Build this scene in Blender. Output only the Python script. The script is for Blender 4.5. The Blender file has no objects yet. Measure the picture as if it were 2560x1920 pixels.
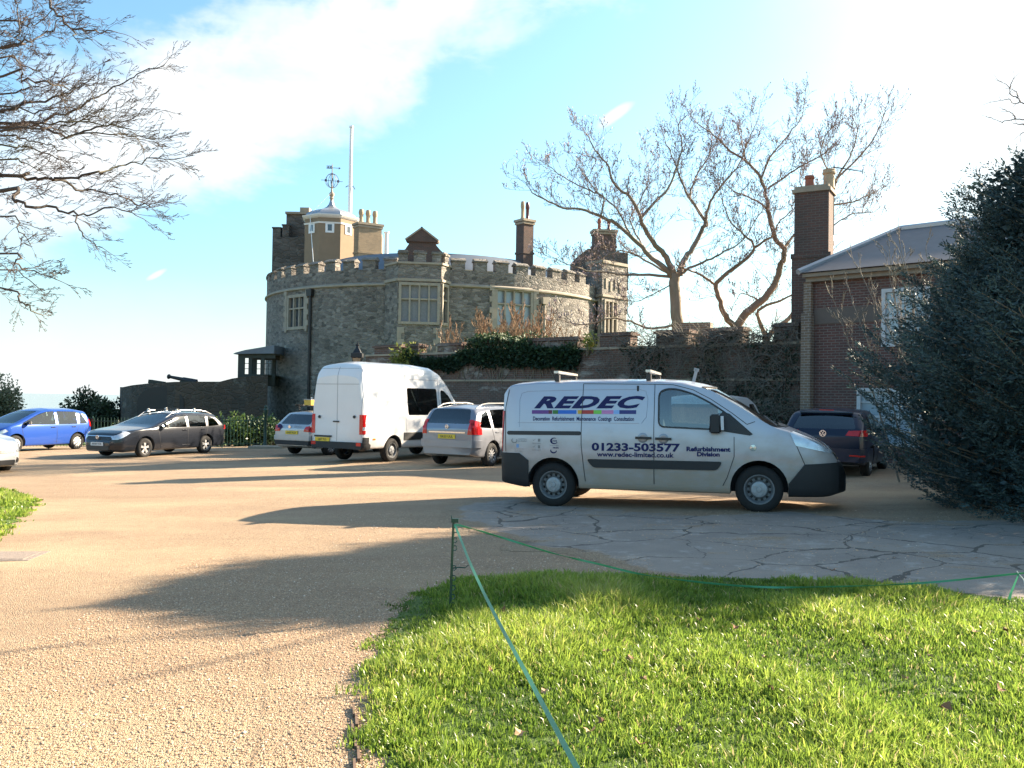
import bpy, bmesh, math, random
import numpy as np
from mathutils import Vector, Matrix, noise
from mathutils.bvhtree import BVHTree
R = math.radians
SC = bpy.context.scene
COL = SC.collection

# ---------------------------------------------------------------- camera
F = 885.0
PITCH, ROLL = R(1.08), R(0.9)
CAM = Vector((0, 0, 1.6))
_f = Vector((0, math.cos(PITCH), math.sin(PITCH)))
_u0 = Vector((0, -math.sin(PITCH), math.cos(PITCH)))
_r0 = Vector((1, 0, 0))
_r = _r0 * math.cos(ROLL) + _u0 * math.sin(ROLL)
_u = _u0 * math.cos(ROLL) - _r0 * math.sin(ROLL)
cd = bpy.data.cameras.new('camera')
cam = bpy.data.objects.new('camera', cd)
COL.objects.link(cam)
cd.sensor_width = 36; cd.lens = F / 1024 * 36
cd.clip_start = 0.05; cd.clip_end = 9000
cam.matrix_world = Matrix(((_r.x, _u.x, -_f.x, CAM.x), (_r.y, _u.y, -_f.y, CAM.y), (_r.z, _u.z, -_f.z, CAM.z), (0, 0, 0, 1)))
SC.camera = cam

# ---------------------------------------------------------------- light
SUN_AZ, SUN_EL = R(64), R(25)
sdir = Vector((math.sin(SUN_AZ) * math.cos(SUN_EL), math.cos(SUN_AZ) * math.cos(SUN_EL), math.sin(SUN_EL)))
ld = bpy.data.lights.new('sun', 'SUN'); ld.energy = 5.0; ld.angle = R(0.55); ld.color = (1.0, 0.84, 0.64)
sun = bpy.data.objects.new('sun', ld); COL.objects.link(sun)
sun.rotation_euler = sdir.to_track_quat('Z', 'Y').to_euler()
SC.view_settings.view_transform = 'Standard'; SC.view_settings.look = 'None'
SC.view_settings.gamma = 1.0
SC.view_settings.exposure = 2.2
SC.cycles.max_bounces = 8; SC.cycles.transparent_max_bounces = 24
SC.cycles.use_denoising = True
SC.cycles.sample_clamp_indirect = 6


class NT:
    """small node helper"""
    def __init__(s, tree):
        s.t = tree; s.n = tree.nodes; s.l = tree.links
    def new(s, typ, **kw):
        nd = s.n.new(typ)
        for k, v in kw.items():
            if hasattr(nd, k): setattr(nd, k, v)
        return nd
    def put(s, sock, v):
        if hasattr(v, 'bl_rna') and hasattr(v, 'links'): s.l.new(v, sock)
        elif v is not None:
            if isinstance(v, (tuple, list)) and len(v) == 3 and sock.type == 'RGBA': v = (*v, 1)
            sock.default_value = v
    def math(s, op, a, b=None, c=None, clamp=False):
        nd = s.n.new('ShaderNodeMath'); nd.operation = op; nd.use_clamp = clamp
        s.put(nd.inputs[0], a)
        if b is not None: s.put(nd.inputs[1], b)
        if c is not None: s.put(nd.inputs[2], c)
        return nd.outputs[0]
    def rng(s, v, a, b, c=0, d=1, interp='LINEAR'):
        nd = s.n.new('ShaderNodeMapRange'); nd.interpolation_type = interp
        s.put(nd.inputs[0], v)
        for i, x in enumerate((a, b, c, d)): s.put(nd.inputs[i + 1], x)
        return nd.outputs[0]
    def mix(s, fac, a, b, blend='MIX'):
        nd = s.n.new('ShaderNodeMix'); nd.data_type = 'RGBA'; nd.blend_type = blend
        s.put(nd.inputs[0], fac); s.put(nd.inputs[6], a); s.put(nd.inputs[7], b)
        return nd.outputs[2]
    def noise(s, vec, scale, detail=3, rough=.55, dim='3D', dist=0):
        nd = s.n.new('ShaderNodeTexNoise'); nd.noise_dimensions = dim
        if vec is not None: s.l.new(vec, nd.inputs['Vector'])
        nd.inputs['Scale'].default_value = scale; nd.inputs['Detail'].default_value = detail
        nd.inputs['Roughness'].default_value = rough; nd.inputs['Distortion'].default_value = dist
        return nd.outputs[0]
    def vor(s, vec, scale, feature='F1', out='Distance', rand=1):
        nd = s.n.new('ShaderNodeTexVoronoi'); nd.feature = feature
        if vec is not None: s.l.new(vec, nd.inputs['Vector'])
        nd.inputs['Scale'].default_value = scale; nd.inputs['Randomness'].default_value = rand
        return nd.outputs[out]
    def ramp(s, fac, stops):
        nd = s.n.new('ShaderNodeValToRGB'); e = nd.color_ramp.elements
        s.put(nd.inputs[0], fac)
        while len(e) > 1: e.remove(e[-1])
        e[0].position = stops[0][0]; e[0].color = (*stops[0][1], 1)
        for p, c in stops[1:]:
            k = e.new(p); k.color = (*c, 1)
        return nd.outputs[0]
    def mapping(s, vec, scale=(1, 1, 1), loc=(0, 0, 0)):
        nd = s.n.new('ShaderNodeMapping')
        s.l.new(vec, nd.inputs[0]); nd.inputs['Scale'].default_value = scale; nd.inputs['Location'].default_value = loc
        return nd.outputs[0]
    def bump(s, h, strength=.5, dist=.02):
        nd = s.n.new('ShaderNodeBump'); s.l.new(h, nd.inputs['Height'])
        nd.inputs['Strength'].default_value = strength; nd.inputs['Distance'].default_value = dist
        return nd.outputs[0]


# ---------------------------------------------------------------- sky
W = bpy.data.worlds.new('World'); SC.world = W; W.use_nodes = True
W.node_tree.nodes.clear()
w = NT(W.node_tree)
sky = w.new('ShaderNodeTexSky', sky_type='NISHITA')
sky.sun_disc = False; sky.sun_elevation = SUN_EL; sky.sun_rotation = SUN_AZ
sky.air_density = 1.0; sky.dust_density = 2.2; sky.ozone_density = 1.6; sky.altitude = 10
tc = w.new('ShaderNodeTexCoord')
sep = w.new('ShaderNodeSeparateXYZ'); w.l.new(tc.outputs['Generated'], sep.inputs[0])
dx, dy, dz = sep.outputs
# clouds are laid out on the sky by compass bearing and elevation
az = w.math('ARCTAN2', dx, dy)
el = w.math('ARCSINE', dz)
comb = w.new('ShaderNodeCombineXYZ'); w.l.new(az, comb.inputs[0]); w.l.new(w.math('MULTIPLY', el, 1.5), comb.inputs[1])
n1 = w.noise(comb.outputs[0], 3.2, 6, .6, dist=.25)
n2 = w.noise(w.mapping(comb.outputs[0], (1, 1.6, 1), (3.1, 1.7, 0)), 9, 5, .6, dist=.3)
nn = w.math('ADD', w.math('MULTIPLY', w.math('SUBTRACT', n1, .5), .30), w.math('MULTIPLY', w.math('SUBTRACT', n2, .5), .14))
# a band of cloud climbing from left to the top: signed distance (radians) from its axis
axd = w.math('SUBTRACT', w.math('MULTIPLY', w.math('SUBTRACT', el, .312), .875), w.math('MULTIPLY', w.math('ADD', az, .30), .485))
dd = w.math('ADD', w.math('ABSOLUTE', axd), nn)
along = w.math('ADD', w.math('MULTIPLY', w.math('ADD', az, .30), .905), w.math('MULTIPLY', w.math('SUBTRACT', el, .302), .425))
width = w.rng(along, -.30, .35, .075, .060)
band = w.rng(w.math('SUBTRACT', dd, width), -.045, .035, 1, 0, 'SMOOTHSTEP')
band = w.math('MULTIPLY', band, w.rng(w.math('ADD', along, nn), -.36, -.18, 0, 1, 'SMOOTHSTEP'))
band = w.math('MULTIPLY', band, w.rng(n2, .25, .6, .55, 1))
def wisp(a0, e0, ang, ln, wd):
    ca, sa = math.cos(ang), math.sin(ang)
    ua = w.math('SUBTRACT', az, a0); ue = w.math('SUBTRACT', el, e0)
    p = w.math('ADD', w.math('MULTIPLY', ua, ca / ln), w.math('MULTIPLY', ue, sa / ln))
    q = w.math('ADD', w.math('MULTIPLY', ua, -sa / wd), w.math('MULTIPLY', ue, ca / wd))
    q = w.math('ADD', q, w.math('MULTIPLY', w.math('SUBTRACT', n2, .5), 1.5))
    d2 = w.math('ADD', w.math('MULTIPLY', p, p), w.math('MULTIPLY', q, q))
    return w.rng(d2, 0, 1, .9, 0, 'SMOOTHSTEP')
m = w.math('MAXIMUM', band, wisp(.112, .314, .55, .028, .008))
m = w.math('MAXIMUM', m, w.math('MULTIPLY', wisp(-.385, .126, .6, .014, .004), .8))
# thin high cloud thickening toward the sun and the horizon
veil = w.rng(w.math('ADD', az, w.math('MULTIPLY', nn, .6)), .23, .56, 0, .95, 'SMOOTHSTEP')
veil2 = w.rng(w.math('ADD', el, w.math('MULTIPLY', nn, .15)), .0, .15, .85, 0, 'SMOOTHSTEP')
m2 = w.math('MAXIMUM', m, w.math('MAXIMUM', veil, veil2))
front = w.rng(dy, -.3, .2, 0, 1)
m2 = w.math('MULTIPLY', m2, front)
skyc = w.mix(1, sky.outputs[0], (0.90, 1.20, 1.22), 'MULTIPLY')
mixc = w.mix(m2, skyc, (4.15, 4.3, 4.35))
bg = w.new('ShaderNodeBackground'); w.l.new(mixc, bg.inputs[0]); bg.inputs[1].default_value = 0.062
wo = w.new('ShaderNodeOutputWorld'); w.l.new(bg.outputs[0], wo.inputs[0])


# ---------------------------------------------------------------- helpers
def clamp(x, a, b): return max(a, min(b, x))
def gz(x, y): return .02 * clamp(x, -20, 12) - .01 * (clamp(y, 13, 40) - 13)
def ray(px, py):
    d = _f + _r * ((px - 512) / F) + _u * ((384 - py) / F)
    return d
def at(px, py, Y):
    d = ray(px, py); return CAM + d * (Y / d.y)
def onground(px, py):
    z = 0.0
    d = ray(px, py); p = CAM
    for _ in range(8):
        t = (CAM.z - z) / -d.z; p = CAM + d * t; z = gz(p.x, p.y)
    return Vector((p.x, p.y, z))
def zpx(px, py, Y): return at(px, py, Y).z
def xpx(px, Y, py=400): return at(px, py, Y).x

def tag(o, label=None, cat=None, group=None, kind=None):
    if label: o['label'] = label
    if cat: o['category'] = cat
    if group: o['group'] = group
    if kind: o['kind'] = kind
    return o
def empty(name, loc=(0, 0, 0), rz=0.0, label=None, cat=None, group=None, kind=None, rx=0, ry=0):
    o = bpy.data.objects.new(name, None); COL.objects.link(o)
    o.empty_display_size = .2
    o.location = loc; o.rotation_euler = (rx, ry, rz)
    return tag(o, label, cat, group, kind)
def add(name, me, mat=None, parent=None, label=None):
    o = bpy.data.objects.new(name, me); COL.objects.link(o)
    if mat is not None:
        me.materials.clear()
        for m_ in (mat if isinstance(mat, (list, tuple)) else [mat]): me.materials.append(m_)
    if parent is not None: o.parent = parent
    if label: o['label'] = label
    return o

class MB:
    """collects shapes for ONE mesh object"""
    def __init__(s): s.v = []; s.f = []; s.uv = {}; s.mi = []; s.cur = 0
    def quad(s, a, b, c, d, uv=None):
        n = len(s.v); s.v += [tuple(a), tuple(b), tuple(c), tuple(d)]; s.f.append((n, n + 1, n + 2, n + 3)); s.mi.append(s.cur)
        if uv: s.uv[len(s.f) - 1] = uv
        return s
    def raw(s, vs, fs):
        n = len(s.v); s.v += [tuple(v) for v in vs]
        for f in fs: s.f.append(tuple(i + n for i in f)); s.mi.append(s.cur)
        return s
    def box(s, c, size, rz=0.0, rx=0, ry=0, taper=1.0):
        hx, hy, hz = size[0] / 2, size[1] / 2, size[2] / 2
        M = Matrix.Translation(c) @ Matrix.Rotation(rz, 4, 'Z') @ Matrix.Rotation(ry, 4, 'Y') @ Matrix.Rotation(rx, 4, 'X')
        vs = [M @ Vector((x * hx * (taper if z > 0 else 1), y * hy * (taper if z > 0 else 1), z * hz)) for z in (-1, 1) for x, y in ((-1, -1), (1, -1), (1, 1), (-1, 1))]
        return s.raw(vs, [(3, 2, 1, 0), (4, 5, 6, 7), (0, 1, 5, 4), (1, 2, 6, 5), (2, 3, 7, 6), (3, 0, 4, 7)])
    def prism(s, poly, h0, h1, axis='z'):
        """poly list of 2D; extrude along axis from h0 to h1"""
        n = len(poly)
        def mk(p, h):
            if axis == 'z': return (p[0], p[1], h)
            if axis == 'y': return (p[0], h, p[1])
            return (h, p[0], p[1])
        vs = [mk(p, h0) for p in poly] + [mk(p, h1) for p in poly]
        fs = [tuple(range(n))[::-1], tuple(range(n, 2 * n))] + [(i, (i + 1) % n, (i + 1) % n + n, i + n) for i in range(n)]
        return s.raw(vs, fs)
    def lathe(s, prof, n=16, c=(0, 0, 0), axis='z', cap=True, a0=0.0):
        """prof list of (r, h)"""
        vs = []; 
        for r_, h in prof:
            for k in range(n):
                a = a0 + 2 * math.pi * k / n; x, y = r_ * math.cos(a), r_ * math.sin(a)
                p = (x, y, h) if axis == 'z' else ((x, h, y) if axis == 'y' else (h, x, y))
                vs.append((p[0] + c[0], p[1] + c[1], p[2] + c[2]))
        fs = []
        for j in range(len(prof) - 1):
            for k in range(n):
                a = j * n + k; b = j * n + (k + 1) % n
                fs.append((a, b, b + n, a + n))
        if cap: fs += [tuple(range(n))[::-1], tuple(range((len(prof) - 1) * n, len(prof) * n))]
        return s.raw(vs, fs)
    def tube(s, pts, rad, n=6, cap=True):
        pts = [Vector(p) for p in pts]
        if not isinstance(rad, (list, tuple)): rad = [rad] * len(pts)
        m_ = len(pts); vs = []; ref = None
        for i, p in enumerate(pts):
            t = (pts[min(i + 1, m_ - 1)] - pts[max(i - 1, 0)]).normalized()
            if ref is None: ref = t.orthogonal().normalized()
            ref = (ref - t * ref.dot(t)).normalized(); b = t.cross(ref)
            for k in range(n):
                a = 2 * math.pi * k / n; vs.append(p + (ref * math.cos(a) + b * math.sin(a)) * rad[i])
        fs = [(i * n + k, i * n + (k + 1) % n, (i + 1) * n + (k + 1) % n, (i + 1) * n + k) for i in range(m_ - 1) for k in range(n)]
        if cap: fs += [tuple(range(n))[::-1], tuple(range((m_ - 1) * n, m_ * n))]
        return s.raw(vs, fs)
    def mesh(s, name, smooth=None, boxuv=True):
        me = bpy.data.meshes.new(name); me.from_pydata(s.v, [], s.f); me.update()
        if any(s.mi): me.polygons.foreach_set('material_index', s.mi)
        bm = bmesh.new(); bm.from_mesh(me)
        if not s.uv: bmesh.ops.recalc_face_normals(bm, faces=bm.faces)
        if boxuv or s.uv:
            uvl = bm.loops.layers.uv.new('uv'); bm.faces.ensure_lookup_table()
            for f in bm.faces:
                if f.index in s.uv:
                    for l, q in zip(f.loops, s.uv[f.index]): l[uvl].uv = q
                    continue
                nn_ = f.normal
                if abs(nn_.z) > .75:
                    for l in f.loops: l[uvl].uv = (l.vert.co.x, l.vert.co.y)
                else:
                    t = Vector((-nn_.y, nn_.x, 0)).normalized()
                    for l in f.loops: l[uvl].uv = (l.vert.co.dot(t), l.vert.co.z)
        bm.to_mesh(me); bm.free()
        if smooth is not None:
            me.polygons.foreach_set('use_smooth', [True] * len(me.polygons))
            if smooth < 180: me.set_sharp_from_angle(angle=R(smooth))
        return me
    def build(s, name, mat, parent=None, smooth=None, boxuv=True, label=None):
        return add(name, s.mesh(name, smooth, boxuv), mat, parent, label)

# ---------------------------------------------------------------- materials
def new_mat(name):
    m_ = bpy.data.materials.new(name); m_.use_nodes = True
    t = NT(m_.node_tree); b = t.n['Principled BSDF']
    return m_, t, b
def obj_co(t): return t.new('ShaderNodeTexCoord').outputs['Object']
def uv_co(t): return t.new('ShaderNodeTexCoord').outputs['UV']
def plain(name, col, rough=.6, metal=0.0, var=.12, scale=6, bump=0.0, spec=None, coat=0):
    m_, t, b = new_mat(name)
    c = obj_co(t); n = t.noise(c, scale, 4)
    lo = tuple(x * (1 - var) for x in col); hi = tuple(min(1, x * (1 + var)) for x in col)
    t.l.new(t.mix(n, lo, hi), b.inputs['Base Color'])
    b.inputs['Roughness'].default_value = rough; b.inputs['Metallic'].default_value = metal
    if coat: b.inputs['Coat Weight'].default_value = coat; b.inputs['Coat Roughness'].default_value = .05
    if spec is not None: b.inputs['Specular IOR Level'].default_value = spec
    if bump: t.l.new(t.bump(t.noise(c, scale * 4, 4), bump, .01), b.inputs['Normal'])
    return m_
def stone_mat(name, cols, mortar=(.22, .2, .17), scale=2.6, flat=(.5, 1, 1), bump=.7, dirt=.35):
    """rubble masonry: elongated voronoi cells with mortar"""
    m_, t, b = new_mat(name)
    uv = uv_co(t)
    wn = t.new('ShaderNodeTexNoise'); wn.inputs['Scale'].default_value = 1.3; wn.inputs['Detail'].default_value = 3
    t.l.new(uv, wn.inputs['Vector'])
    wv = t.new('ShaderNodeVectorMath', operation='MULTIPLY_ADD'); t.l.new(wn.outputs['Color'], wv.inputs[0])
    wv.inputs[1].default_value = (.35, .18, 0); t.l.new(uv, wv.inputs[2])
    mv = t.mapping(wv.outputs[0], flat)
    vd = t.new('ShaderNodeTexVoronoi'); vd.feature = 'F1'; vd.inputs['Scale'].default_value = scale; t.l.new(mv, vd.inputs['Vector'])
    ve = t.vor(mv, scale, 'DISTANCE_TO_EDGE')
    cs = t.new('ShaderNodeSeparateColor'); t.l.new(vd.outputs['Color'], cs.inputs[0])
    col = t.ramp(cs.outputs[0], [(i / (len(cols) - 1), c) for i, c in enumerate(cols)])
    fine = t.noise(uv, 14, 5, .7)
    col = t.mix(t.rng(fine, .3, .75, 0, .55), col, (.06, .055, .045))
    mf = t.rng(ve, .015, .07, 1, 0)
    col = t.mix(t.math('MULTIPLY', mf, .75), col, mortar)
    big = t.noise(uv, .35, 5, .65)
    col = t.mix(t.rng(big, .42, .72, 0, dirt), col, (.05, .048, .038))
    pale = t.noise(t.mapping(uv, (1, 1, 1), (7.7, 3, 0)), .8, 6, .7)
    col = t.mix(t.rng(pale, .60, .78, 0, .5), col, (.42, .40, .34))
    t.l.new(col, b.inputs['Base Color']); b.inputs['Roughness'].default_value = .9
    h = t.math('ADD', t.math('MULTIPLY', t.rng(ve, 0, .12, 0, 1), 1.0), t.math('MULTIPLY', fine, .5))
    t.l.new(t.bump(h, bump, .06), b.inputs['Normal'])
    return m_
def brick_mat(name, c1, c2, mortar, dirt=.5, bw=.225, bh=.075, pale=.0, bump=.5):
    m_, t, b = new_mat(name)
    uv = uv_co(t)
    br = t.new('ShaderNodeTexBrick'); t.l.new(uv, br.inputs['Vector'])
    br.inputs['Scale'].default_value = 1; br.inputs['Brick Width'].default_value = bw; br.inputs['Row Height'].default_value = bh
    br.inputs['Mortar Size'].default_value = .011; br.inputs['Mortar Smooth'].default_value = .3; br.inputs['Bias'].default_value = -.1
    t.put(br.inputs['Color1'], c1); t.put(br.inputs['Color2'], c2); t.put(br.inputs['Mortar'], mortar)
    n = t.noise(uv, 1.1, 6, .7); fine = t.noise(uv, 22, 4, .7)
    col = t.mix(t.rng(fine, .3, .8, 0, .5), br.outputs[0], (.05, .04, .035))
    col = t.mix(t.rng(n, .45, .7, 0, dirt), col, (.045, .043, .036))
    if pale:
        pn = t.noise(t.mapping(uv, (.6, 1.6, 1), (3, 8, 0)), 1.0, 6, .75)
        col = t.mix(t.rng(pn, .54, .66, 0, pale), col, (.36, .35, .31))
    t.l.new(col, b.inputs['Base Color']); b.inputs['Roughness'].default_value = .92
    t.l.new(t.bump(t.math('SUBTRACT', t.math('MULTIPLY', fine, .4), br.outputs['Fac']), bump, .015), b.inputs['Normal'])
    return m_

M = {}
M['rubble'] = stone_mat('rubble', [(.165, .15, .138), (.30, .27, .24), (.105, .095, .088), (.37, .34, .305), (.22, .19, .168)], mortar=(.24, .215, .175), scale=6.2, flat=(.5, 1, 1))
M['rubble_dark'] = stone_mat('rubble_dark', [(.12, .10, .088), (.20, .175, .15), (.085, .072, .062), (.16, .135, .11)], mortar=(.12, .11, .095), scale=3.4, flat=(.5, 1, 1), dirt=.5)
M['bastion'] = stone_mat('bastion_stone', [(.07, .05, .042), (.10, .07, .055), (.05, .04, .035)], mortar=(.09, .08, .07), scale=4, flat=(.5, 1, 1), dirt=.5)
M['ashlar'] = plain('ashlar', (.31, .27, .215), .85, var=.3, scale=3, bump=.3)
M['coping'] = plain('coping', (.30, .25, .185), .9, var=.35, scale=2.5, bump=.4)
M['render'] = plain('rendered_wall', (.25, .18, .115), .85, var=.15, scale=2)
M['cornice'] = plain('cornice_white', (.72, .70, .66), .6, var=.1)
M['lead'] = plain('lead', (.34, .36, .39), .38, metal=.6, var=.2, scale=1.2)
M['lead_roof'] = plain('lead_roof', (.13, .15, .18), .5, metal=.2, var=.25, scale=1.5)
M['iron'] = plain('black_iron', (.012, .012, .014), .5)
M['vane'] = plain('vane_metal', (.07, .07, .12), .5)
M['white'] = plain('white_paint', (.78, .78, .76), .5, var=.06)
M['cream'] = plain('cream_paint', (.6, .5, .33), .6)
M['stackbrick'] = brick_mat('stack_brick', (.42, .30, .175), (.33, .235, .14), (.30, .26, .19), dirt=.3)
M['darkbrick'] = brick_mat('dark_brick', (.13, .065, .048), (.09, .055, .045), (.13, .115, .10), dirt=.5)
M['redbrick'] = brick_mat('red_brick', (.15, .062, .048), (.105, .05, .042), (.20, .165, .145), dirt=.45)
M['buffbrick'] = brick_mat('buff_brick', (.24, .16, .10), (.17, .12, .085), (.33, .30, .26), dirt=.3)
M['wallbrick'] = brick_mat('garden_wall_brick', (.17, .085, .06), (.12, .07, .052), (.20, .175, .15), dirt=.55, pale=.75)
M['pot'] = plain('clay_pot', (.40, .30, .19), .8, var=.25)
M['potred'] = plain('red_clay_pot', (.30, .10, .06), .8, var=.25)
M['potdark'] = plain('glazed_pot', (.09, .03, .035), .3)
M['slate'] = plain('slate', (.17, .15, .15), .75, var=.2, scale=2)
M['timber'] = plain('dark_timber', (.035, .04, .032), .7)
M['green'] = plain('green_paint', (.012, .045, .032), .45, var=.2)
M['curtain'] = plain('net_curtain', (.26, .27, .28), .9, var=.25, scale=9)
def glass_mat(name, tint=(.75, .85, .85), refl=.16, rough=.02):
    m_, t, b = new_mat(name); t.n.remove(b)
    tr = t.new('ShaderNodeBsdfTransparent'); t.put(tr.inputs[0], tint)
    gl = t.new('ShaderNodeBsdfGlossy'); gl.inputs['Roughness'].default_value = rough
    lw = t.new('ShaderNodeLayerWeight'); lw.inputs[0].default_value = .35
    mx = t.new('ShaderNodeMixShader')
    t.l.new(t.rng(lw.outputs['Fresnel'], 0, 1, refl, 1), mx.inputs[0])
    t.l.new(tr.outputs[0], mx.inputs[1]); t.l.new(gl.outputs[0], mx.inputs[2])
    t.l.new(mx.outputs[0], t.n['Material Output'].inputs[0])
    return m_
M['glass'] = glass_mat('window_glass')
M['pane'] = plain('dark_pane', (.07, .085, .10), .06, var=.3, scale=2, spec=.8)
M['panelight'] = plain('blind_pane', (.30, .36, .40), .12, var=.25, scale=1.5)

# gravel and asphalt share this pebble colour network
def gravel_nodes(t, co):
    big = t.noise(co, .22, 5, .6)
    v = t.new('ShaderNodeTexVoronoi'); v.inputs['Scale'].default_value = 120; t.l.new(co, v.inputs['Vector'])
    cs = t.new('ShaderNodeSeparateColor'); t.l.new(v.outputs['Color'], cs.inputs[0])
    col = t.ramp(cs.outputs[0], [(0, (.13, .075, .045)), (.22, (.345, .232, .130)), (.48, (.44, .312, .185)), (.70, (.24, .16, .095)), (.88, (.56, .45, .31)), (1, (.08, .053, .04))])
    gr = t.noise(co, 130, 3, .7)
    col = t.mix(t.rng(gr, .5, .75, 0, .55), col, (.09, .055, .038))
    mid = t.noise(co, 3.2, 5, .7)
    col = t.mix(t.rng(mid, .42, .8, 0, .38), col, (.22, .135, .085))
    col = t.mix(t.rng(big, .45, .7, 0, .30), col, (.33, .215, .14))
    h = t.math('SUBTRACT', 1, v.outputs['Distance'])
    h2 = t.math('ADD', t.math('MULTIPLY', h, .8), t.math('MULTIPLY', mid, .35))
    return col, h2
def gravel_mat():
    m_, t, b = new_mat('gravel')
    co = obj_co(t); col, h = gravel_nodes(t, co)
    # old tyre-worn earth patches
    st = t.noise(t.mapping(co, (.5, 1.6, 1), (11, 4, 0)), 1.0, 5, .6)
    col = t.mix(t.rng(st, .66, .74, 0, .6), col, (.10, .07, .05))
    tr = t.noise(t.mapping(co, (.25, 1.3, 1), (3, 7, 0)), .8, 4, .6)
    col = t.mix(t.rng(tr, .46, .66, 0, .5), col, (.23, .155, .095))
    t2 = t.noise(t.mapping(co, (.5, .9, 1), (13, 1, 0)), .35, 5, .65)
    col = t.mix(t.rng(t2, .5, .64, 0, .45), col, (.50, .38, .23))
    sp = t.noise(co, 7, 6, .8)
    col = t.mix(t.rng(sp, .58, .70, 0, .5), col, (.16, .10, .065))
    t.l.new(col, b.inputs['Base Color']); b.inputs['Roughness'].default_value = .9
    t.l.new(t.bump(h, .75, .013), b.inputs['Normal'])
    return m_
M['gravel'] = gravel_mat()
def asphalt_mat():
    m_, t, b = new_mat('old_asphalt')
    co = obj_co(t); gcol, gh = gravel_nodes(t, co)
    fine = t.noise(co, 60, 4, .7); mid = t.noise(co, 1.2, 6, .65)
    col = t.mix(fine, (.19, .155, .128), (.37, .315, .26))
    col = t.mix(t.rng(mid, .35, .7, 0, .45), col, (.12, .11, .105))
    wn = t.new('ShaderNodeTexNoise'); wn.inputs['Scale'].default_value = 1.6; wn.inputs['Detail'].default_value = 5; t.l.new(co, wn.inputs['Vector'])
    wv = t.new('ShaderNodeVectorMath', operation='MULTIPLY_ADD'); t.l.new(wn.outputs['Color'], wv.inputs[0]); wv.inputs[1].default_value = (.55, .55, 0); t.l.new(co, wv.inputs[2])
    e = t.vor(t.mapping(wv.outputs[0], (.75, 1.0, 1)), .95, 'DISTANCE_TO_EDGE')
    cw = t.rng(t.noise(co, .8, 3), .34, .66, .002, .022)
    crack = t.math('LESS_THAN', t.math('ADD', e, t.math('MULTIPLY', t.math('SUBTRACT', t.noise(co, 24, 3, .8), .5), .018)), cw)
    e2 = t.vor(t.mapping(wv.outputs[0], (1, 1.3, 1), (4, 7, 0)), 2.6, 'DISTANCE_TO_EDGE')
    c2 = t.math('MULTIPLY', t.math('LESS_THAN', e2, .012), t.rng(t.noise(co, .7, 4), .52, .60, 0, .8))
    crack = t.math('MAXIMUM', crack, c2)
    col = t.mix(t.math('MULTIPLY', crack, .8), t.mix(t.rng(t.noise(t.mapping(co, (1, 1, 1), (9, 9, 0)), 2.2, 5, .8), .55, .62, 0, .45), col, (.40, .37, .33)), (.045, .038, .03))
    at_ = t.new('ShaderNodeAttribute'); at_.attribute_name = 'edge'
    cov = t.math('ADD', at_.outputs['Fac'], t.math('MULTIPLY', t.math('SUBTRACT', t.noise(co, 1.7, 6, .75), .5), 1.3))
    gm = t.rng(cov, .42, .58, 1, 0)
    peb = t.rng(t.vor(co, 26, 'F1'), .10, .16, 1, 0)
    gm = t.math('MAXIMUM', gm, t.math('MULTIPLY', peb, t.rng(t.noise(co, 2.4, 4), .42, .6, 0, .9)))
    gm = t.math('MAXIMUM', gm, t.rng(t.noise(t.mapping(co, (.6, 1, 1), (2.2, 9, 0)), .9, 6, .8), .56, .64, 0, .85))
    col = t.mix(gm, col, gcol)
    dk = t.noise(t.mapping(co, (.7, 1.5, 1), (5, 2, 0)), 1.1, 4, .5)
    col = t.mix(t.rng(dk, .66, .72, 0, .5), col, (.06, .055, .05))
    t.l.new(col, b.inputs['Base Color']); b.inputs['Roughness'].default_value = .85
    h = t.math('ADD', t.math('MULTIPLY', gh, gm), t.math('ADD', t.math('MULTIPLY', fine, .4), t.math('MULTIPLY', crack, -1.2)))
    t.l.new(t.bump(h, 1.0, .014), b.inputs['Normal'])
    return m_
M['asphalt'] = asphalt_mat()

# ---------------------------------------------------------------- ground
def grid_sheet(name, xs, ys, dz, mat, keep=None, attr=None, kind='structure'):
    nx, ny = len(xs), len(ys)
    vs = [(x, y, gz(x, y) + dz) for y in ys for x in xs]
    fs = []
    for j in range(ny - 1):
        for i in range(nx - 1):
            if keep and not keep((xs[i] + xs[i + 1]) / 2, (ys[j] + ys[j + 1]) / 2): continue
            fs.append((j * nx + i, j * nx + i + 1, (j + 1) * nx + i + 1, (j + 1) * nx + i))
    me = bpy.data.meshes.new(name); me.from_pydata(vs, [], fs); me.update()
    if attr:
        a = me.attributes.new('edge', 'FLOAT', 'POINT')
        a.data.foreach_set('value', [attr(v[0], v[1]) for v in vs])
    o = add(name, me, mat)
    if keep:
        bm = bmesh.new(); bm.from_mesh(me)
        bmesh.ops.delete(bm, geom=[v for v in bm.verts if not v.link_faces], context='VERTS'); bm.to_mesh(me); bm.free()
    tag(o, kind=kind)
    return o
def gz2(x, y): return gz(x, y) - (max(0, y - 70) * .06)
_g = grid_sheet('ground', [-400, -200, -20, 0, 12, 200, 400], [-300, -20, 0, 13, 40, 70, 130], 0, M['gravel'])
for v in _g.data.vertices: v.co.z = gz2(v.co.x, v.co.y)
wm, wt_, wb_ = new_mat('sea_water'); wb_.inputs['Base Color'].default_value = (.10, .16, .18, 1); wb_.inputs['Roughness'].default_value = .12
wt_.l.new(wt_.bump(wt_.noise(obj_co(wt_), .6, 4), .25, .3), wb_.inputs['Normal'])
_s = MB(); _s.quad((-4000, 72, -1.6), (4000, 72, -1.6), (4000, 7000, -1.6), (-4000, 7000, -1.6)); tag(_s.build('sea', wm), kind='structure')
tag(grid_sheet('rough_grass', [-400, -200, -60, -40, -20, -14, 0, 12, 60], [38, 40, 70, 75], .006, None), kind='structure')

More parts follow.
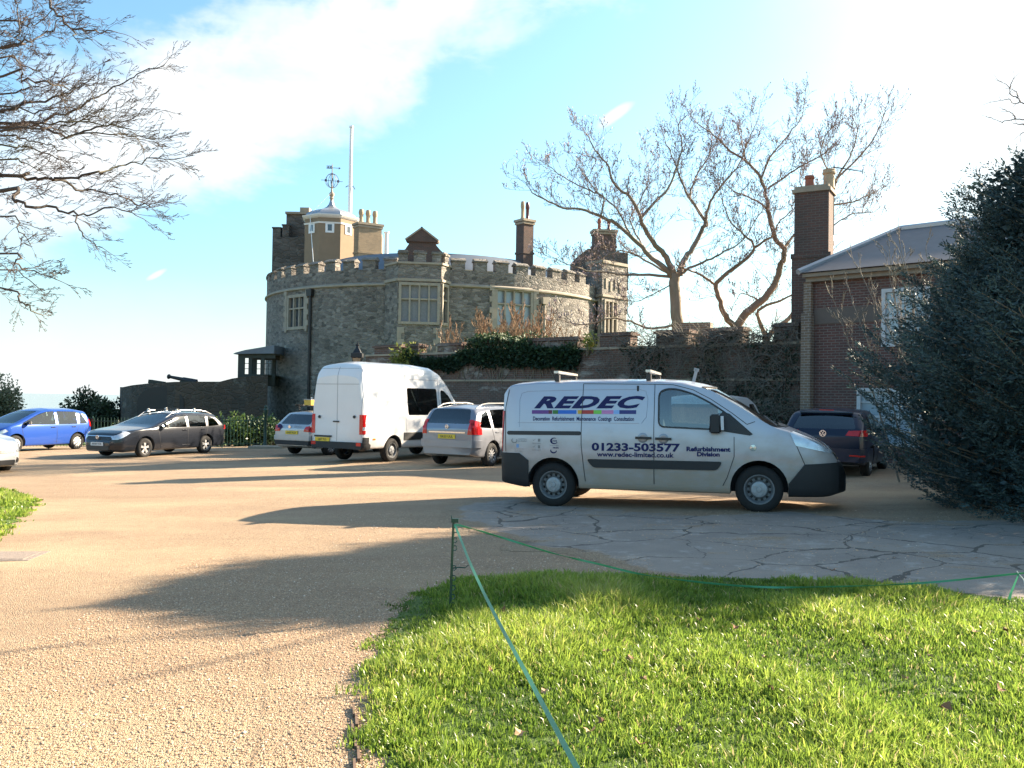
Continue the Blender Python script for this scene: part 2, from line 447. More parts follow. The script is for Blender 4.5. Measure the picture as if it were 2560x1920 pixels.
def pip(x, y, poly):
    c = False; j = len(poly) - 1
    for i in range(len(poly)):
        a, b_ = poly[i], poly[j]
        if (a[1] > y) != (b_[1] > y) and x < (b_[0] - a[0]) * (y - a[1]) / (b_[1] - a[1]) + a[0]: c = not c
        j = i
    return c
def pdist(x, y, poly):
    d = 1e9
    for i in range(len(poly)):
        a, b_ = poly[i - 1], poly[i]
        ex, ey = b_[0] - a[0], b_[1] - a[1]
        t = clamp(((x - a[0]) * ex + (y - a[1]) * ey) / (ex * ex + ey * ey + 1e-9), 0, 1)
        d = min(d, math.hypot(x - a[0] - t * ex, y - a[1] - t * ey))
    return d
gp = lambda px, py: (lambda p: (p.x, p.y))(onground(px, py))
LAWN = [gp(372, 800), gp(376, 730), gp(372, 668), gp(385, 632), gp(402, 606), gp(430, 590), gp(470, 581), gp(540, 576), gp(640, 576), gp(760, 579), gp(850, 585), gp(930, 592), gp(1030, 601), (9.5, 6.6), (9.5, -3), (-.9, -3)]
LAWN2 = [gp(-40, 489), gp(10, 491), gp(34, 500), gp(30, 512), gp(8, 528), gp(-10, 545), gp(-60, 560)]
ASPH = [gp(520, 548), gp(545, 541), gp(490, 530), gp(462, 517), gp(460, 506), gp(490, 501), gp(520, 500), gp(560, 506), gp(640, 512), gp(700, 516), gp(790, 512), gp(850, 519), gp(920, 522), (12.5, 12.2), (14, 11.5), (14, 6.4), gp(1030, 600), gp(930, 592), gp(850, 587), gp(760, 583), gp(700, 578), gp(640, 566), gp(590, 552), gp(540, 546)]
import itertools
axs = [round(-2.4 + .1 * i, 3) for i in range(165)]; ays = [round(5.8 + .1 * i, 3) for i in range(93)]
grid_sheet('asphalt_path', axs, ays, .004, M['asphalt'], keep=lambda x, y: pip(x, y, ASPH) or pdist(x, y, ASPH) < .25,
           attr=lambda x, y: clamp(.5 + (1 if pip(x, y, ASPH) else -1) * pdist(x, y, ASPH) * 1.6, 0, 1.3))
def soil_mat():
    m_, t, b = new_mat('lawn_soil')
    co = obj_co(t); n = t.noise(co, 9, 6, .7)
    t.l.new(t.mix(n, (.04, .07, .012), (.10, .16, .03)), b.inputs['Base Color']); b.inputs['Roughness'].default_value = 1
    t.l.new(t.bump(n, .8, .05), b.inputs['Normal'])
    return m_
M['soil'] = soil_mat()
bpy.data.objects['rough_grass'].data.materials.append(M['soil'])
lxs = [round(-1.6 + .06 * i, 3) for i in range(186)]; lys = [round(-3 + .15 * i, 3) for i in range(30)] + [round(1.5 + .06 * i, 3) for i in range(110)]
def lawn_edge(x, y): return pdist(x, y, LAWN) * (1 if pip(x, y, LAWN) else -1) + .10 * noise.noise(Vector((x * 3, y * 3, 1)))
grid_sheet('lawn', lxs, lys, .008, M['soil'], keep=lambda x, y: lawn_edge(x, y) > 0.02)
def lawn2_edge(x, y): return pdist(x, y, LAWN2) * (1 if pip(x, y, LAWN2) else -1) + .12 * noise.noise(Vector((x * 2, y * 2, 7)))
l2x = [min(p[0] for p in LAWN2) - .3 + .1 * i for i in range(int((max(p[0] for p in LAWN2) - min(p[0] for p in LAWN2) + .6) / .1) + 1)]
l2y = sorted(set([round(min(p[1] for p in LAWN2) - .3 + .1 * i, 3) for i in range(int((max(p[1] for p in LAWN2) - min(p[1] for p in LAWN2) + .6) / .1) + 1)] + [13.0]))
grid_sheet('lawn_verge', l2x, l2y, .008, M['soil'], keep=lambda x, y: lawn2_edge(x, y) > 0.02)
# ================================================================ castle
CX, CY, CR = xpx(437, 65), 65.0, 12.2
def cyl(px, R_=CR, cx=CX, cy=CY, py=300):
    """where the column of sight px meets a round wall: angle from the near point, and Y"""
    d = ray(px, py); dx_, dy_ = d.x, d.y; n = math.hypot(dx_, dy_); dx_ /= n; dy_ /= n
    b_ = dx_ * cx + dy_ * cy; c_ = cx * cx + cy * cy - R_ * R_
    disc = b_ * b_ - c_
    t = b_ - math.sqrt(disc) if disc > 0 else b_
    x, y = dx_ * t, dy_ * t
    return math.atan2(x - cx, cy - y), y
def cz(px, py): return zpx(px, py, cyl(px)[1])
def cp(a, r, z): return (CX + r * math.sin(a), CY - r * math.cos(a), z)
castle = empty('castle', (CX, CY, -1), label='round grey stone castle keep with battlements, mullioned windows and chimneys behind the wall', cat='castle')
castle.location = (0, 0, 0)
def kid(mb, name, mat, smooth=None, parent=castle, **k): return mb.build(name, mat, parent, smooth, **k)

ZP = cz(372, 269.3)         # floor of the crenels
ZM = cz(372, 257.5)         # merlon tops
ZS = cz(547, 292)           # string course
# windows cut in the round wall: (px0, px1, ytop, ybot, lights, reveal mat)
wins = []
for (x0, x1, y0, y1, nl) in ((289, 304.5, 297, 327, 3), (497, 531, 291, 326, 4)):
    a0, a1 = cyl(x0)[0], cyl(x1)[0]; xm = (x0 + x1) / 2
    wins.append((a0, a1, cz(xm, y1), cz(xm, y0), nl))
angs = set(R(-180 + 3 * i) for i in range(121)); zsx = {-3.0, ZS, ZP}
for a0, a1, z0, z1, nl in wins: angs |= {a0, a1}; zsx |= {z0, z1}
angs = sorted(angs); zsx = sorted(zsx)
mb = MB()
for i in range(len(angs) - 1):
    for j in range(len(zsx) - 1):
        a0, a1, z0, z1 = angs[i], angs[i + 1], zsx[j], zsx[j + 1]
        am, zm = (a0 + a1) / 2, (z0 + z1) / 2
        if any(w_[0] < am < w_[1] and w_[2] < zm < w_[3] for w_ in wins): continue
        mb.quad(cp(a0, CR, z0), cp(a1, CR, z0), cp(a1, CR, z1), cp(a0, CR, z1), uv=[(a0 * CR, z0), (a1 * CR, z0), (a1 * CR, z1), (a0 * CR, z1)])
for i in range(len(angs) - 1):   # parapet thickness and wall walk
    a0, a1 = angs[i], angs[i + 1]
    for r0, r1, z0, z1 in ((CR, CR - .5, ZP, ZP), (CR - .5, CR - .5, ZP, ZP - 1.0), (CR - .5, CR - 1.6, ZP - 1, ZP - 1)):
        mb.quad(cp(a0, r0, z0), cp(a1, r0, z0), cp(a1, r1, z1), cp(a0, r1, z1), uv=[(a0 * CR, 0), (a1 * CR, 0), (a1 * CR, 1), (a0 * CR, 1)])
for a0, a1, z0, z1, nl in wins:  # reveals
    for q in ((cp(a0, CR, z0), cp(a0, CR - .3, z0), cp(a0, CR - .3, z1), cp(a0, CR, z1)), (cp(a1, CR, z0), cp(a1, CR, z1), cp(a1, CR - .3, z1), cp(a1, CR - .3, z0)),
              (cp(a0, CR, z0), cp(a1, CR, z0), cp(a1, CR - .3, z0), cp(a0, CR - .3, z0)), (cp(a0, CR, z1), cp(a0, CR - .3, z1), cp(a1, CR - .3, z1), cp(a1, CR, z1))):
        mb.quad(*q, uv=[(0, 0), (.3, 0), (.3, 1), (0, 1)])
kid(mb, 'wall', M['rubble'])
# string course
mb = MB(); st = [R(-120 + 3 * i) for i in range(81)]
prof = [(CR + .003, -.10), (CR + .13, -.06), (CR + .13, .03), (CR + .003, .12)]
for i in range(len(st) - 1):
    for j in range(3):
        (r0, h0), (r1, h1) = prof[j], prof[j + 1]
        mb.quad(cp(st[i], r0, ZS + h0), cp(st[i + 1], r0, ZS + h0), cp(st[i + 1], r1, ZS + h1), cp(st[i], r1, ZS + h1))
kid(mb, 'string_course', M['ashlar'])
# merlons
def merlon_at(a, wd, z0, z1, rnd):
    mb_ = MB(); c = Vector(cp(a, CR - .25, 0)); h = z1 - z0
    rz = a
    mb_.box((c.x, c.y, z0 + (h - .2) / 2 + .001), (wd, .5 - .006, h - .2), rz)
    # gabled coping
    hw = wd / 2 + .05; hd = .32
    Mx = Matrix.Translation((c.x, c.y, z1 - .2)) @ Matrix.Rotation(rz, 4, 'Z')
    vs = [Mx @ Vector(p) for p in ((-hw, -hd, 0), (hw, -hd, 0), (hw, hd, 0), (-hw, hd, 0), (-hw, -hd, .07), (hw, -hd, .07), (hw, hd, .07), (-hw, hd, .07), (-hw, 0, .24), (hw, 0, .24))]
    mb2 = [(3, 2, 1, 0), (0, 1, 5, 4), (2, 3, 7, 6), (4, 5, 9, 8), (6, 7, 8, 9), (1, 2, 6, 9, 5), (3, 0, 4, 8, 7)]
    mb_.cur = 1; mb_.raw(vs, mb2)
    return kid(mb_, 'merlon', [M['rubble'], M['coping']])
rnd = random.Random(5)
bayA = (cyl(396)[0], cyl(449)[0]); bayR = (cyl(588)[0], 2)
pitch = 1.37 / CR
a = R(-112)
while a < R(70):
    if not (bayA[0] - .03 < a < bayA[1] + .02) and a < bayR[0] - .02:
        merlon_at(a, .80 + rnd.uniform(-.03, .03), ZP, ZM + rnd.uniform(-.04, .04), rnd)
    a += pitch
# windows of the round wall
def window_set(A, B, z0, z1, nl, depth_dir, parent=castle, pane=M['pane'], transom=.62, name='window', fr=.16, mull=.11, mat=M['ashlar'], sill=True):
    """stone mullioned window between plan points A and B (Vector xy), set back along depth_dir"""
    A = Vector((A[0], A[1], 0)); B = Vector((B[0], B[1], 0)); L = (B - A).length; u = (B - A).normalized(); n = Vector((depth_dir[0], depth_dir[1], 0)).normalized()
    rz = math.atan2(u.y, u.x); mid = (A + B) / 2
    f = MB()
    def bar(s0, s1, za, zb, t=.16, off=0.0):
        c = A + u * ((s0 + s1) / 2) + n * off
        f.box((c.x, c.y, (za + zb) / 2), (s1 - s0, t, zb - za), rz)
    bar(-fr, .02, z0 - fr, z1 + fr, .20); bar(L - .02, L + fr, z0 - fr, z1 + fr, .20)
    bar(.021, L - .021, z1 - .02, z1 + fr, .196); bar(.021, L - .021, z0 - fr, z0 + .02, .24 if sill else .196)
    lw = (L - mull * (nl - 1)) / nl
    for k in range(1, nl):
        s0 = k * lw + (k - 1) * mull; bar(s0, s0 + mull, z0 + .02, z1 - .02, .15)
    zt = z0 + (z1 - z0) * transom
    for k in range(nl):
        s0 = k * (lw + mull); bar(s0 + .001 + (.021 if k == 0 else 0), s0 + lw - .001 - (.021 if k == nl - 1 else 0), zt - .05, zt + .05, .13)
    fo = f.build(name, mat, parent)
    p = MB(); c = mid + n * .13
    hw_ = L / 2
    p.box((c.x, c.y, (z0 + z1) / 2), (L, .02, z1 - z0), rz)
    p.build('pane', pane, fo)
    g = MB()   # leading / glazing bars are part of the pane's look
    return fo
for k, (a0, a1, z0, z1, nl) in enumerate(wins):
    am = (a0 + a1) / 2
    window_set(cp(a0, CR - .05, 0), cp(a1, CR - .05, 0), z0, z1, nl, (-math.sin(am), math.cos(am)), pane=M['pane'] if k == 0 else M['panelight'])
    # quoins round the opening
    q = MB(); uu = Vector((math.cos(am), math.sin(am), 0))
    for side, aa in ((-1, a0), (1, a1)):
        zz = z0 - .3; i = 0
        while zz < z1 + .2:
            wq = .34 if i % 2 else .2
            c = Vector(cp(aa, CR + .02, 0)) + uu * side * (wq / 2 + .165)
            q.box((c.x, c.y, zz + .17), (wq, .10, .335), am); zz += .34; i += 1
    q.build('quoins', M['ashlar'], castle)
# central bay
A = at(397.5, 300, 51.6); B = at(441, 300, 51.9)
u = Vector((B.x - A.x, B.y - A.y, 0)).normalized(); n_in = Vector((-u.y, u.x, 0))
Cb = B + (u * .75 + n_in * 1.35); Db = A + (-u * .75 + n_in * 1.35)
zbt, zbp = zpx(420, 262, 51.7), zpx(420, 254, 51.7)
zw0, zw1 = zpx(420, 322, 51.7), zpx(420, 285, 51.7)
A2, B2, C2, D2 = [Vector((p.x, p.y, 0)) for p in (A, B, Cb, Db)]
mb = MB()
def flatwall(mb_, P, Q, z0, z1, op=None):
    L = (Q - P).length; uu = (Q - P) / L
    us = [0, L] if not op else sorted({0, L, op[0], op[1]}); vs = [z0, z1] if not op else sorted({z0, z1, op[2], op[3]})
    for i in range(len(us) - 1):
        for j in range(len(vs) - 1):
            if op and op[0] < (us[i] + us[i + 1]) / 2 < op[1] and op[2] < (vs[j] + vs[j + 1]) / 2 < op[3]: continue
            a_, b_ = P + uu * us[i], P + uu * us[i + 1]
            mb_.quad((a_.x, a_.y, vs[j]), (b_.x, b_.y, vs[j]), (b_.x, b_.y, vs[j + 1]), (a_.x, a_.y, vs[j + 1]), uv=[(us[i], vs[j]), (us[i + 1], vs[j]), (us[i + 1], vs[j + 1]), (us[i], vs[j + 1])])
LF = (B2 - A2).length; LS = (C2 - B2).length
flatwall(mb, A2, B2, -2, zbt, (.18, LF - .18, zw0, zw1)); flatwall(mb, B2, C2, -2, zbt, (.2, LS - .75, zw0, zw1)); flatwall(mb, D2, A2, -2, zbt)
vs = [A2, B2, C2, D2]
mb.quad(*[(p.x, p.y, zbt) for p in vs], uv=[(0, 0), (1, 0), (1, 1), (0, 1)])
mb.quad(*[(p.x + n_in.x * .001, p.y + n_in.y * .001, zw0 - .4) for p in vs], uv=[(0, 0), (1, 0), (1, 1), (0, 1)])
bay = kid(mb, 'bay', M['rubble'])
window_set(A2 + u * .2 + n_in * .03, B2 - u * .2 + n_in * .03, zw0, zw1, 4, (n_in.x, n_in.y), parent=bay, pane=M['curtain'], fr=.14)
us_ = (C2 - B2).normalized(); ns_ = Vector((-us_.y, us_.x, 0))
window_set(B2 + us_ * .22 + ns_ * .03, B2 + us_ * (LS - .77) + ns_ * .03, zw0, zw1, 1, (ns_.x, ns_.y), parent=bay, fr=.14)
q = MB()   # quoins of the bay and its stone sill panel
for P_, dirs in ((A2, u), (B2, -u)):
    zz = -1; i = 0
    while zz < zw0 - .35:
        wq = .42 if i % 2 else .26
        c = P_ + dirs * (wq / 2) - n_in * .01
        q.box((c.x, c.y, zz + .17), (wq, .08, .335), math.atan2(u.y, u.x)); zz += .34; i += 1
q.build('quoins', M['ashlar'], bay)
q = MB()
for P_, Q_ in ((A2, B2), (B2, C2), (D2, A2)):
    uu = (Q_ - P_).normalized(); nn_ = Vector((uu.y, -uu.x, 0)); c = (P_ + Q_) / 2 + nn_ * .04
    q.box((c.x, c.y, zw1 + .30), ((Q_ - P_).length + .06, .1, .16), math.atan2(uu.y, uu.x))
    q.box((c.x, c.y, zbt - .06), ((Q_ - P_).length + .04, .09, .12), math.atan2(uu.y, uu.x))
q.build('string_course', M['ashlar'], bay)
mh = zbp - zbt + .02
for P_, uu, s0, s1 in ((A2, u, .0, .55), (A2, u, LF / 2 - .36, LF / 2 + .36), (A2, u, LF - .55, LF - .01), (B2, us_, .45, .95)):
    mq = MB(); c = P_ + uu * ((s0 + s1) / 2) + Vector((-uu.y, uu.x, 0)) * .2
    rzz = math.atan2(uu.y, uu.x)
    mq.box((c.x, c.y, zbt + mh / 2), (s1 - s0, .38, mh), rzz); mq.cur = 1
    mq.box((c.x, c.y, zbt + mh + .06), (s1 - s0 + .1, .5, .12), rzz); mq.box((c.x, c.y, zbt + mh + .17), (s1 - s0 + .02, .25, .10), rzz)
    mq.build('merlon', [M['rubble'], M['coping']], bay)
# dutch gable dormer behind the bay
def c1(x, y): return (640 + x * .28933) / 2.5, (300 + y * .28933) / 2.5
gy = 54.2
def pp(x, y, Y=gy):
    p = at(*c1(x, y), Y); return (p.x, p.z)
gpoly = [pp(1240, 1330), pp(1250, 1140), pp(1290, 1115), pp(1318, 1075), pp(1325, 1048), pp(1545, 1048), pp(1560, 1085), pp(1590, 1120), pp(1650, 1180), pp(1655, 1330)]
mb = MB(); mb.prism(gpoly[::-1], gy, gy + .5, 'y')
g_ = kid(mb, 'dormer_gable', M['darkbrick'])
mb = MB(); ap = pp(1435, 940); e0, e1 = pp(1298, 1036), pp(1572, 1046)
mb.prism([e0, (e0[0], e0[1] - .10), (e1[0], e1[1] - .10), e1, ap], gy - .12, gy + .62, 'y')
mb.build('pediment', M['darkbrick'], g_)
mb = MB()
for p0_, p1_ in ((e0, ap), (ap, e1)):
    x0, z0 = p0_; x1, z1 = p1_; L = math.hypot(x1 - x0, z1 - z0)
    mb.box(((x0 + x1) / 2, gy + .25, (z0 + z1) / 2 + .04), (L + .12, .84, .09), ry=-math.atan2(z1 - z0, x1 - x0))
mb.build('pediment_coping', M['coping'], g_)
mb = MB(); mb.prism([pp(1310, 1300), pp(1330, 1060), pp(1540, 1060), pp(1560, 1300)], gy + .5, gy + 4.5, 'y'); mb.build('dormer_roof', M['lead_roof'], g_)
# lead roof
mb = MB(); zr = zpx(500, 252.5, 56.5)
mb.lathe([(CR - 1.6, ZP - .95), (CR - 1.6, ZP - .35), (CR - 1.75, ZP - .15), (CR - 4.3, zr), (3.0, zr + .15)], 96, (CX, CY, 0))
kid(mb, 'roof', M['lead_roof'], 30)
mb = MB()
for i in range(12, 34):
    a0, a1 = R(i * 2 - 20), R(i * 2 - 18)
    for r0, z0, r1, z1 in ((CR - 1.5, ZP - .9, CR - 1.5, ZP + .28), (CR - 1.5, ZP + .28, CR - 1.62, ZP + .28)):
        mb.quad(cp(a0, r0, z0), cp(a1, r0, z0), cp(a1, r1, z1), cp(a0, r1, z1))
kid(mb, 'roof_fascia', M['cream'])
# right bay tower
T = [Vector((p.x, p.y, 0)) for p in (at(586, 300, 60.6), at(602, 300, 59.3), at(626.5, 300, 61.2), at(627, 300, 66), at(596, 300, 67))]
ztw = zpx(610, 259, 59); zt0, zt1 = zpx(612, 345, 59), zpx(612, 300, 59)
mb = MB()
L01, L12 = (T[1] - T[0]).length, (T[2] - T[1]).length
flatwall(mb, T[0], T[1], -2, ztw, (.35, L01 - .3, zt0, zt1)); flatwall(mb, T[1], T[2], -2, ztw, (.35, 1.55, zt0, zt1))
flatwall(mb, T[2], T[3], -2, ztw); flatwall(mb, T[3], T[4], -2, ztw); flatwall(mb, T[4], T[0], -2, ztw)
mb.raw([(p.x, p.y, ztw) for p in T], [(0, 1, 2, 3, 4)])
bt = kid(mb, 'bay', M['rubble'])
for P_, Q_, s0, s1, nl in ((T[0], T[1], .35, L01 - .3, 1), (T[1], T[2], .35, 1.55, 3)):
    uu = (Q_ - P_).normalized(); nn_ = Vector((-uu.y, uu.x, 0))
    window_set(P_ + uu * s0 + nn_ * .03, P_ + uu * s1 + nn_ * .03, zt0, zt1, nl, (nn_.x, nn_.y), parent=bt, fr=.12)
q = MB()
for P_, Q_ in ((T[0], T[1]), (T[1], T[2]), (T[2], T[3])):
    uu = (Q_ - P_).normalized(); nn_ = Vector((uu.y, -uu.x, 0)); c = (P_ + Q_) / 2 + nn_ * .04
    for zz, hh in ((zt1 + .35, .16), (ztw - .1, .2)): q.box((c.x, c.y, zz), ((Q_ - P_).length + .05, .1, hh), math.atan2(uu.y, uu.x))
uu = (T[2] - T[1]).normalized()
for k in range(4):   # stepped corbel ornament on the lit face
    c = T[1] + uu * (.4 + k * .5); q.box((c.x, c.y, zt1 + 1.2 - .15 * (k % 2)), (.14, .12, .7), math.atan2(uu.y, uu.x))
q.build('string_course', M['ashlar'], bt)
# curved gable shoulder beside the right bay
sg = [at(569, 290, 62), at(572, 262, 62), at(578, 256, 62), at(588, 248.5, 62), at(628, 253, 62), at(628, 290, 62)]
mb = MB(); mb.prism([(p.x, p.z) for p in sg][::-1], 62, 64, 'y'); kid(mb, 'dormer_gable', M['rubble_dark'])

# chimneys
def stack(px, ytop, ybot, Y, wx, wy, rz, mat, pots, potmat, name='chimney', parent=castle, poth=.75, potr=.14, cap=M['coping'], spread=.9):
    top = at(px, ytop, Y); bot = at(px, ybot, Y); h = top.z - bot.z
    mb_ = MB(); mb_.box((top.x, Y, bot.z + h / 2 - .5), (wx, wy, h + 1), rz)
    mb_.box((top.x, Y, bot.z + h * .22), (wx + .1, wy + .1, .14), rz)
    o = mb_.build(name, mat, parent)
    m2 = MB(); m2.box((top.x, Y, top.z - .25), (wx + .14, wy + .14, .14), rz); m2.box((top.x, Y, top.z - .06), (wx + .26, wy + .26, .16), rz)
    m2.build('chimney_cap', cap, o)
    for k in range(pots):
        s = (k - (pots - 1) / 2) * wx * spread / max(pots, 1)
        m3 = MB(); m3.lathe([(potr * 1.15, 0), (potr * 1.1, .1), (potr * .85, .2), (potr * .85, poth * .6), (potr, poth * .62), (potr * 1.15, poth * .75), (potr * 1.0, poth * .92), (potr * .8, poth), (potr * .6, poth - .05)], 12,
                            (top.x + s * math.cos(rz), Y + s * math.sin(rz), top.z + .02))
        m3.build('chimney_pot', potmat[k % len(potmat)], o, 40)
    return o
stack(368, 224.5, 262, 63, 1.75, .9, R(32), M['stackbrick'], 3, [M['pot']], poth=1.0, potr=.17)
stack(525, 220.5, 263, 60, .85, .85, R(38), M['darkbrick'], 2, [M['pot'], M['potdark']], poth=1.25, potr=.13, spread=1.0)
stack(604, 231, 252, 62.5, 1.55, .9, R(8), M['darkbrick'], 2, [M['potred'], M['potdark']], poth=.85, potr=.13)
mb = MB(); p0_ = at(386, 268, 63.5); p1_ = at(386, 232, 63.5); mb.lathe([(.14, p0_.z), (.14, p1_.z - .1), (.2, p1_.z - .08), (.2, p1_.z)], 12, (p0_.x, 63.5, 0)); kid(mb, 'flue_pipe', M['white'], 40)
mb = MB(); p0_ = at(379.5, 268, 63.8); p1_ = at(379.5, 234, 63.8); mb.lathe([(.22, p0_.z), (.22, p1_.z - .3), (.12, p1_.z), (.02, p1_.z + .1)], 10, (p0_.x, 63.8, 0)); kid(mb, 'finial', M['coping'], 40)
# stone towers at the back left
def blk(px0, px1, ytop, Y, depth, mat, name, rz=0):
    a_, b_ = at(px0, ytop, Y), at(px1, ytop, Y); mb_ = MB()
    mb_.box(((a_.x + b_.x) / 2, Y + depth / 2, a_.z / 2), (b_.x - a_.x, depth, a_.z), 0)
    return mb_
mb = blk(272.5, 318, 237, 66, 7, M['rubble_dark'], 't')
tw = kid(mb, 'stone_tower', M['rubble_dark'])
mb = blk(286.5, 316, 214, 66.6, 5, M['rubble_dark'], 't'); kid(mb, 'stair_tower', M['rubble_dark'])
for x0, x1, y0, y1 in ((272.3, 280.5, 228.3, 237.2), (282, 289, 225.5, 237.2)):
    a_, b_ = at(x0, y1, 66), at(x1, y0, 66); mb = MB(); mb.box(((a_.x + b_.x) / 2, 66.3, (a_.z + b_.z) / 2), (b_.x - a_.x, .5, b_.z - a_.z)); mb.cur = 1
    mb.box(((a_.x + b_.x) / 2, 66.3, b_.z + .05), (b_.x - a_.x + .1, .6, .1)); mb.build('merlon', [M['rubble_dark'], M['coping']], tw)
mb = MB(); a_, b_ = at(286, 213.5, 66.6), at(317, 213.5, 66.6); mb.box(((a_.x + b_.x) / 2, 69, a_.z + .02), (b_.x - a_.x, 5.3, .16)); mb.build('coping', M['coping'], tw)
mb = MB(); a_, b_ = at(300, 208, 66.6), at(309, 213, 66.6); mb.box(((a_.x + b_.x) / 2, 67, (a_.z + b_.z) / 2 + .05), (b_.x - a_.x, .8, a_.z - b_.z)); mb.build('merlon', M['coping'], tw)
# octagonal turret
TX, TY = xpx(330.5, 66), 65.0
def tz(y): return at(*c1(635, y), 63.4).z
TRd = 1.98
mb = MB(); rot = R(22.5 + 9)
mb.lathe([(TRd, 6), (TRd, tz(885))], 8, (TX, TY, 0), a0=rot)
tur = kid(mb, 'turret', M['render'])
mb = MB(); z8 = tz(885)
mb.lathe([(TRd + .05, z8 - .12), (TRd + .08, z8), (TRd + .02, z8 + .003)], 8, (TX, TY, 0), a0=rot, cap=False)
mb.lathe([(TRd + .004, tz(860) + .1), (TRd + .12, tz(845) + .05), (TRd + .22, tz(830) + .05), (TRd + .22, tz(818)), (.5, tz(812))], 8, (TX, TY, 0), a0=rot, cap=False)
mb.build('cornice', M['cornice'], tur)
mb = MB(); mb.lathe([(TRd, z8 + .002), (TRd, tz(845))], 8, (TX, TY, 0), a0=rot); mb.build('frieze', M['render'], tur)
mb = MB(); k_ = .00845
mb.lathe([(TRd - .02, tz(818)), (1.9, tz(800)), (1.74, tz(781)), (1.46, tz(763)), (1.0, tz(746)), (.6, tz(731)), (.36, tz(712)), (.22, tz(690)), (.12, tz(655))], 8, (TX, TY, 0), a0=rot)
dome = mb.build('dome', M['lead'], tur)
mb = MB(); mb.lathe([(.12, tz(657)), (.11, tz(640)), (.17, tz(632)), (.10, tz(622)), (.20, tz(605)), (.19, tz(592)), (.08, tz(575)), (.05, tz(545)), (.12, tz(540)), (.04, tz(530)), (.03, tz(340)), (.0, tz(320))], 12, (TX, TY, 0))
mb.build('spire', M['coping'], tur, 40)
for k in range(8):
    a_ = rot + R(22.5) + k * R(45)
    nx_, ny_ = math.cos(a_), math.sin(a_)
    if ny_ > .4: continue
    rr = TRd * math.cos(R(22.5)) + .01
    zc = (tz(890) + tz(978)) / 2; hh = tz(890) - tz(978)
    mb = MB(); mb.box((TX + nx_ * rr, TY + ny_ * rr, zc), (.62, .06, hh), a_ + R(90)); wfr = mb.build('turret_window', M['white'], tur)
    mb = MB(); mb.box((TX + nx_ * (rr + .032), TY + ny_ * (rr + .032), zc), (.30, .02, hh * .62), a_ + R(90)); mb.build('pane', M['pane'], wfr)
# weather vane
vz = tz(478)
mb = MB()
for k in range(4):
    a_ = k * math.pi / 4; pts = []
    for i in range(25):
        t_ = i / 24 * 2 * math.pi; pts.append((TX + .48 * math.sin(t_) * math.cos(a_), TY + .48 * math.sin(t_) * math.sin(a_), vz + .52 * math.cos(t_)))
    mb.tube(pts, .02, 4, cap=False)
for k in range(4):
    a_ = k * math.pi / 2 + .3; L = .78
    mb.tube([(TX, TY, vz), (TX + L * math.cos(a_), TY + L * math.sin(a_), vz)], .02, 4)
    mb.box((TX + .45 * math.cos(a_), TY + .45 * math.sin(a_), vz), (.16, .03, .18), a_)
mb.lathe([(.02, tz(425)), (.13, tz(418)), (.02, tz(405))], 8, (TX, TY, 0))
y2 = tz(360)
mb.tube([(TX - .42, TY, y2), (TX + .5, TY, y2 - .05)], .02, 4)
mb.box((TX - .22, TY, y2 + .10), (.40, .02, .05)); mb.box((TX - .22, TY, y2 - .06), (.40, .02, .05)); mb.box((TX - .10, TY, y2 + .02), (.07, .02, .12)); mb.box((TX - .30, TY, y2 + .02), (.06, .02, .12))
mb.prism([(TX + .48, y2 - .14), (TX + .62, y2 - .05), (TX + .48, y2 + .03)], TY - .01, TY + .01, 'y')
mb.build('weather_vane', M['vane'], castle)
mb = MB(); mb.tube([(TX - 1.25, TY - 1.4, tz(815)), at(*c1(495, 1225), 62)], .03, 4); mb.tube([(TX + .05, TY - .5, tz(600)), (TX - 1.25, TY - 1.4, tz(815))], .008, 4); mb.build('lightning_cable', M['white'], castle)
# downpipes
for px, y0, y1, mt in ((311.5, 291, 412, M['iron']), (543.5, 299, 350, M['ashlar'])):
    a_, Yd = cyl(px); mb = MB(); c = cp(a_, CR + .1, 0)
    mb.tube([(c[0], c[1], zpx(px, y1, Yd)), (c[0], c[1], zpx(px, y0 + 4, Yd))], .09, 8)
    mb.box((c[0], c[1], zpx(px, y0 + 2, Yd)), (.42, .3, .42), a_, taper=1.15)
    kid(mb, 'downpipe', mt)
# flagpole
fp = empty('flagpole', (xpx(351.5, 66, 126), 66, 9), label='tall white flagpole rising behind the castle turret', cat='flagpole')
hp = zpx(352, 128, 66) - 9
mb = MB(); mb.lathe([(.17, 0), (.15, hp * .5), (.11, hp), ], 12); mb.build('pole', M['white'], fp, 40)
mb = MB(); mb.lathe([(.0, hp), (.16, hp + .02), (.16, hp + .14), (0, hp + .16)], 12, cap=False); mb.build('truck', M['white'], fp, 40)
mb = MB(); hb = zpx(352, 186, 66) - 9; mb.tube([(-.35, 0, hb - .1), (-.2, 0, hb), (.2, 0, hb), (.35, 0, hb - .25)], .03, 5); mb.build('cleat', M['iron'], fp)

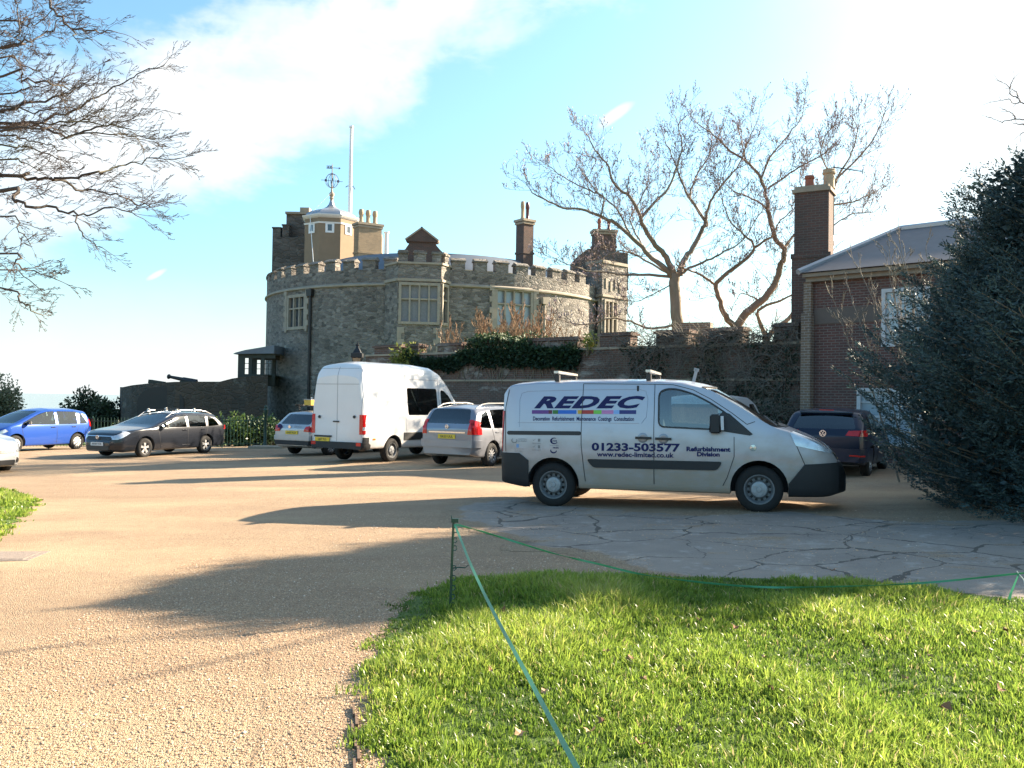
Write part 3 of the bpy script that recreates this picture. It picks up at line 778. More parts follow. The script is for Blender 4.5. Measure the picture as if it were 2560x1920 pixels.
# ================================================================ low bastion and pavilion
BP = [(120, 56, 387), (122, 54, 387.3), (132, 52.4, 385.2), (150, 51.4, 383.2), (175, 51, 381.8), (200, 51.6, 381.6), (220, 52.6, 381.6), (232, 53, 378.5), (246, 53, 376.5), (268, 54, 375)]
bast = empty('gun_bastion', (0, 0, 0), label='low dark curved stone bastion left of the keep with a cannon on top', cat='bastion')
mb = MB(); acc = 0
pts = [(at(px, py, Y), gz(at(px, py, Y).x, Y)) for px, Y, py in BP]
for (P_, g0), (Q_, g1) in zip(pts[:-1], pts[1:]):
    L = math.hypot(Q_.x - P_.x, Q_.y - P_.y)
    mb.quad((P_.x, P_.y, -3), (Q_.x, Q_.y, -3), (Q_.x, Q_.y, Q_.z), (P_.x, P_.y, P_.z), uv=[(acc, -3), (acc + L, -3), (acc + L, Q_.z), (acc, P_.z)])
    mb.quad((P_.x, P_.y, P_.z), (Q_.x, Q_.y, Q_.z), (Q_.x, Q_.y + 6, Q_.z), (P_.x, P_.y + 6, P_.z), uv=[(acc, 0), (acc + L, 0), (acc + L, 6), (acc, 6)])
    acc += L
P_ = pts[0][0]; mb.quad((P_.x, P_.y + 6, -3), (P_.x, P_.y, -3), (P_.x, P_.y, P_.z), (P_.x, P_.y + 6, P_.z), uv=[(0, 0), (6, 0), (6, 5), (0, 5)])
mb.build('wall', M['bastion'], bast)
mb = MB()
c = at(161, 404, 51.2); arch = [(-1.35, -1.5)] + [(-1.35 * math.cos(t_ * math.pi / 12), .9 * math.sin(t_ * math.pi / 12)) for t_ in range(13)] + [(1.35, -1.5)]
mb.prism([(c.x + x, c.z + .1 + z) for x, z in arch], 51.12, 51.5, 'y'); mb.build('embrasure_shade', M['iron'], bast)  # flat dark panel stands in for the shade inside the arch opening
# cannon
cb = at(190, 381, 52.6)
can = empty('cannon', (cb.x, 52.6, cb.z - .1), label='long iron cannon pointing left on top of the dark bastion', cat='cannon')
tip = at(167.5, 376.3, 52.6) - Vector((cb.x, 52.6, cb.z - .1)); tail = Vector((.45, 0, .02))
dr = (tail - tip); 
mb = MB(); L = dr.length
mb.tube([tip + dr * t_ for t_ in (0, .03, .06, .1, .5, .52, .8, .97, 1)], [.10, .15, .15, .09, .12, .15, .17, .18, .08], 12); mb.build('barrel', M['iron'], can, 40)
mb = MB(); mb.prism([(-.7, -.12), (-.45, .12), (.7, .0), (.75, -.14)], -.28, .28, 'y'); mb.build('carriage', M['timber'], can)
mb = MB(); g2 = at(157, 382.5, 52.2); mb.box((g2.x, 52.2, g2.z), (.85, .5, .22), ry=R(8)); o = mb.build('gun_carriage_block', M['timber']); tag(o, 'small dark gun carriage left of the cannon on the bastion', 'gun carriage')
# pavilion with leaded windows
pav = empty('glazed_pavilion', (0, 0, 0), label='dark timber pavilion with tall sky-lit windows beside the round keep', cat='pavilion')
Yp = 55
a_, b_ = at(238, 375.5, Yp), at(275, 375.5, Yp); zt_a, zt_b = zpx(238, 352, Yp), zpx(275, 347, Yp)
xs_ = [a_.x, xpx(244, Yp), xpx(248, Yp), xpx(251.5, Yp), xpx(260.5, Yp), xpx(264, Yp), b_.x]
mb = MB(); zb_, zt_ = a_.z - .6, zt_a - .12
for Yq in (Yp, Yp + 2.6):
    for x0, x1 in ((xs_[0], xs_[1]), (xs_[2], xs_[3]), (xs_[4], xs_[5])): mb.box(((x0 + x1) / 2, Yq, (zb_ + zt_) / 2), (x1 - x0, .14, zt_ - zb_))
    mb.box(((xs_[0] + xs_[6]) / 2, Yq + .001, zb_ + .35), (xs_[6] - xs_[0] - .004, .12, .7)); mb.box(((xs_[0] + xs_[6]) / 2, Yq + .001, zt_ - .1), (xs_[6] - xs_[0] - .004, .12, .3))
mb.build('frame', M['timber'], pav)
mb = MB()
for x0, x1 in ((xs_[1], xs_[2]), (xs_[3], xs_[4]), (xs_[5], xs_[6])):
    k = max(1, int((x1 - x0) / .19))
    for i in range(1, k): mb.box((x0 + (x1 - x0) * i / k, Yp, (zb_ + zt_) / 2 + .1), (.035, .04, zt_ - zb_ - .9))
    for j in range(1, 3): mb.box(((x0 + x1) / 2, Yp, zb_ + .7 + (zt_ - zb_ - .95) * j / 3), (x1 - x0, .035, .035))
mb.build('glazing_bars', M['timber'], pav)
mb = MB(); mb.prism([(a_.x - .25, zt_ - .02), (b_.x, zt_ + .05), (b_.x, zt_b + .1), (a_.x + .5, zt_a + .12), (a_.x - .1, zt_a - .05)], Yp - .3, Yp + 3, 'y'); mb.build('roof', M['lead_roof'], pav)

# ================================================================ garden wall
WA, WB = Vector((-6.2, 37.4, 0)), Vector((8.35, 25.35, 0))
WL = (WB - WA).length; wu = (WB - WA) / WL; wn = Vector((wu.y, -wu.x, 0)); wrz = math.atan2(wu.y, wu.x)
def wall_s(px):
    """distance along the garden wall seen in column px"""
    d = ray(px, 370); 
    # CAM + t d = WA + s wu
    det = d.x * -wu.y + d.y * wu.x
    bx, by = WA.x - CAM.x, WA.y - CAM.y
    t = (bx * -wu.y + by * wu.x) / det
    x, y = d.x * t, d.y * t
    return (Vector((x, y, 0)) - WA).dot(wu), y
ZW = 3.36
gw = empty('garden_wall', WA, label='long battlemented brick and flint garden wall between the keep and the brick house', cat='wall')
mb = MB(); T_ = .45; PN = 40
def wp(s, off, z): p = wu * s - wn * off; return (p.x, p.y, z)
for i in range(PN):
    s0, s1 = WL * i / PN, WL * (i + 1) / PN
    mb.quad(wp(s0, 0, -1), wp(s1, 0, -1), wp(s1, 0, ZW), wp(s0, 0, ZW), uv=[(s0, -1), (s1, -1), (s1, ZW), (s0, ZW)])
    mb.quad(wp(s0, 0, ZW), wp(s1, 0, ZW), wp(s1, T_, ZW), wp(s0, T_, ZW), uv=[(s0, 0), (s1, 0), (s1, .5), (s0, .5)])
    mb.quad(wp(s1, T_, -1), wp(s0, T_, -1), wp(s0, T_, ZW), wp(s1, T_, ZW), uv=[(s1, -1), (s0, -1), (s0, ZW), (s1, ZW)])
mb.quad(wp(0, T_, -1), wp(0, 0, -1), wp(0, 0, ZW), wp(0, T_, ZW), uv=[(0, 0), (.5, 0), (.5, 4), (0, 4)])
mb.build('wall', M['wallbrick'], gw)
mb = MB(); mb.box(wp(WL / 2, T_ / 2, ZW + .045), (WL + .02, T_ + .12, .08), wrz); mb.box(wp(WL / 2, -.02, ZW - 1.02), (WL, .05, .07), wrz); mb.build('coping', M['coping'], gw)
rnd = random.Random(3)
for x0, x1, yt in ((374, 400.5, 345), (407, 418, 344), (437, 461, 343), (484, 499, 340), (508, 577, 338), (599.5, 630, 332.5), (655.5, 688, 330), (708, 742, 327.5), (773.5, 797, 323)):
    s0, Y0 = wall_s(x0); s1, Y1 = wall_s(x1); z = zpx((x0 + x1) / 2, yt, (Y0 + Y1) / 2); z = max(z, ZW + .35)
    mq = MB(); hh = z - .12 - ZW - .09
    mq.box(wp((s0 + s1) / 2, T_ / 2, ZW + .088 + hh / 2), (s1 - s0, T_, hh), wrz); mq.cur = 1
    mq.box(wp((s0 + s1) / 2, T_ / 2, z - .07), (s1 - s0 + .12, T_ + .14, .08), wrz); mq.box(wp((s0 + s1) / 2, T_ / 2, z - .01), (s1 - s0 + .04, T_ - .05, .05), wrz)
    mq.build('merlon', [M['wallbrick'], M['coping']], gw)
# brick pier in the garden behind
p = at(698, 322, 30.5); mb = MB(); mb.box((p.x, 31, (p.z) / 2), (1.15, .7, p.z), R(-20)); o = mb.build('brick_pier', M['buffbrick']); tag(o, 'plain pale brick pier showing above the garden wall between two merlons', 'pier')

# ================================================================ brick house
HA = Vector((8.35, 25.3, 0)); hu = Vector((.735, -.678, 0)).normalized(); hn = Vector((hu.y, -hu.x, 0)); hrz = math.atan2(hu.y, hu.x)
# outward normal points to the camera side
def hw_s(px, off=0.0):
    d = ray(px, 350); A_ = HA + hn * off
    det = d.x * -hu.y + d.y * hu.x
    t = (A_.x * -hu.y + A_.y * hu.x) / det
    return (Vector((d.x * t, d.y * t, 0)) - HA).dot(hu), d.y * t
def hp_(s, off, z): p = HA + hu * s + hn * off; return (p.x, p.y, z)
house = empty('brick_house', (0, 0, 0), label='red brick house with pale eaves cornice and a tall chimney on its left corner', cat='house')
s0, Y0 = hw_s(797); ZE = zpx(797, 283, Y0); HLen = 11.0
sa, Ya = hw_s(881); zu0, zu1 = zpx(881, 347, Ya), zpx(881, 289, Ya)
sb, Yb = hw_s(857); zl1 = zpx(857, 388, Yb); zl0 = .55
ops = [(sa, sa + 1.25, zu0, zu1), (sb, sb + 1.7, zl0, zl1), (sa + 3.2, sa + 4.4, zu0, zu1)]
us = sorted({0, HLen} | {o[0] for o in ops} | {o[1] for o in ops}); vs = sorted({-1, ZE} | {o[2] for o in ops} | {o[3] for o in ops})
mb = MB()
for i in range(len(us) - 1):
    for j in range(len(vs) - 1):
        um, vm = (us[i] + us[i + 1]) / 2, (vs[j] + vs[j + 1]) / 2
        if any(o[0] < um < o[1] and o[2] < vm < o[3] for o in ops): continue
        mb.quad(hp_(us[i], 0, vs[j]), hp_(us[i + 1], 0, vs[j]), hp_(us[i + 1], 0, vs[j + 1]), hp_(us[i], 0, vs[j + 1]), uv=[(us[i], vs[j]), (us[i + 1], vs[j]), (us[i + 1], vs[j + 1]), (us[i], vs[j + 1])])
DP = 6.0
for q_ in ((0, -DP, 0, 0), (HLen, 0, HLen, -DP), (HLen, -DP, 0, -DP)):
    mb.quad(hp_(q_[0], q_[1], -1), hp_(q_[2], q_[3], -1), hp_(q_[2], q_[3], ZE), hp_(q_[0], q_[1], ZE), uv=[(0, -1), (8, -1), (8, ZE), (0, ZE)])
for o in ops:
    for q_ in (((o[0], 0, o[2]), (o[0], -.12, o[2]), (o[0], -.12, o[3]), (o[0], 0, o[3])), ((o[0], 0, o[3]), (o[0], -.12, o[3]), (o[1], -.12, o[3]), (o[1], 0, o[3])), ((o[0], 0, o[2]), (o[1], 0, o[2]), (o[1], -.12, o[2]), (o[0], -.12, o[2]))):
        mb.quad(*[hp_(*p) for p in q_], uv=[(0, 0), (.1, 0), (.1, 1), (0, 1)])
mb.build('wall', M['redbrick'], house)
mb = MB(); zc0, zc1 = zpx(830, 323, Y0 - .6), zpx(830, 313, Y0 - .6)
sp = hw_s(814)[0]
mb.box(hp_((sp + sa) / 2 + .005, .01, (zc0 + zc1) / 2 + .05), (sa - sp, .03, .42), hrz); mb.build('render_band', plain('brown_band', (.12, .095, .08), .9), house, label='dull brown rendered band between the storeys')
for (a0, a1, z0, z1) in ops:
    f = MB(); fw_ = .09
    f.box(hp_(a0 + .05, -.05, (z0 + z1) / 2), (.1, .1, z1 - z0), hrz); f.box(hp_(a1 - .05, -.05, (z0 + z1) / 2), (.1, .1, z1 - z0), hrz)
    f.box(hp_((a0 + a1) / 2, -.05, z1 - .05), (a1 - a0 - .2, .096, .1), hrz); f.box(hp_((a0 + a1) / 2, -.03, z0 + .04), (a1 - a0 - .2, .14, .08), hrz)
    f.box(hp_((a0 + a1) / 2, -.05, (z0 + z1) / 2), (a1 - a0 - .2, .07, .06), hrz)
    k = 3
    for i in range(1, k): f.box(hp_(a0 + .1 + (a1 - a0 - .2) * i / k, -.055, (z0 + z1) / 2), (.03, .04, z1 - z0 - .16), hrz)
    for j in (.25, .75): f.box(hp_((a0 + a1) / 2, -.056, z0 + (z1 - z0) * j), (a1 - a0 - .2, .038, .03), hrz)
    fo = f.build('window', plain('dull_white_frame', (.48, .48, .48), .6), house)
    p = MB(); p.box(hp_((a0 + a1) / 2, -.09, (z0 + z1) / 2), (a1 - a0, .01, z1 - z0), hrz); p.build('pane', M['panelight'], fo)
mb = MB()
mb.box(hp_(HLen / 2 + .1, .08, ZE + .04), (HLen, .20, .12), hrz); mb.box(hp_(HLen / 2 + .12, .15, ZE + .15), (HLen + .1, .36, .10), hrz)
mb.build('cornice', plain('weathered_cornice', (.24, .20, .155), .9, var=.25), house)
# hipped roof rising to the right
ridge0 = at(900, 231, Y0 + 1.4); 
zr_ = zpx(898, 229.5, 26.4)
e = .42
c00, c10, c11, c01 = hp_(-.02, e, ZE + .22), hp_(HLen + e, e, ZE + .22), hp_(HLen + e, -DP - e, ZE + .22), hp_(-.02, -DP - e, ZE + .22)
rx0 = hp_(1.6, -DP / 2, zr_); rx1 = hp_(HLen - 2.4, -DP / 2, zr_)
mb = MB(); mb.raw([c00, c10, c11, c01, rx0, rx1], [(0, 1, 5, 4), (1, 2, 5), (2, 3, 4, 5), (3, 0, 4), (3, 2, 1, 0)])
mb.build('roof', M['slate'], house)
mb = MB()
for a_, b_ in ((c00, rx0), (rx0, rx1), (c01, rx0)): mb.tube([Vector(a_) + Vector((0, 0, .03)), Vector(b_) + Vector((0, 0, .03))], .09, 6)
mb.build('ridge_tiles', M['lead'], house)
# pilaster
mb = MB(); wpil = sp - .0
zp2 = zpx(805, 315, Y0)
mb.box(hp_(sp / 2, .12, zp2 / 2 - .25), (sp, .24, zp2 + .5), hrz); mb.cur = 1
mb.box(hp_(sp / 2, .08, (zp2 + ZE - .03) / 2), (sp - .06, .15, ZE - .03 - zp2), hrz)
mb.build('pilaster', [M['buffbrick'], M['darkbrick']], house)
# chimney of the house
Yc = 25.9
cl, cr_ = at(797.5, 300, Yc), at(837, 300, Yc); cxm = xpx(816.5, Yc); ch_top = zpx(816, 191, Yc)
ch = MB(); wch = .98
zs1 = zpx(816, 258, Yc); zs2 = zpx(816, 283, Yc)
ch.box((cxm, Yc + .35, zs1 / 2 + 1.5), (wch + .10, .9, zs1 - 3 + .001), R(-30)); ch.box((cxm, Yc + .35, (zs1 + ch_top) / 2), (wch, .8, ch_top - zs1), R(-30))
ch.box((cxm, Yc + .35, zs1 + .07), (wch + .16, .96, .14), R(-30))
cho = ch.build('chimney', M['darkbrick'], house)
mb = MB(); mb.box((cxm, Yc + .35, ch_top + .03), (wch + .12, .92, .10), R(-30)); mb.box((cxm, Yc + .35, ch_top + .12), (wch - .02, .8, .10), R(-30)); mb.build('chimney_cap', M['coping'], cho)
def pot(px, yt, r_, mt, Yq):
    x = xpx(px, Yq, 180); zt__ = zpx(px, yt, Yq); z0_ = ch_top + .15; h = zt__ - z0_
    m3 = MB(); m3.lathe([(r_ * 1.1, 0), (r_, .08), (r_ * .93, h * .72), (r_ * 1.15, h * .76), (r_ * 1.2, h * .84), (r_ * 1.02, h * .88), (r_ * 1.1, h * .97), (r_, h), (r_ * .8, h - .04)], 16, (x, Yq, z0_)); m3.build('chimney_pot', mt, cho, 40)
pot(829, 169.5, .165, M['pot'], 26.2); pot(809.5, 176, .13, M['potred'], 26.2)
# tv aerial
ae = empty('television_aerial', (xpx(835, 26.2, 190), 26.3, ch_top), label='thin television aerial on the brick house chimney', cat='aerial')
mb = MB(); hm = zpx(835, 167, 26.3) - ch_top; mb.tube([(0, 0, -1.2), (0, 0, hm + .05)], .018, 5); mb.build('mast', M['iron'], ae)
mb = MB(); L = (865 - 835) / F * 26.3; mb.tube([(-.1, 0, hm), (L, .1, hm - .10)], .012, 4)
for k in range(12):
    s = .05 + (L - .1) * k / 11; mb.tube([(s, .05 - .12, hm - .1 * s / L - .02), (s, .05 + .12, hm - .1 * s / L + .05)], .008, 4)
mb.tube([(L, .1, hm - .18), (L, .1, hm - .02)], .012, 4)
mb.build('antenna', M['iron'], ae)
# ================================================================ vehicles
def paint(name, col, metal=.35, rough=.32, dirt=0.0, dcol=(.30, .24, .17)):
    m_, t, b = new_mat(name)
    co = obj_co(t); n = t.noise(co, 2.5, 5, .6)
    c = t.mix(n, tuple(x * .94 for x in col), tuple(min(1, x * 1.05) for x in col))
    if dirt:
        sx = t.new('ShaderNodeSeparateXYZ'); t.l.new(co, sx.inputs[0])
        hz = t.rng(t.math('ADD', sx.outputs[2], t.math('MULTIPLY', t.math('SUBTRACT', t.noise(t.mapping(co, (1.3, 1, 2.2)), 2.2, 6, .6), .5), 1.1)), .25, 1.25, 1, 0, 'SMOOTHSTEP')
        fac = t.math('MULTIPLY', hz, dirt)
        c = t.mix(fac, c, dcol)
        t.l.new(t.math('ADD', t.math('MULTIPLY', fac, .4), rough), b.inputs['Roughness'])
        t.l.new(t.math('SUBTRACT', metal, t.math('MULTIPLY', fac, metal)), b.inputs['Metallic'])
    else:
        b.inputs['Roughness'].default_value = rough; b.inputs['Metallic'].default_value = metal
    b.inputs['Coat Weight'].default_value = .6; b.inputs['Coat Roughness'].default_value = .06
    t.l.new(c, b.inputs['Base Color'])
    return m_
V = {}
V['silver'] = paint('silver_paint', (.41, .415, .46), .5, .36, dirt=.85, dcol=(.33, .26, .18))
V['white'] = paint('van_white_paint', (.70, .70, .70), .0, .35, dirt=.14)
V['grey'] = paint('silver_grey_paint', (.235, .25, .29), .6, .34, dirt=.1)
V['silver2'] = paint('estate_silver_paint', (.46, .47, .49), .5, .34, dirt=.3)
V['dark'] = paint('dark_grey_paint', (.014, .017, .025), .3, .26)
V['blue'] = paint('blue_paint', (.018, .075, .36), .3, .28)
V['navy'] = paint('navy_paint', (.012, .020, .042), .0, .30)
V['navy'].node_tree.nodes['Principled BSDF'].inputs['Coat Weight'].default_value = .15
V['navy'].node_tree.nodes['Principled BSDF'].inputs['Specular IOR Level'].default_value = .3
V['pale'] = paint('pale_paint', (.62, .63, .64), .2, .3, dirt=.1)
V['plastic'] = plain('black_plastic', (.016, .017, .019), .6, var=.25, scale=8)
V['trim'] = plain('dark_trim', (.018, .018, .02), .45)
V['rubber'] = plain('tyre_rubber', (.013, .0125, .012), .85, var=.3, scale=10)
V['steel'] = plain('steel_wheel', (.13, .135, .14), .5, metal=.3, var=.3, scale=9)
V['cap'] = plain('wheel_centre', (.32, .33, .34), .45, metal=.3, var=.3, scale=12)
V['alloy'] = plain('alloy_wheel', (.55, .55, .55), .35, metal=.4)
V['whitehub'] = plain('white_hubcap', (.72, .72, .68), .4)
V['chrome'] = plain('chrome', (.7, .7, .72), .15, metal=1.0, var=.05)
V['red'] = plain('red_lamp', (.55, .012, .012), .15, var=.2, scale=30, coat=.5)
V['redlamp'] = V['red']
V['amber'] = plain('amber_lamp', (.75, .22, .02), .2)
V['clearlamp'] = plain('clear_lamp', (.55, .58, .62), .10, metal=.5, var=.35, scale=14, coat=.8)
V['yellowplate'] = plain('yellow_plate', (.72, .50, .03), .4)
V['whiteplate'] = plain('white_plate', (.62, .62, .6), .4)
V['ink'] = plain('navy_lettering', (.010, .013, .085), .5, spec=.25)
V['blackink'] = plain('black_lettering', (.02, .02, .02), .5)
V['seat'] = plain('seat_cloth', (.05, .055, .06), .9)
V['palecloth'] = plain('pale_headrest', (.42, .44, .40), .7)
V['inner'] = plain('car_interior', (.035, .036, .04), .8)
V['innerpale'] = plain('door_card_pale', (.30, .33, .34), .7)
V['carglass'] = glass_mat('car_glass', (.55, .66, .66), .13)
V['screenglass'] = glass_mat('windscreen_glass', (.6, .72, .72), .34)
V['darkglass'] = glass_mat('tinted_glass', (.22, .26, .28), .12)
V['rail'] = plain('aluminium_rail', (.62, .60, .56), .3, metal=.6)

def smooth_fn(pts, sig=.03, lo=-1.5, hi=6.5):
    xs = np.arange(lo, hi, .01); ys = np.interp(xs, [p[0] for p in pts], [p[1] for p in pts])
    k = np.arange(-int(4 * sig / .01) - 1, int(4 * sig / .01) + 2) * .01; kr = np.exp(-.5 * (k / sig) ** 2); kr /= kr.sum()
    n = len(k) // 2; yp = np.pad(ys, n, mode='edge'); ys2 = np.convolve(yp, kr, 'valid')
    return lambda x: float(np.interp(x, xs, ys2))
class Hull:
    """car body: cross-sections along x (forward); y left/right; z up"""
    def __init__(s, top, bot, wid, belt, tumble=.14, rc=.12, crown=.05, sig=.03, side_bulge=.03, edge=.10, extra=None):
        s.extra = extra
        s.x0, s.x1 = top[0][0], top[-1][0]
        s.top = smooth_fn(top, sig); s.bot = smooth_fn(bot, .03); s.wid = smooth_fn(wid, .04); s.belt = smooth_fn(belt, .05)
        s.tumble, s.rc, s.crown, s.bulge, s.edge = tumble, rc, crown, side_bulge, edge
    def section(s, x, ins=0.0, floor=None):
        xs = clamp(x, s.x0 + .004, s.x1 - .004)
        e = min(x - s.x0, s.x1 - x); e = max(0, e)
        k = 1.0
        if e < s.edge: q = 1 - e / s.edge; k = 1 - .035 * q ** 2.2
        zt = s.top(xs) - ins; zb = (s.bot(xs) if floor is None else floor)
        if e < s.edge: zt -= s.edge * .22 * (1 - math.sqrt(max(0, 1 - (1 - e / s.edge) ** 2))) 
        hw = s.wid(xs) * k - ins; zbl = min(s.belt(xs), zt - .03); zbl = max(zbl, zb + .02)
        H = zt - zbl
        P = [(0, zb), (hw * .55, zb), (hw * .88, zb + .0)]
        lowr = min(.10, (zbl - zb) * .4)
        for t_ in (.35, .7, 1.0): P.append((hw * (.90 + .07 * math.sin(t_ * math.pi / 2)), zb + lowr * t_ * t_ + .002))
        z0 = zb + lowr
        for t_ in (.15, .3, .45, .6, .75, .9, 1.0):
            P.append((hw * (.97 + s.bulge * math.sin(math.pi * min(1, t_ * .8 + .1)) ** .8), z0 + (zbl - z0) * t_))
        yb = P[-1][0]; rc = min(s.rc, H * .7, hw * .6); yE = yb - s.tumble * max(0, H - rc)
        for t_ in (.12, .25, .4, .55, .7, .85, 1.0):
            P.append((yb + (yE - yb) * t_ + .012 * math.sin(math.pi * t_) * min(1, H), zbl + (H - rc) * t_))
        crown = (s.crown + (s.extra(x) if s.extra else 0)) * min(1, .4 + H)
        for t_ in (.25, .5, .75, 1.0):
            a_ = t_ * math.pi / 2; P.append((yE - rc * 1.15 * (1 - math.cos(a_)), zt - crown - rc + (rc) * math.sin(a_)))
        yR = P[-1][0]; zR = P[-1][1]
        for t_ in (.25, .5, .75, 1.0): P.append((yR * (1 - t_), zR + crown * (1 - (1 - t_) ** 2)))
        return P
    def mesh(s, xa=None, xb=None, ins=0.0, floor=None, step=.05):
        xa = s.x0 if xa is None else xa; xb = s.x1 if xb is None else xb
        xs = set(np.round(np.linspace(xa, xb, max(3, int((xb - xa) / step))), 4))
        for d in (.004, .012, .025, .045, .07, .1): xs |= {round(xa + d, 4), round(xb - d, 4)}
        xs = sorted(xs); vs = []; fs = []
        for x in xs:
            P = s.section(x, ins, floor)
            vs += [(x, y, z) for y, z in P] + [(x, -y, z) for y, z in P[-2:0:-1]]
        n = 2 * len(P) - 2
        for i in range(len(xs) - 1):
            for k in range(n): fs.append((i * n + k, (i + 1) * n + k, (i + 1) * n + (k + 1) % n, i * n + (k + 1) % n))
        fs.append(tuple(range(n))); fs.append(tuple(range((len(xs) - 1) * n, len(xs) * n))[::-1])
        return vs, fs
def tmp_obj(vs, fs, name='tmp'):
    me = bpy.data.meshes.new(name); me.from_pydata(vs, [], fs); me.update()
    bm = bmesh.new(); bm.from_mesh(me); bmesh.ops.recalc_face_normals(bm, faces=bm.faces); bm.to_mesh(me); bm.free()
    o = bpy.data.objects.new(name, me); COL.objects.link(o); return o
def mb_obj(mb_):
    return tmp_obj(mb_.v, mb_.f)
def boolean(o, cutters, op='DIFFERENCE'):
    for c in cutters:
        md = o.modifiers.new('b', 'BOOLEAN'); md.object = c; md.operation = op; md.solver = 'EXACT'
    bpy.context.view_layer.update()
    dg = bpy.context.evaluated_depsgraph_get()
    me = bpy.data.meshes.new_from_object(o.evaluated_get(dg))
    for c in cutters: bpy.data.objects.remove(c)
    o.modifiers.clear(); o.data = me
    return o
def fix_normals(me, ref):
    """smooth shading after booleans: take the loop normals from the uncut hull"""
    vs, fs = ref; bv = BVHTree.FromPolygons([Vector(v) for v in vs], fs)
    rm = bpy.data.meshes.new('r'); rm.from_pydata(vs, [], fs); rm.update()
    bm = bmesh.new(); bm.from_mesh(rm); bmesh.ops.recalc_face_normals(bm, faces=bm.faces); bm.verts.ensure_lookup_table(); bm.faces.ensure_lookup_table()
    vn = [v.normal.copy() for v in bm.verts]; fn = [f.normal.copy() for f in bm.faces]; fv = [[v.index for v in f.verts] for f in bm.faces]; bm.free()
    me.polygons.foreach_set('use_smooth', [True] * len(me.polygons))
    out = [None] * len(me.loops); cache = {}
    for p in me.polygons:
        pn = p.normal
        for li in p.loop_indices:
            vi = me.loops[li].vertex_index
            if vi not in cache:
                co = me.vertices[vi].co; loc, nr, idx, d = bv.find_nearest(co)
                if d < 8e-4 and len(fv[idx]) == 4:
                    ws = [1 / (((Vector(vs[k]) - co).length) + 1e-4) ** 2 for k in fv[idx]]; n_ = Vector((0, 0, 0))
                    for w_, k in zip(ws, fv[idx]): n_ += vn[k] * w_
                    cache[vi] = n_.normalized()
                else: cache[vi] = None
            c = cache[vi]
            out[li] = c if (c is not None and c.dot(pn) > .8) else pn
    me.normals_split_custom_set(out)
    bpy.data.meshes.remove(rm)
def patch(hull, poly, view, off=.004, thick=0.0, n_off=None):
    """a skin panel of the hull inside a convex polygon. view: 'r' (-y side), 'l' (+y side), 'f', 'b', 't'"""
    vs, fs = hull
    bm = bmesh.new(); bv_ = [bm.verts.new(v) for v in vs]
    for f in fs:
        try: bm.faces.new([bv_[i] for i in f])
        except ValueError: pass
    bmesh.ops.recalc_face_normals(bm, faces=bm.faces); bm.normal_update()
    ax = {'r': Vector((0, -1, 0)), 'l': Vector((0, 1, 0)), 'f': Vector((1, 0, 0)), 'b': Vector((-1, 0, 0)), 't': Vector((0, 0, 1))}[view]
    cx_ = sum(p[0] for p in poly) / len(poly); cy_ = sum(p[1] for p in poly) / len(poly)
    r_ = max(math.hypot(p[0] - cx_, p[1] - cy_) for p in poly) + .02
    def uvof(c): return (c.x, c.z) if view in 'rl' else ((c.y, c.z) if view in 'fb' else (c.x, c.y))
    bigcap = [f for f in bm.faces if len(f.verts) > 4]
    if bigcap: bmesh.ops.triangulate(bm, faces=bigcap)
    kill = []
    for f in bm.faces:
        if f.normal.dot(ax) < .06: kill.append(f); continue
        q = [uvof(v.co) for v in f.verts]
        if min(a[0] for a in q) > cx_ + r_ or max(a[0] for a in q) < cx_ - r_ or min(a[1] for a in q) > cy_ + r_ or max(a[1] for a in q) < cy_ - r_: kill.append(f)
    bmesh.ops.delete(bm, geom=kill, context='FACES')
    n = len(poly); area = sum(poly[i][0] * poly[(i + 1) % n][1] - poly[(i + 1) % n][0] * poly[i][1] for i in range(n))
    P = poly if area > 0 else poly[::-1]
    for i in range(n):
        a_, b_ = P[i], P[(i + 1) % n]; ex, ey = b_[0] - a_[0], b_[1] - a_[1]; nx_, ny_ = ey, -ex   # outward
        if view in 'rl': co, no = Vector((a_[0], 0, a_[1])), Vector((nx_, 0, ny_))
        elif view in 'fb': co, no = Vector((0, a_[0], a_[1])), Vector((0, nx_, ny_))
        else: co, no = Vector((a_[0], a_[1], 0)), Vector((nx_, ny_, 0))
        bmesh.ops.bisect_plane(bm, geom=bm.verts[:] + bm.edges[:] + bm.faces[:], plane_co=co, plane_no=no, clear_outer=True, dist=1e-5)
    bmesh.ops.dissolve_degenerate(bm, dist=1e-5, edges=bm.edges[:])
    bm.normal_update()
    nrm = {v: v.normal.copy() for v in bm.verts}
    for v in bm.verts: v.co += nrm[v] * off
    if thick:
        ret = bmesh.ops.extrude_face_region(bm, geom=bm.faces[:])
        old = [e for e in ret['geom'] if isinstance(e, bmesh.types.BMVert)]
        # new verts are the outer ones: push them out
        for v in old: v.co += ax * 0; 
        bm.normal_update()
        src = list(nrm.items())
        kd = {tuple(round(c, 5) for c in (v.co)): n_ for v, n_ in nrm.items() if v.is_valid}
        for v in old:
            n_ = kd.get(tuple(round(c, 5) for c in v.co), ax); v.co += n_ * thick
        bmesh.ops.recalc_face_normals(bm, faces=bm.faces)
    me = bpy.data.meshes.new('patch'); bm.to_mesh(me); bm.free()
    me.polygons.foreach_set('use_smooth', [True] * len(me.polygons)); me.set_sharp_from_angle(angle=R(30))
    return me
def rrect(x0, x1, z0, z1, r_=.04, n=4):
    out = []
    for cx_, cz_, a0 in ((x1 - r_, z0 + r_, -90), (x1 - r_, z1 - r_, 0), (x0 + r_, z1 - r_, 90), (x0 + r_, z0 + r_, 180)):
        for i in range(n + 1): a_ = R(a0 + 90 * i / n); out.append((cx_ + r_ * math.cos(a_), cz_ + r_ * math.sin(a_)))
    return out
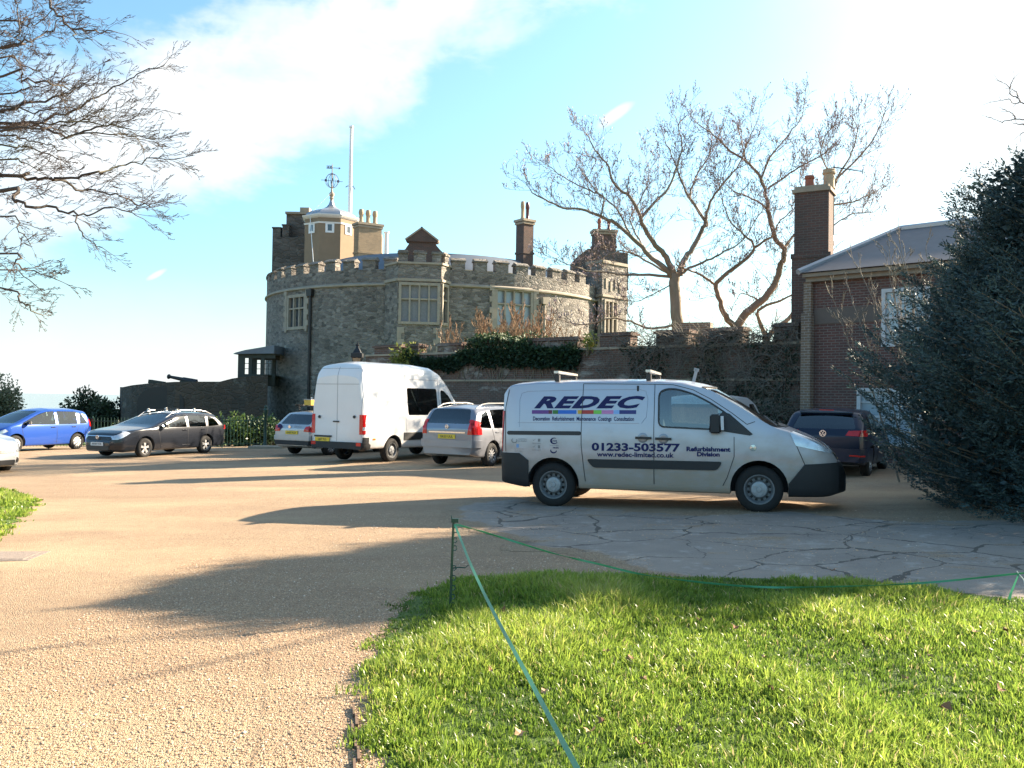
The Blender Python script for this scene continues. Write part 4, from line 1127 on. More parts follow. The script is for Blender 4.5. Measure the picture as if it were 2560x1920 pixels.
def round_poly(poly, r_=.04, n=3):
    out = []; m_ = len(poly)
    for i in range(m_):
        p, a_, b_ = Vector(poly[i]), Vector(poly[i - 1]), Vector(poly[(i + 1) % m_])
        r1 = min(r_, (a_ - p).length * .45); r2 = min(r_, (b_ - p).length * .45)
        s_, e_ = p + (a_ - p).normalized() * r1, p + (b_ - p).normalized() * r2
        for k in range(n + 1):
            t_ = k / n; q = s_ * (1 - t_) ** 2 + p * 2 * t_ * (1 - t_) + e_ * t_ ** 2; out.append((q.x, q.y))
    return out
_wheelcache = {}
def wheel(parent, x, y, r_, w_, side, kind, steer=0.0):
    key = (kind, round(r_, 3), round(w_, 3))
    if key not in _wheelcache:
        mb_ = MB(); ri = r_ * .62
        mb_.lathe([(ri, -w_ / 2 + .01), (ri + .02, -w_ / 2), (r_ - .05, -w_ / 2), (r_ - .012, -w_ / 2 + .025), (r_, -w_ / 2 + .05), (r_, w_ / 2 - .05), (r_ - .012, w_ / 2 - .025), (r_ - .05, w_ / 2), (ri + .02, w_ / 2), (ri, w_ / 2 - .01)], 36, axis='y', cap=False)
        ty = mb_.mesh('tyre', 40)
        mb_ = MB()
        mb_.lathe([(ri + .006, -w_ / 2 + .004), (ri - .012, -w_ / 2 + .006), (ri - .03, -w_ / 2 + .03), (ri - .03, w_ / 2 - .02), (ri, w_ / 2 - .01)], 36, axis='y', cap=False)
        rm = None
        def spoke(a_, w0, w1, r0, r1, y_, t_=.02):
            u_ = Vector((math.cos(a_), 0, math.sin(a_))); p_ = Vector((-math.sin(a_), 0, math.cos(a_)))
            q = [u_ * r0 - p_ * w0 / 2, u_ * r0 + p_ * w0 / 2, u_ * r1 + p_ * w1 / 2, u_ * r1 - p_ * w1 / 2]
            v_ = [(c.x, y_, c.z) for c in q] + [(c.x, y_ + t_, c.z) for c in q]
            mb_.raw(v_, [(0, 1, 2, 3), (7, 6, 5, 4), (0, 4, 5, 1), (1, 5, 6, 2), (2, 6, 7, 3), (3, 7, 4, 0)])
        yf = -w_ / 2 + .025
        if kind == 'steel':
            mb_.lathe([(ri - .03, yf + .02), (ri * .80, yf + .03)], 36, axis='y', cap=False)
            mb_.lathe([(ri * .64, yf + .01), (ri * .60, yf + .0)], 36, axis='y', cap=False)
            for k in range(12): spoke(k * math.pi / 6, ri * .64 * .30, ri * .80 * .26, ri * .62, ri * .82, yf + .022, .004)
            mb_.lathe([(ri * .64, yf + .012), (ri * .40, yf + .006)], 36, axis='y', cap=False)
            mb_.cur = 1
            mb_.lathe([(ri * .55, yf + .008), (ri * .52, yf - .006), (ri * .40, yf - .012), (ri * .20, yf - .012), (ri * .17, yf - .022), (.0, yf - .024)], 24, axis='y', cap=False)
            for k in range(5): a_ = k * 2 * math.pi / 5; mb_.lathe([(.014, yf - .026), (.014, yf - .008)], 6, (ri * .36 * math.cos(a_), 0, ri * .36 * math.sin(a_)), 'y')
        elif kind in ('five', 'ten'):
            mb_.cur = 1; ns = 5 if kind == 'five' else 10
            for k in range(ns):
                a_ = k * 2 * math.pi / ns + .3
                if kind == 'five': spoke(a_ - .10, .035, .05, ri * .15, ri - .022, yf); spoke(a_ + .10, .035, .05, ri * .15, ri - .022, yf)
                else: spoke(a_, .022, .034, ri * .15, ri - .022, yf)
            mb_.lathe([(ri + .003, yf - .022), (ri - .028, yf + .0)], 36, axis='y', cap=False)
            mb_.lathe([(ri * .24, yf + .005), (ri * .2, yf - .012), (0, yf - .014)], 16, axis='y', cap=False)
        else:  # full hub cap with slots
            mb_.cur = 1
            mb_.lathe([(ri, yf - .015), (ri - .02, yf - .012), (ri * .82, yf - .02), (ri * .3, yf - .03), (ri * .26, yf - .022), (0, yf - .024)], 30, axis='y', cap=False)
            mb_.cur = 0
            for k in range(8):
                a_ = k * math.pi / 4; mb_.lathe([(.022, yf - .034), (.022, yf - .01)], 6, (ri * .72 * math.cos(a_), 0, ri * .72 * math.sin(a_)), 'y')
        mb_.cur = 2
        mb_.lathe([(ri - .035, yf + .07), (0, yf + .07)], 20, axis='y', cap=False)
        rm = mb_.mesh('rim', 35)
        _wheelcache[key] = (ty, rm)
    ty, rm = _wheelcache[key]
    tyre = bpy.data.objects.new('wheel', ty); COL.objects.link(tyre)
    if not ty.materials: ty.materials.append(V['rubber'])
    tyre.parent = parent; tyre.location = (x, y, r_); tyre.rotation_euler = (0, 0, (math.pi if side > 0 else 0) + steer)
    rim = bpy.data.objects.new('rim', rm); COL.objects.link(rim)
    if not rm.materials:
        for q in ((V['steel'], V['cap']) if kind == 'steel' else ((V['trim'], V['alloy']) if kind in ('five', 'ten') else (V['trim'], V['whitehub']))): rm.materials.append(q)
        rm.materials.append(V['trim'])
    rim.parent = tyre
    return tyre
def text_mesh(txt, size, bold=0.0, shear=0.0, sx=1.0, spacing=1.0, align='LEFT'):
    cu = bpy.data.curves.new('t', 'FONT'); cu.body = txt; cu.size = size; cu.offset = bold; cu.shear = shear; cu.space_character = spacing; cu.align_x = align; cu.resolution_u = 3
    o = bpy.data.objects.new('t', cu); COL.objects.link(o)
    bpy.context.view_layer.update(); me = bpy.data.meshes.new_from_object(o.evaluated_get(bpy.context.evaluated_depsgraph_get()))
    bpy.data.objects.remove(o)
    for v in me.vertices: v.co.x *= sx
    return me
def text_on_side(hull, txt, x, z, size, mat, parent, name='lettering', off=.004, side=-1, width=None, slope=0.0, **k):
    """flat lettering laid on the body side (y<0: text reads with +x forward to the right)"""
    me = text_mesh(txt, size, **k)
    bv = BVHTree.FromPolygons([Vector(v) for v in hull[0]], hull[1])
    xs_ = [v.co.x for v in me.vertices]; w0 = max(xs_) - min(xs_); sc_ = (width / w0) if width else 1; mn = min(xs_)
    for v in me.vertices:
        X = x + (v.co.x - mn) * sc_; Z = z + v.co.y + slope * (X - x)
        hit = bv.ray_cast(Vector((X, 5 * side, Z)), Vector((0, -side, 0)))
        Y = hit[0].y if hit[0] is not None else side * .9
        v.co = (X, Y + side * off, Z)
    me.update()
    return add(name, me, mat, parent)
def text_at(txt, size, mat, parent, loc, rot, name='lettering', **k):
    me = text_mesh(txt, size, align='CENTER', **k)
    o = add(name, me, mat, parent); o.location = loc; o.rotation_euler = rot
    return o
def seat(parent, x, y, z=.45, mat=None, h=.62):
    mb_ = MB(); mb_.box((x, y, z), (.48, .48, .16)); mb_.box((x - .27, y, z + h / 2 + .05), (.12, .46, h), ry=R(-12), taper=.85)
    mb_.box((x - .40, y, z + h + .18), (.08, .24, .17), ry=R(-8), taper=.85)
    return mb_.build('seat', mat or V['seat'], parent)
def vehicle(P, place, heading, body_mat, info):
    """builds hull, cuts cabin, windows and wheel arches; returns (root, outer hull mesh data)"""
    root = empty(info['name'], place, math.pi / 2 - heading, info['label'], info['cat'], info.get('group'))
    tiltx = info.get('rake', 0.0)
    H = P['hull']; hull = H.mesh()
    bo = tmp_obj(*hull, 'body')
    cuts = []
    for (xa, xb, fl, ins) in P['cavity']:
        cuts.append(tmp_obj(*H.mesh(xa, xb, ins=ins, floor=fl, step=.12)))
    for kind, poly, lim in P['windows']:
        mb_ = MB()
        if kind == 's': mb_.prism(poly, lim[0], lim[1], 'y')
        else: mb_.prism(poly, lim[0], lim[1], 'x')
        cuts.append(mb_obj(mb_))
    rw, wt = P['wheel']
    for wx in (0, P['wb']):
        for sy in (-1, 1):
            mb_ = MB(); ra = rw + P.get('arch', .055); mb_.lathe([(ra, sy * (P['tw'] - wt - .12)), (ra, sy * 1.4)] if sy > 0 else [(ra, -1.4), (ra, -(P['tw'] - wt - .12))], 32, (wx, 0, rw + .015), 'y'); cuts.append(mb_obj(mb_))
    boolean(bo, cuts)
    fix_normals(bo.data, hull)
    me = bo.data; bpy.data.objects.remove(bo)
    me.materials.clear(); me.materials.append(body_mat); me.materials.append(V['inner'])
    bv = BVHTree.FromPolygons([Vector(v) for v in hull[0]], hull[1])
    mi = []
    for p in me.polygons:
        loc, nr, idx, d = bv.find_nearest(p.center); mi.append(0 if d < .02 else 1)
    me.polygons.foreach_set('material_index', mi)
    body = bpy.data.objects.new('body', me); COL.objects.link(body); body.parent = root
    # panes
    vs0, fs0 = H.mesh(ins=.006)
    for poly, view, nm, mt in P['panes']:
        pm = patch((vs0, fs0), poly, view, off=0); add(nm, pm, V[mt], root)
    for wx in (0, P['wb']):
        for sy in (-1, 1): wheel(root, wx, sy * (P['tw'] - wt / 2), rw, wt, sy, P['wk'], steer=P.get('steer', 0) if wx else 0)
    return root, hull
def sidepatch(root, hull, poly, name, mat, both=True, off=.002, thick=.012, label=None):
    out = []
    for vw in ('r', 'l') if both else ('r',):
        out.append(add(name, patch(hull, poly, vw, off, thick), mat, root, label))
    return out
def seam(hull, pts, r_=.004, side='r'):
    """thin dark shut line lying on the body side"""
    bv = BVHTree.FromPolygons([Vector(v) for v in hull[0]], hull[1]); out = []
    sg_ = -1 if side == 'r' else 1
    for (x0, z0), (x1, z1) in zip(pts[:-1], pts[1:]):
        n = max(2, int(math.hypot(x1 - x0, z1 - z0) / .06))
        for i in range(n + (1 if (x1, z1) == pts[-1] else 0)):
            t_ = i / n; X, Z = x0 + (x1 - x0) * t_, z0 + (z1 - z0) * t_
            hit = bv.ray_cast(Vector((X, 3 * sg_, Z)), Vector((0, -sg_, 0)))
            if hit[0] is not None: out.append(hit[0] + hit[1] * (r_ * .15 if hit[1].y * sg_ > 0 else -r_ * .15))
    mb_ = MB(); mb_.tube(out, r_, 4); return mb_
def mirrors(root, x, z, yw, mat, sz=(.10, .22, .15), shell=None):
    for sy in (-1, 1):
        mb_ = MB()
        pr = [(0, -.5), (.7, -.45), (1, -.1), (.9, .4), (.4, .52), (0, .5)]
        c = (x, sy * (yw + .10), z)
        mb_.box((x + .0, c[1] + sy * .0, z), sz, taper=.85); mb_.box((x + .05, sy * (yw + .09), z), (sz[0] * .7, sz[1] * .86, sz[2] * .8), taper=.8)
        mb_.box((x + .02, sy * (yw - .02), z - .05), (.06, .14, .05))
        me = mb_.mesh('wing_mirror', 40)
        bm = bmesh.new(); bm.from_mesh(me); bmesh.ops.bevel(bm, geom=bm.edges[:], offset=.018, segments=2, affect='EDGES'); bm.to_mesh(me); bm.free()
        add('wing_mirror', me, mat, root)
def plate(root, txt, loc, rot, mat, w_=.52, h_=.11, size=.085):
    mb_ = MB(); mb_.box((0, 0, 0), (w_, h_, .012)); o = mb_.build('number_plate', mat, root); o.location = loc; o.rotation_euler = rot
    t_ = text_mesh(txt, size, bold=.002, align='CENTER'); 
    for v in t_.vertices: v.co.y -= size * .36; v.co.z = .0075
    add('plate_characters', t_, V['blackink'], o)
    return o

# ---- foreground silver van ------------------------------------------------
H1 = Hull(top=[(-.80, 1.78), (-.76, 1.86), (-.66, 1.905), (-.3, 1.935), (.8, 1.95), (1.6, 1.94), (1.95, 1.915), (2.2, 1.865), (2.35, 1.82), (2.55, 1.70), (2.79, 1.555), (2.96, 1.445), (3.12, 1.34), (3.25, 1.275), (3.43, 1.22), (3.77, 1.075), (3.95, .96), (4.05, .85), (4.12, .70), (4.16, .52)],
          bot=[(-.80, .38), (-.5, .32), (0, .30), (2.9, .27), (3.4, .27), (3.9, .27), (4.16, .33)],
          wid=[(-.80, .90), (-.6, .935), (0, .95), (2.6, .95), (3.1, .94), (3.4, .92), (3.75, .86), (3.98, .74), (4.09, .62), (4.16, .50)],
          belt=[(-.80, 1.15), (1.5, 1.18), (2.6, 1.12), (3.2, 1.05), (3.6, .95), (4.16, .6)], tumble=.155, rc=.075, crown=.045, side_bulge=.03, extra=smooth_fn([(2.0, 0), (2.3, .04), (2.5, .10), (2.75, .13), (3.0, .10), (3.2, .06), (3.5, .03), (4.1, .03)], .05))
fw = round_poly([(1.59, 1.22), (1.59, 1.72), (1.70, 1.775), (1.86, 1.77), (2.08, 1.70), (2.32, 1.575), (2.55, 1.42), (2.70, 1.28), (2.70, 1.17)], .09, 4)
ws_cut = round_poly([(-.83, 1.22), (.83, 1.22), (.74, 1.80), (-.74, 1.80)], .06, 3)
P1 = dict(hull=H1, cavity=[(1.25, 3.34, .62, .05)], windows=[('s', fw, (-1.2, 1.2)), ('f', ws_cut, (2.2, 3.6))],
          panes=[(fw, 'r', 'side_window', 'carglass'), (fw, 'l', 'side_window', 'carglass'), (ws_cut, 'f', 'windscreen', 'screenglass')],
          wb=3.0, wheel=(.335, .215), tw=.905, wk='steel', arch=.065)
hd = R(90 + 15.5)
vrw = (onground(553.5, 506)); vpos = Vector((0.65, 13.4, 0)); nrm_ = Vector((.267, .963, 0))
ctr = vpos + nrm_ * .905
van, hullv = vehicle(P1, (ctr.x, ctr.y, gz(ctr.x, ctr.y) - .0), hd, V['silver'],
    dict(name='signwritten_van', label='dirty silver panel van with REDEC lettering in front of the wall', cat='van'))
van.rotation_euler = (0, R(-1.0), math.pi / 2 - hd)
# dark lower cladding and bumpers
bmp = [patch(hullv, [(-.87, .25), (-.40, .25), (-.40, .80), (-.46, .815), (-.87, .815)], 'r', .004, .025)]
for vw in ('r', 'l'):
    add('rear_bumper', patch(hullv, [(-.90, .30), (-.375, .30), (-.375, .70), (-.52, .81), (-.90, .815)], vw, .004, .022), V['plastic'], van)
    add('bump_strip', patch(hullv, round_poly([(.52, .735), (.62, .61), (2.42, .60), (2.50, .725)], .05), vw, .002, .018), V['plastic'], van)
    add('sill', patch(hullv, [(.40, .26), (2.60, .24), (2.60, .365), (.40, .375)], vw, .002, .012), V['silver'], van)
    add('mirror_triangle', patch(hullv, [(2.30, 1.19), (2.88, 1.10), (2.92, 1.12), (2.80, 1.23), (2.60, 1.41), (2.50, 1.44)], vw, .003, .006), V['trim'], van)
    add('front_bumper', patch(hullv, [(3.40, .24), (4.22, .24), (4.22, .76), (4.0, .78), (3.70, .80), (3.62, .70), (3.40, .69)], vw, .004, .035), V['plastic'], van)
    add('headlight', patch(hullv, [(3.42, 1.14), (3.50, .96), (3.98, .85), (4.04, .88), (3.88, .99), (3.50, 1.155)], vw, .003, .010), V['clearlamp'], van)
    add('tail_light', patch(hullv, [(-.89, .84), (-.80, .83), (-.775, 1.45), (-.86, 1.45)], vw, .002, .012), V['redlamp'], van)
add('front_bumper', patch(hullv, [(-.66, .24), (.66, .24), (.66, .70), (-.66, .70)], 'f', .004, .035), V['plastic'], van)
add('grille', patch(hullv, [(-.44, .74), (.44, .74), (.48, .92), (-.48, .92)], 'f', .004, .012), V['trim'], van)
mb = MB()
for k in range(3):
    z = .69 + k * .045
add('rear_bumper', patch(hullv, [(-.80, .30), (.80, .30), (.80, .75), (-.80, .75)], 'b', .004, .03), V['plastic'], van)
track = rrect(-.72, .44, 1.085, 1.145, .03)
add('door_track', patch(hullv, track, 'r', .001, .006), V['trim'], van); add('door_track', patch(hullv, track, 'l', .001, .006), V['trim'], van)
lines = [[(.46, 1.86), (.44, 1.2), (.44, .95), (.50, .40)], [(1.53, 1.845), (1.52, 1.2), (1.52, .38)], [(1.53, 1.845), (1.80, 1.835), (2.08, 1.76), (2.34, 1.62), (2.62, 1.43), (2.84, 1.26)], [(2.66, 1.08), (2.66, .80), (2.56, .50), (2.50, .38)], [(.46, 1.86), (1.53, 1.845)],
         [(-.74, .83), (-.76, 1.5), (-.70, 1.84)], [(3.44, 1.16), (3.52, .94), (3.62, .70)], [(2.84, 1.26), (2.95, 1.30)]]
mb = MB()
for ln in lines:
    s_ = seam(hullv, ln, .0065); mb.raw(s_.v, s_.f)
mb.build('shut_lines', V['trim'], van)
mb = MB()
for ln in ([(-.52, 1.20), (-.53, 1.62), (-.50, 1.72), (-.40, 1.75), (.35, 1.765), (1.30, 1.77), (1.40, 1.74), (1.43, 1.62), (1.41, 1.36), (1.34, 1.27)], [(-.55, 1.27), (.4, 1.275), (1.3, 1.265)]):
    s_ = seam(hullv, ln, .004); mb.raw(s_.v, s_.f)
mb.build('pressed_crease', V['grey'], van)
win_rim = MB(); s_ = seam(hullv, [(p[0], p[1]) for p in fw] + [fw[0]], .016); win_rim.raw(s_.v, s_.f); win_rim.build('window_seal', V['trim'], van)
# handles
for hx, hz in ((1.36, 1.055), (1.66, 1.045)):
    bvv = BVHTree.FromPolygons([Vector(v) for v in hullv[0]], hullv[1]); yy = bvv.ray_cast(Vector((hx, -3, hz)), Vector((0, 1, 0)))[0].y
    mb = MB(); mb.lathe([(.075, yy - .003), (.07, yy - .006), (.03, yy - .001)], 20, (hx, 0, hz), 'y'); ho = mb.build('door_handle', V['grey'], van, 40)
    mb = MB(); mb.box((hx + (.01 if hx < 1.5 else 0), yy - .03, hz), (.235, .028, .036), ry=R(1)); mb.build('grip', V['trim'], ho)
mb = MB(); yy = bvv.ray_cast(Vector((2.92, -3, .93)), Vector((0, 1, 0)))[0].y; mb.lathe([(.05, yy - .002), (.045, yy - .012), (0, yy - .015)], 16, (2.92, 0, .93), 'y'); o = mb.build('side_repeater', V['clearlamp'], van, 40)
# writing
TS = dict(slope=-.002)
text_on_side(hullv, 'REDEC', -.30, 1.50, .235, V['ink'], van, width=1.69, bold=.0115, shear=.42, spacing=1.13)
cols = [('stripe_purple', (.13, .035, .22), .0, .165), ('stripe_maroon', (.12, .012, .035), .165, .20), ('stripe_green', (.04, .17, .025), .205, .258), ('stripe_blue', (.015, .13, .55), .258, .435), ('stripe_yellow', (.60, .33, .02), .448, .485), ('stripe_red', (.42, .03, .018), .485, .60), ('stripe_lime', (.18, .55, .06), .60, .675), ('stripe_pink', (.52, .20, .42), .675, .788), ('stripe_skyblue', (.24, .42, .75), .788, .843), ('stripe_navy', (.02, .022, .16), .843, 1.0)]
X0, X1 = -.33, 1.26
for nm, cc, t0, t1 in cols:
    add('colour_stripe', patch(hullv, [(X0 + (X1 - X0) * t0, 1.405), (X0 + (X1 - X0) * t1, 1.405), (X0 + (X1 - X0) * t1, 1.462), (X0 + (X1 - X0) * t0, 1.462)], 'r', .003), plain(nm, cc, .4, var=.05), van)
text_on_side(hullv, 'Decoration  Refurbishment  Maintenance  Coatings  Consultation', -.31, 1.305, .085, V['ink'], van, width=1.54, bold=.002)
text_on_side(hullv, '01233-503577', .60, .865, .155, V['ink'], van, width=1.30, bold=.0058)
text_on_side(hullv, 'www.redec-limited.co.uk', .68, .775, .098, V['ink'], van, width=1.13, bold=.003)
text_on_side(hullv, 'Refurbishment', 1.99, .872, .088, V['ink'], van, width=.62, bold=.0042)
text_on_side(hullv, 'Division', 2.14, .80, .084, V['ink'], van, width=.32, bold=.0042)
# small accreditation marks behind the wheel-arch
def side_y(x, z): return bvv.ray_cast(Vector((x, -3, z)), Vector((0, 1, 0)))[0].y
def marks(name, mat, shapes):
    mb_ = MB()
    for sh in shapes:
        if sh[0] == 'ring':
            _, x, z, r0, a0, a1, th = sh
            for k in range(14):
                t0, t1 = R(a0 + (a1 - a0) * k / 14), R(a0 + (a1 - a0) * (k + 1) / 14); thk = th * (.5 + math.sin(math.pi * (k + .5) / 14))
                q = [(x + (r0 - thk / 2) * 1.25 * math.cos(t0), z + (r0 - thk / 2) * math.sin(t0)), (x + (r0 + thk / 2) * 1.25 * math.cos(t0), z + (r0 + thk / 2) * math.sin(t0)), (x + (r0 + thk / 2) * 1.25 * math.cos(t1), z + (r0 + thk / 2) * math.sin(t1)), (x + (r0 - thk / 2) * 1.25 * math.cos(t1), z + (r0 - thk / 2) * math.sin(t1))]
                mb_.quad(*[(a_, side_y(a_, b_) - .004, b_) for a_, b_ in q])
        else:
            pts_ = sh[1]; n = len(mb_.v); mb_.raw([(a_, side_y(a_, b_) - .004, b_) for a_, b_ in pts_], [tuple(range(len(pts_)))])
    return mb_.build(name, mat, van)
bar_ = lambda x0, x1, z, h=.012: ('poly', [(x0, z), (x1, z), (x1, z + h), (x0, z + h)])
V['greyink'] = plain('grey_lettering', (.20, .20, .20), .5); V['blueink'] = plain('pale_blue_mark', (.18, .32, .55), .5)
marks('laurel_mark', V['greyink'], [('ring', -.60, 1.0, .034, 120, 400, .010)])
text_on_side(hullv, 'INVESTORS', -.535, 1.01, .03, V['greyink'], van, width=.13); text_on_side(hullv, 'IN PEOPLE', -.535, .98, .03, V['greyink'], van, width=.13)
marks('building_mark', V['blueink'], [('poly', [(-.565, .89), (-.525, .89), (-.525, .945), (-.565, .945)])])
text_on_side(hullv, 'Constructionline', -.60, .865, .022, V['greyink'], van, width=.16); text_on_side(hullv, 'ISO 9001', -.59, .83, .022, V['greyink'], van, width=.13)
for zz in (.985, .885):
    marks('tick_mark', V['greyink'], [('poly', [(-.31, zz + .03), (-.295, zz + .012), (-.255, zz + .045), (-.295, zz + .022)]), ('poly', [(-.225, zz), (-.19, zz), (-.19, zz + .045), (-.225, zz + .045)])])
    text_on_side(hullv, 'REGISTERED', -.31, zz - .035, .022, V['greyink'], van, width=.13)
marks('ring_mark', V['ink'], [('ring', .03, 1.0, .042, 60, 330, .014), ('ring', .02, .855, .035, 160, 360, .014)])
text_on_side(hullv, 'CHAS', -.015, .988, .034, V['ink'], van, width=.085, bold=.001)
text_on_side(hullv, 'health & safety', -.04, .925, .022, V['greyink'], van, width=.14)
text_on_side(hullv, 'NICEIC', .01, .885, .030, V['ink'], van, width=.09, bold=.001)
# roof bars, ladder clamp, aerial
zr1 = H1.top(.05); 
for bx in (.02, 1.42):
    mb = MB(); zb_ = H1.top(bx) + .035
    for sy in (-1, 1): mb.box((bx, sy * .66, zb_ - .02), (.07, .10, .10)); mb.box((bx, sy * .66, zb_ - .02), (.03, .04, .14))
    rk = mb.build('roof_bar', V['trim'], van)
    mb = MB(); mb.box((bx, 0, zb_ + .07), (.075, 1.50, .035)); mb.build('crossbar', V['rail'], rk)
mb = MB(); mb.box((2.02, .45, 1.98), (.05, .04, .26), ry=R(14)); mb.box((2.05, .45, 2.10), (.08, .04, .05), ry=R(14)); mb.build('ladder_stop', V['grey'], van)
mb = MB(); mb.tube([(2.32, .0, 1.80), (2.22, .0, 2.05), (2.12, 0, 2.62)], [.006, .004, .002], 5); mb.build('aerial', V['trim'], van)
# mirrors, wipers, interior
mirrors(van, 2.40, 1.27, .93, V['plastic'], (.16, .17, .27))
mb = MB(); mb.box((2.50, -1.03, 1.28), (.05, .12, .20), taper=.8); mb.build('mirror_shell', V['silver'], van)
mb = MB(); mb.tube([(3.26, -.60, 1.235), (3.18, -.2, 1.30), (3.08, .05, 1.37)], .010, 5); mb.tube([(3.26, .12, 1.28), (3.20, .45, 1.28)], .010, 5); mb.build('wipers', V['trim'], van)
add('cowl_vent', patch(hullv, [(3.28, -.55), (3.38, -.55), (3.38, .55), (3.28, .55)], 't', .004, .006), V['trim'], van)
for sy in (-.42, .42): seat(van, 1.85, sy, .78, V['seat'], .60)
mb = MB(); mb.box((1.40, -.42, 1.50), (.10, .26, .20), taper=.85); mb.build('headrest', V['palecloth'], van)
mb = MB(); mb.box((1.45, -.45, 1.10), (.05, .30, .22)); mb.build('seat_back_panel', V['palecloth'], van)
mb = MB(); mb.box((2.95, 0, 1.02), (.45, 1.6, .22), taper=.9); mb.tube([(2.62 + .04 * math.sin(t_), -.42 + .19 * math.cos(t_), 1.14 + .17 * math.sin(t_)) for t_ in [i * math.pi / 8 for i in range(17)]], .014, 5, cap=False); mb.build('dashboard', V['inner'], van)
mb = MB(); mb.box((1.28, 0, 1.25), (.03, 1.7, 1.15)); mb.build('bulkhead', V['inner'], van)
mb = MB(); s_ = seam(hullv, [(p[0], p[1]) for p in fw] + [fw[0]], .03, 'l'); mb.raw([(v[0], v[1] - .05, v[2]) for v in s_.v], s_.f); mb.build('window_surround', V['innerpale'], van)
# grille slats
mb = MB()
bf = BVHTree.FromPolygons([Vector(v) for v in hullv[0]], hullv[1])
for z in (.77, .83, .89):
    pts_ = []
    for i in range(9):
        y = -.38 + .76 * i / 8; h_ = bf.ray_cast(Vector((6, y, z)), Vector((-1, 0, 0)))
        if h_[0] is not None: pts_.append(h_[0] + Vector((.018, 0, 0)))
    if len(pts_) > 2: mb.tube(pts_, .006, 4)
mb.build('grille_slats', V['chrome'], van)

def front_line(pts, r_):
    out = []
    for (y0, z0), (y1, z1) in zip(pts[:-1], pts[1:]):
        for i in range(10):
            Y_, Z_ = y0 + (y1 - y0) * i / 10, z0 + (z1 - z0) * i / 10; h_ = bf.ray_cast(Vector((6, Y_, Z_)), Vector((-1, 0, 0)))
            if h_[0] is not None: out.append(h_[0])
    mb_ = MB(); mb_.tube(out, r_, 5); return mb_
front_line([(p[0], p[1]) for p in ws_cut] + [ws_cut[0]], .014).build('windscreen_seal', V['trim'], van)
for sy in (-1, 1):
    for hx, hz, hr in ((3.66, 1.0, .055), (3.84, .945, .045)):
        h_ = bvv.ray_cast(Vector((hx, sy * 3, hz)), Vector((0, -sy, 0)))
        if h_[0] is None: continue
        c_ = h_[0] + h_[1] * .012; t1 = h_[1].orthogonal().normalized(); t2 = h_[1].cross(t1); mb = MB()
        ring = [[c_ + (t1 * math.cos(a) + t2 * math.sin(a)) * r0 + h_[1] * o for a in [k * math.pi / 8 for k in range(16)]] for r0, o in ((hr, 0), (hr * .8, .006), (hr * .3, .009))]
        vs = [p for rg_ in ring for p in rg_] + [c_ + h_[1] * .010]
        fs = [(j * 16 + k, j * 16 + (k + 1) % 16, (j + 1) * 16 + (k + 1) % 16, (j + 1) * 16 + k) for j in range(2) for k in range(16)] + [(32 + k, 32 + (k + 1) % 16, 48) for k in range(16)]
        mb.raw(vs, fs); mb.build('headlamp_lens', V['steel'] if hx < 3.7 else V['chrome'], van, 40)
# ---- other vehicles ---------------------------------------------------------
def mkplace(px, Y): x = xpx(px, Y); return Vector((x, Y, gz(x, Y)))
HB = R(29)
def hvec(h): return Vector((math.sin(h), math.cos(h), 0))

# tall white van, seen from behind
H2 = Hull(top=[(-1.32, 2.42), (-1.26, 2.64), (-1.12, 2.78), (-.6, 2.86), (1.3, 2.88), (2.1, 2.83), (2.55, 2.68), (2.9, 2.40), (3.3, 1.95), (3.65, 1.55), (4.0, 1.34), (4.35, 1.18), (4.52, 1.0), (4.58, .7)],
          bot=[(-1.32, .42), (0, .40), (4.4, .32), (4.58, .40)],
          wid=[(-1.32, .925), (-1.1, .965), (0, .985), (3.0, .985), (3.8, .96), (4.25, .88), (4.48, .75), (4.58, .6)],
          belt=[(-1.32, 1.35), (2, 1.38), (3.5, 1.25), (4.58, .8)], tumble=.13, rc=.16, crown=.05, side_bulge=.03, edge=.12)
swin = rrect(.70, 2.26, 1.34, 2.14, .07); fwin = round_poly([(2.48, 1.34), (2.48, 2.10), (2.66, 2.10), (2.95, 1.92), (3.36, 1.46), (3.40, 1.28)], .08)
ws = round_poly([(-.75, 1.42), (.75, 1.42), (.66, 2.15), (-.66, 2.15)], .08)
P2 = dict(hull=H2, cavity=[(.3, 3.9, .9, .05)], windows=[('s', swin, (-1.3, 1.3)), ('s', fwin, (-1.3, 1.3)), ('f', ws, (2.6, 4.2))],
          panes=[(swin, 'r', 'side_window', 'darkglass'), (swin, 'l', 'side_window', 'darkglass'), (fwin, 'r', 'side_window', 'darkglass'), (fwin, 'l', 'side_window', 'darkglass'), (ws, 'f', 'windscreen', 'carglass')],
          wb=3.665, wheel=(.345, .22), tw=.93, wk='steel', arch=.08)
rear = mkplace(337.5, 24.6); c = rear + hvec(HB) * 1.32
wv, h2 = vehicle(P2, c, HB, V['white'], dict(name='high_roof_van', label='tall white high-roof van parked with its closed rear doors facing us', cat='van'))
xb = -1.325
def rear_line(root, hull, pts, r_=.006, mat='trim', name='shut_lines'):
    bv_ = BVHTree.FromPolygons([Vector(v) for v in hull[0]], hull[1]); mb_ = MB()
    for ln in pts:
        out = []
        for (y0, z0), (y1, z1) in zip(ln[:-1], ln[1:]):
            n = max(2, int(math.hypot(y1 - y0, z1 - z0) / .08))
            for i in range(n + 1):
                Y_, Z_ = y0 + (y1 - y0) * i / n, z0 + (z1 - z0) * i / n
                h_ = bv_.ray_cast(Vector((-4, Y_, Z_)), Vector((1, 0, 0)))
                if h_[0] is not None: out.append(h_[0] - Vector((r_ * .2, 0, 0)))
        if len(out) > 1: mb_.tube(out, r_, 4)
    return mb_.build(name, V[mat], root)
